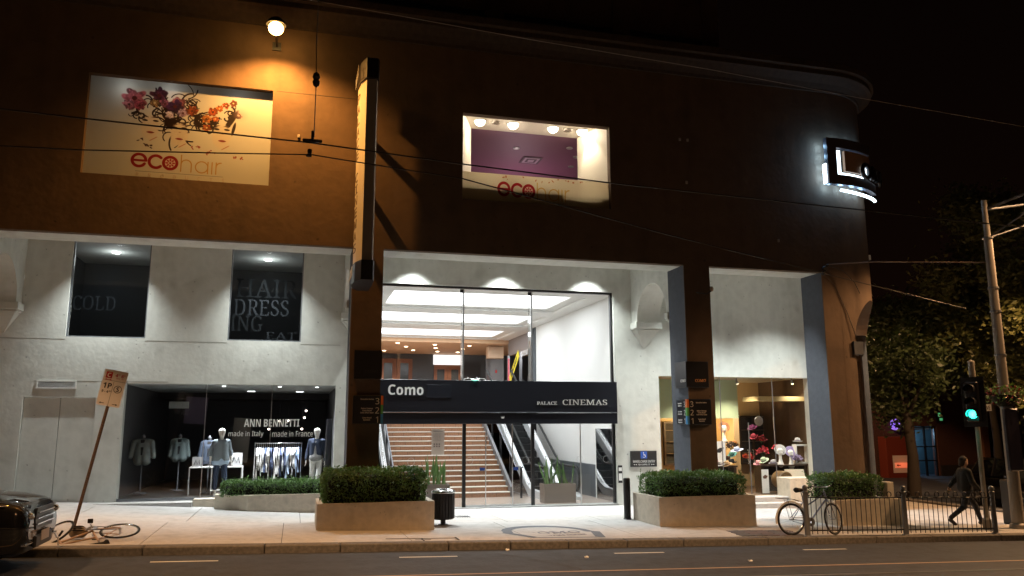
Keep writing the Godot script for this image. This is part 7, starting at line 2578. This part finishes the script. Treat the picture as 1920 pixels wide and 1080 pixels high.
# ---------- cars ----------
func car(label: String, at: Vector3, turn: float, lit: bool) -> void:
	# nose towards +x, the middle of the nose's foot at the origin
	var t := thing("parked_car", label, "car", at, turn)
	t.scale = Vector3.ONE * (1.0 if lit else 1.09)
	var paint := mat(0.004, 0.004, 0.005, 0.6)
	paint.metallic_specular = 0.2
	paint.clearcoat_enabled = true
	paint.clearcoat = 1.0
	paint.clearcoat_roughness = 0.04
	var st := [[-4.6, 0.62, 0.55, 0.95], [-4.5, 0.84, 0.32, 1.02], [-3.9, 0.91, 0.24, 1.06], [-2.6, 0.93, 0.22, 1.05], [-1.35, 0.93, 0.22, 1.05], [-0.75, 0.92, 0.24, 1.02], [-0.35, 0.90, 0.25, 0.97], [-0.14, 0.86, 0.26, 0.92], [-0.04, 0.80, 0.30, 0.86], [0.0, 0.70, 0.42, 0.76]]
	var sec := func(s: Array) -> Array:
		var w: float = s[1]
		var lo: float = s[2]
		var hi: float = s[3]
		var q := [[w * 0.80, lo], [w * 0.95, lo + 0.06], [w, lo + (hi - lo) * 0.35], [w, lo + (hi - lo) * 0.62], [w * 0.97, hi - 0.10], [w * 0.90, hi - 0.03], [w * 0.6, hi + 0.015], [w * 0.3, hi + 0.035]]
		var out := []
		for e in q: out.append(Vector3(s[0], e[1], e[0]))
		for i in range(q.size() - 1, -1, -1): out.append(Vector3(s[0], q[i][1], -q[i][0]))
		return out
	var bd := Mb.new()
	var rings := []
	for s in st: rings.append(sec.call(s))
	var nr := []
	for i in rings.size():
		var row := []
		var m: int = rings[i].size()
		for k in m:
			var du: Vector3 = rings[i][(k + 1) % m] - rings[i][(k - 1 + m) % m]
			var dv: Vector3 = rings[mini(i + 1, rings.size() - 1)][k] - rings[maxi(i - 1, 0)][k]
			row.append(dv.cross(du).normalized())
		nr.append(row)
	for i in rings.size() - 1:
		var m: int = rings[i].size()
		for k in m:
			var k2 := (k + 1) % m
			var cn: Vector3 = rings[i][k] - Vector3(rings[i][k].x, 0.6, 0)
			var sg := 1.0 if nr[i][k].dot(cn) > 0 else -1.0
			bd.tri(rings[i][k], rings[i + 1][k], rings[i + 1][k2], nr[i][k] * sg, nr[i + 1][k] * sg, nr[i + 1][k2] * sg)
			bd.tri(rings[i][k], rings[i + 1][k2], rings[i][k2], nr[i][k] * sg, nr[i + 1][k2] * sg, nr[i][k2] * sg)
	for e in [0, rings.size() - 1]:
		var c := Vector3(st[e][0], 0.6, 0)
		for k in rings[e].size():
			bd.flat(c, rings[e][k], rings[e][(k + 1) % rings[e].size()]) if e else bd.flat(c, rings[e][(k + 1) % rings[e].size()], rings[e][k])
	part("body", bd, paint, t)
	# cabin
	var cab := Mb.new()
	var c0 := [Vector3(-1.25, 1.06, 0.84), Vector3(-4.3, 1.06, 0.84), Vector3(-3.9, 1.55, 0.64), Vector3(-2.2, 1.60, 0.66)]
	var c1 := c0.map(func(v): return Vector3(v.x, v.y, -v.z))
	cab.quad(c0[0], c0[3], c0[2], c0[1]); cab.quad(c1[0], c1[1], c1[2], c1[3])
	cab.quad(c0[0], c1[0], c1[3], c0[3]); cab.quad(c1[1], c0[1], c0[2], c1[2])
	part("window_glass", cab, mat(0.01, 0.012, 0.014, 0.05), t)
	var rf := Mb.new()
	rf.rbox(Vector3(-3.05, 1.60, 0), Vector3(1.75, 0.05, 1.33), 0.02)
	for s: float in [-1.0, 1.0]:
		rf.tube([Vector3(-1.22, 1.05, s * 0.85), Vector3(-2.2, 1.59, s * 0.66)], 0.035, 6)
		rf.tube([Vector3(-4.3, 1.05, s * 0.85), Vector3(-3.9, 1.57, s * 0.64)], 0.05, 6)
		rf.tube([Vector3(-2.75, 1.05, s * 0.86), Vector3(-2.8, 1.6, s * 0.67)], 0.03, 6)
	part("roof", rf, paint, t)
	for wx: float in [-0.85, -3.65]:
		for s: float in [-1.0, 1.0]:
			var ty := Mb.new()
			ty.lathe([[0.20, -0.11], [0.30, -0.115], [0.335, -0.08], [0.335, 0.08], [0.30, 0.115], [0.20, 0.11]], Vector3(wx, 0.335, s * 0.83), Basis(Vector3.RIGHT, PI / 2), 22)
			var wn := part("wheel", ty, M.rubber, t)
			var rm := Mb.new()
			for k in 5:
				var a := TAU * k / 5
				rm.box(Vector3(wx + cos(a) * 0.11, 0.335 + sin(a) * 0.11, s * 0.93), Vector3(0.2, 0.06, 0.03), Basis(Vector3.BACK, a))
			rm.lathe([[0.21, -0.03], [0.235, 0.0], [0.21, 0.03]], Vector3(wx, 0.335, s * 0.91), Basis(Vector3.RIGHT, PI / 2), 20)
			part("rim", rm, M.steel, wn)
	# nose: grille, lamps, trim, plate
	var gb := Mb.new()
	gb.prism(PackedVector2Array([Vector2(-0.40, 0.56), Vector2(0.40, 0.56), Vector2(0.46, 0.70), Vector2(0.40, 0.84), Vector2(-0.40, 0.84), Vector2(-0.46, 0.70)]), -0.06, 0.012, Transform3D(Basis(Vector3(0, 0, -1), Vector3.UP, Vector3.RIGHT), Vector3.ZERO))
	var gn := part("grille", gb, M.black, t)
	for k in 3:
		var br := Mb.new()
		br.rbox(Vector3(0.02, 0.63 + k * 0.075, 0), Vector3(0.03, 0.022, 0.84 - k * 0.03), 0.006)
		part("grille_bar", br, M.chrome, gn)
	for s: float in [-1.0, 1.0]:
		var hp := Mb.new()
		body(hp, [[Vector3(-0.10, 0.78, s * 0.60), Vector3(-0.40, 0.86, s * 0.80), 0.085, 0.05], [Vector3(-0.10, 0.72, s * 0.62), Vector3(-0.2, 0.74, s * 0.76), 0.06, 0.05]], 0.018, 0.04)
		var hn := part("headlight", hp, mat(0.62, 0.55, 0.48, 0.12, 0.9), t)
		var br2 := Mb.new()
		br2.tube([Vector3(-0.04, 0.83, s * 0.56), Vector3(-0.11, 0.875, s * 0.70), Vector3(-0.30, 0.915, s * 0.83), Vector3(-0.45, 0.92, s * 0.86)], 0.012, 6)
		part("brow", br2, M.chrome, hn)
		var bl := Mb.new()
		bl.ball(Vector3(-0.02, 0.755, s * 0.63), Vector3(0.06, 0.05, 0.06), 6)
		part("bulb", bl, glow(1, 0.95, 0.88, 45.0) if lit else M.chrome, hn)
		var fg := Mb.new()
		fg.rbox(Vector3(-0.03, 0.40, s * 0.60), Vector3(0.06, 0.025, 0.36), 0.008)
		part("bumper_trim", fg, M.chrome, t)
		var mr := Mb.new()
		mr.rbox(Vector3(-1.45, 1.10, s * 1.0), Vector3(0.12, 0.14, 0.2), 0.04)
		part("mirror", mr, paint, t)
	var lg := Mb.new()
	lg.rbox(Vector3(-0.0, 0.40, 0), Vector3(0.05, 0.16, 0.8), 0.02)
	part("air_intake", lg, M.black, t)
	var np := Mb.new()
	np.box(Vector3(0.032, 0.46, 0), Vector3(0.012, 0.13, 0.37))
	part("number_plate", np, mat(0.55, 0.48, 0.46), t)
	if lit:
		for s: float in [-1.0, 1.0]:
			var d := Basis(Vector3.UP, turn)
			spot(at + d * Vector3(0.08, 0.755, s * 0.63), at + d * Vector3(8, 0.3, s * 0.63), 6.0, L(1, 0.95, 0.88), 32, 0.6)

func vehicles() -> void:
	car("black parked car with chrome grille, cut by the frame's left edge", Vector3(-3.62, kerb_y(-4) - 0.13, 1.24), 0.02, false)
	car("dark car with glaring headlight waiting at the frame's right edge", Vector3(22.35, -0.62, -4.2), -PI / 2 - 0.35, true)


# ---------- beyond the corner ----------
func tree(label: String, at: Vector3, h: float, crown: Vector3, n: int, c0: Color, c1: Color) -> void:
	var t := thing("street_tree", label, "tree", at, 0, "street trees beyond the corner")
	var tr := Mb.new()
	var top := h - crown.y * 0.9
	tr.tube([Vector3(0, -0.2, 0), Vector3(0.05, top * 0.5, 0.05), Vector3(-0.05, top, 0), Vector3(0.1, h, 0.1)], [0.28, 0.2, 0.16, 0.06], 10)
	part("trunk", tr, mat(0.03, 0.023, 0.018, 0.9), t)
	var clumps := []
	for i in 46:
		var d := Vector3(rng.randfn(0, 1), rng.randfn(0, 1), rng.randfn(0, 1)).normalized() * pow(rng.randf(), 0.45)
		clumps.append(Vector3(0, h, 0) + d * crown)
	for i in 9:
		var l := Mb.new()
		var e: Vector3 = clumps[i]
		var s := Vector3(0, lerpf(top * 0.8, h * 0.9, rng.randf()), 0)
		l.tube([s, s.lerp(e, 0.5) + Vector3(0, 0.3, 0), e], [0.09, 0.06, 0.02], 7)
		part("limb", l, mat(0.03, 0.023, 0.018, 0.9), t)
	var mm := MultiMesh.new()
	mm.transform_format = MultiMesh.TRANSFORM_3D
	mm.use_colors = true
	mm.mesh = leaf_mesh
	mm.instance_count = n
	for i in n:
		var c: Vector3 = clumps[rng.randi() % clumps.size()]
		var p := c + Vector3(rng.randfn(0, 0.42), rng.randfn(0, 0.36), rng.randfn(0, 0.42))
		var b := Basis.from_euler(Vector3(rng.randf() * TAU, rng.randf() * TAU, rng.randf() * TAU)).scaled(Vector3.ONE * rng.randf_range(0.7, 1.3))
		mm.set_instance_transform(i, Transform3D(b, p))
		mm.set_instance_color(i, c0.lerp(c1, rng.randf()))
	var o := MultiMeshInstance3D.new()
	o.name = "crown"
	o.multimesh = mm
	o.set_meta("kind", "stuff")
	t.add_child(o, true)

func side_street() -> void:
	var lm := Mb.new()
	lm.quad(Vector3(-0.10, 0, 0), Vector3(0, -0.01, 0.045), Vector3(0.11, 0, 0), Vector3(0, -0.01, -0.045))
	leaf_mesh = lm.mesh(M.leaf)
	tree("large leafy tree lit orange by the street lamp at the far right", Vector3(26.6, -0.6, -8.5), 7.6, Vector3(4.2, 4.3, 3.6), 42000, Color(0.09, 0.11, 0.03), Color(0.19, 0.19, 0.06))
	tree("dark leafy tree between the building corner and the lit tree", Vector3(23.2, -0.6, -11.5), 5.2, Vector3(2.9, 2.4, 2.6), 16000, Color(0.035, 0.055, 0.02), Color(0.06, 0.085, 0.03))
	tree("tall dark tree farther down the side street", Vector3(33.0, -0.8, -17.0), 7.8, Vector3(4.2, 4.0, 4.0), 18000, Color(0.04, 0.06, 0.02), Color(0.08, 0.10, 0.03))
	var r := Mb.new()
	r.quad(Vector3(20.5, -0.62, 0.0), Vector3(60, -0.62, 0.0), Vector3(60, -0.62, -60), Vector3(20.5, -0.62, -60))
	solo("side_road", r, M.asphalt, "dark side street running away past the corner", "road", "", "structure")
	# house across the side street
	var t := thing("corner_house", "dark red brick building across the side street with a blue lit window", "building")
	var brick := stucco(0.15, 0.062, 0.045, noise(0.03, 0.6, 1.0, 71), noise(0.2, 0.3, 0.7, 72), 0.8, 0.5)
	var w := Mb.new()
	w.wall(26.0, 60.0, -1.0, 9.0, -22.0, 0.4, [[31.75, 32.5, -1.0, 1.04], [32.72, 34.15, -0.9, 2.05], [37.3, 39.0, -0.9, 1.9], [36.0, 38.0, 4.0, 6.0], [41.0, 43.0, 4.0, 6.0]])
	part("wall", w, brick, t)
	var pl := Mb.new()
	pl.span(Vector3(34.2, -0.9, -22.0), Vector3(37.1, -0.05, -21.95))
	part("plinth", pl, mat(0.03, 0.025, 0.025), t)
	var inn := Mb.new()
	inn.span(Vector3(31.0, -1, -24.2), Vector3(40, 2.4, -24)); inn.span(Vector3(31.0, 2.3, -24), Vector3(40, 2.4, -22.41)); inn.span(Vector3(31.0, -1, -24), Vector3(31.1, 2.4, -22.41)); inn.span(Vector3(36.4, -1, -24), Vector3(36.5, 2.4, -22.41))
	part("room", inn, mat(0.10, 0.17, 0.20), t)
	var fr := Mb.new()
	for x: float in [32.76, 33.43, 34.11]: fr.span(Vector3(x - 0.04, -0.9, -22.2), Vector3(x + 0.04, 2.05, -22.1))
	for y: float in [2.0, 0.95, 0.2]: fr.span(Vector3(32.8, y - 0.03, -22.19), Vector3(34.07, y + 0.03, -22.11))
	var wn := part("window", fr, M.black, t)
	for e in [[32.8, 33.39], [33.47, 34.07]]:
		for yy in [[0.98, 1.97], [0.23, 0.92], [-0.9, 0.17]]:
			var p := Mb.new()
			p.quad(Vector3(e[0], yy[0], -22.15), Vector3(e[1], yy[0], -22.15), Vector3(e[1], yy[1], -22.15), Vector3(e[0], yy[1], -22.15))
			part("pane", p, M.glass, wn)
	var bl := Mb.new()
	bl.span(Vector3(32.8, 1.85, -22.5), Vector3(34.07, 1.97, -22.45))
	part("blind", bl, mat(0.6, 0.6, 0.6), t)
	var dd := Mb.new()
	dd.rbox(Vector3(32.1, 0.0, -22.25), Vector3(0.62, 2.0, 0.05), 0.01)
	part("door", dd, mat(0.20, 0.34, 0.34, 0.4), t)
	omni(Vector3(33.4, 1.6, -23.2), 1.7, L(0.42, 0.70, 1.0), 0.1)
	var lb := Mb.new()
	lb.ball(Vector3(33.4, 1.6, -23.2), Vector3(0.1, 0.1, 0.1), 6)
	solo("room_lamp", lb, glow(0.42, 0.70, 1.0, 2.0), "bluish lamp inside the brick building's window", "lamp")
	for x: float in [37.25, 39.05]:
		var p := Mb.new()
		p.span(Vector3(x - 0.2, -1, -22), Vector3(x + 0.2, 4.5, -21.8))
		part("pilaster", p, mat(0.28, 0.12, 0.06), t)
	var kiosk := thing("red_kiosk", "small red lit kiosk with a white arrow sign beyond the corner planter", "kiosk", Vector3(30.9, -0.7, -21.6))
	var km := Mb.new()
	km.rbox(Vector3(0, 0.9, 0), Vector3(1.4, 2.6, 0.6), 0.02)
	part("cabinet", km, mat(0.20, 0.03, 0.015), kiosk)
	var ks := Mb.new()
	ks.box(Vector3(0.15, 0.78, 0.31), Vector3(1.0, 0.9, 0.01))
	part("red_panel", ks, glow(0.5, 0.03, 0.01, 0.035), kiosk)
	var kw := Mb.new()
	kw.box(Vector3(0.15, 0.72, 0.32), Vector3(0.78, 0.26, 0.02))
	part("arrow_sign", kw, glow(1.0, 0.13, 0.05, 0.55), kiosk)
	var ka := Mb.new()
	ka.prism(PackedVector2Array([Vector2(-0.15, 0.72), Vector2(-0.05, 0.80), Vector2(-0.05, 0.74), Vector2(0.1, 0.74), Vector2(0.1, 0.70), Vector2(-0.05, 0.70), Vector2(-0.05, 0.64)]), 0.331, 0.336)
	part("arrow", ka, M.black, kiosk)
	omni(Vector3(31.1, 0.1, -21.0), 0.025, L(1, 0.1, 0.03), 0.1)
	var bs := Mb.new()
	bs.lathe([[0.0001, 0.0], [0.30, 0.0], [0.30, 0.06], [0.0001, 0.08]], Vector3.ZERO, Basis(Vector3.RIGHT, PI / 2), 20)
	var bso := solo("blue_sign", bs, glow(0.12, 0.05, 1.0, 0.8), "small round blue glowing sign on the brick building", "sign")
	bso.position = Vector3(31.35, 2.15, -21.85)
	bso.rotation.y = -1.0
	var gs := thing("green_exit_sign", "tiny green sign above the blue window", "sign", Vector3(34.35, 2.55, -21.9))
	var gm := Mb.new()
	gm.box(Vector3.ZERO, Vector3(0.42, 0.5, 0.08))
	part("box", gm, M.black, gs)
	for e in [[-0.06, 0.12, 0.16, 0.2], [0.04, -0.13, 0.2, 0.14]]:
		var q := Mb.new()
		q.box(Vector3(e[0], e[1], 0.045), Vector3(e[2], e[3], 0.01))
		part("lit_mark", q, glow(0.1, 0.8, 0.3, 0.35), gs)
	var sm := Mb.new()
	sm.quad(Vector3(15.9, gy(16, -7), -7.102), Vector3(16.0, gy(16, -7), -7.102), Vector3(16.0, gy(16, -7), -35), Vector3(15.9, gy(16, -7), -35))
	solo("side_gutter", sm, M.joint, "dark strip where footpath meets the building's side", "gutter", "", "structure")
	var k2 := Mb.new()
	k2.rbox(Vector3(20.6, -0.52, -17.0), Vector3(0.3, 0.24, 36), 0.02)
	solo("side_kerb", k2, M.kerb, "kerb along the side street round the corner", "kerb", "", "structure")


# ---------- overhead wires ----------
func wires() -> void:
	var wm := mat(0.03, 0.022, 0.018, 0.5, 0.5)
	var cable := func(label: String, pts: Array, r: float, m: Material) -> void:
		var b := Mb.new()
		b.tube(pts, r, 6)
		solo("overhead_wire", b, m, label, "wire")
	var z := 4.1
	cable.call("upper thick tram wire crossing in front of both upper windows", [Vector3(-16, 6.55, z), Vector3(-2.85, 6.107, z), Vector3(0.07, 6.037, z), Vector3(2.2, 5.91, z), Vector3(4.56, 5.80, z), Vector3(14, 5.55, z), Vector3(30, 5.3, z)], 0.011, wm)
	cable.call("lower tram wire running left from the clamp below the crossbar", [Vector3(-16, 5.3, z), Vector3(-2.86, 5.673, z), Vector3(-1.0, 5.79, z), Vector3(0.07, 5.865, z)], 0.009, wm)
	cable.call("lower tram wire running right from the clamp past the blade sign", [Vector3(0.07, 5.865, z), Vector3(0.45, 5.83, z), Vector3(2.23, 5.686, z), Vector3(6, 5.3, z - 1), Vector3(14, 4.6, z - 3)], 0.009, wm)
	cable.call("span wire holding the tram wires, hanging straight down in view", [Vector3(0.09, 6.12, z), Vector3(0.074, 6.145, 6.0), Vector3(0.058, 6.56, 6.0), Vector3(0.05, 7.6, 9.0), Vector3(0.0, 8.5, 13.0)], 0.006, wm)
	cable.call("thin pale wire slanting across the dark top of the building", [Vector3(-8, 9.75, 2), Vector3(0.476, 9.326, 2), Vector3(3.956, 9.129, 2), Vector3(7.546, 8.977, 2), Vector3(11, 8.75, 2), Vector3(24, 8.1, 2)], 0.006, mat(0.3, 0.25, 0.2, 0.5))
	cable.call("cable from the corner column to the street lamp", [Vector3(14.05, 6.5, ZF + 0.05), Vector3(15.0, 6.47, -2.8), Vector3(17.0, 6.2, -1.0)], 0.016, mat(0.18, 0.13, 0.09, 0.6))
	cable.call("loose cable drooping down the corner column", [Vector3(13.96, 6.25, ZF + 0.05), Vector3(14.3, 5.9, ZF + 0.02), Vector3(14.62, 5.2, ZF + 0.02), Vector3(14.85, 4.5, ZF + 0.04)], 0.009, M.black)
	cable.call("short loose cable curving across the top of the corner column", [Vector3(14.15, 6.45, ZF + 0.08), Vector3(14.6, 6.35, ZF + 0.03), Vector3(14.95, 6.05, -3.6), Vector3(15.15, 5.75, -3.66)], 0.009, M.black)
	var cl := thing("cable_anchor", "knotted cable anchor at the top of the corner column", "anchor", Vector3(13.98, 6.38, ZF + 0.06))
	for e in [[Vector3(0, 0, 0), Vector3(0.12, 0.14, 0.08)], [Vector3(0.09, 0.09, 0), Vector3(0.1, 0.08, 0.06)], [Vector3(-0.06, -0.13, 0), Vector3(0.12, 0.1, 0.08)]]:
		var b := Mb.new()
		b.rbox(e[0], e[1], 0.02, Basis(Vector3.BACK, 0.7))
		part("clamp", b, M.black, cl)
	var hang := thing("wire_hanger", "dark crossbar and clamps holding the tram wires", "wire hanger", Vector3(0.07, 6.05, z))
	for e in [[Vector3(0, 0.02, 0), Vector3(0.27, 0.04, 0.05)], [Vector3(0.0, 0.10, 0), Vector3(0.04, 0.13, 0.05)], [Vector3(-0.03, -0.14, 0), Vector3(0.06, 0.07, 0.05)], [Vector3(-0.04, -0.2, 0), Vector3(0.08, 0.04, 0.05)]]:
		var b := Mb.new()
		b.rbox(e[0], e[1], 0.012)
		part("clamp", b, wm, hang)
	var ins := Mb.new()
	ins.lathe([[0.006, -0.10], [0.035, -0.07], [0.045, -0.03], [0.03, 0.0], [0.045, 0.03], [0.035, 0.07], [0.006, 0.10]])
	var io := solo("insulator", ins, wm, "round insulator on the span wire under the flood lamp", "insulator")
	io.position = Vector3(0.073, 6.15, 6.0)
	var cc := thing("security_camera", "small security camera bracket high on the column right of the doors", "camera", Vector3(10.2, 5.62, ZF))
	var cm := Mb.new()
	cm.tube([Vector3(-0.14, -0.06, 0.01), Vector3(-0.12, -0.10, 0.14), Vector3(0.05, -0.12, 0.18), Vector3(0.22, -0.02, 0.16)], 0.018, 6)
	part("arm", cm, M.black, cc)
	var cv := Mb.new()
	cv.ball(Vector3(0.22, 0.02, 0.16), Vector3(0.05, 0.07, 0.05), 6)
	part("housing", cv, mat(0.5, 0.4, 0.3), cc)
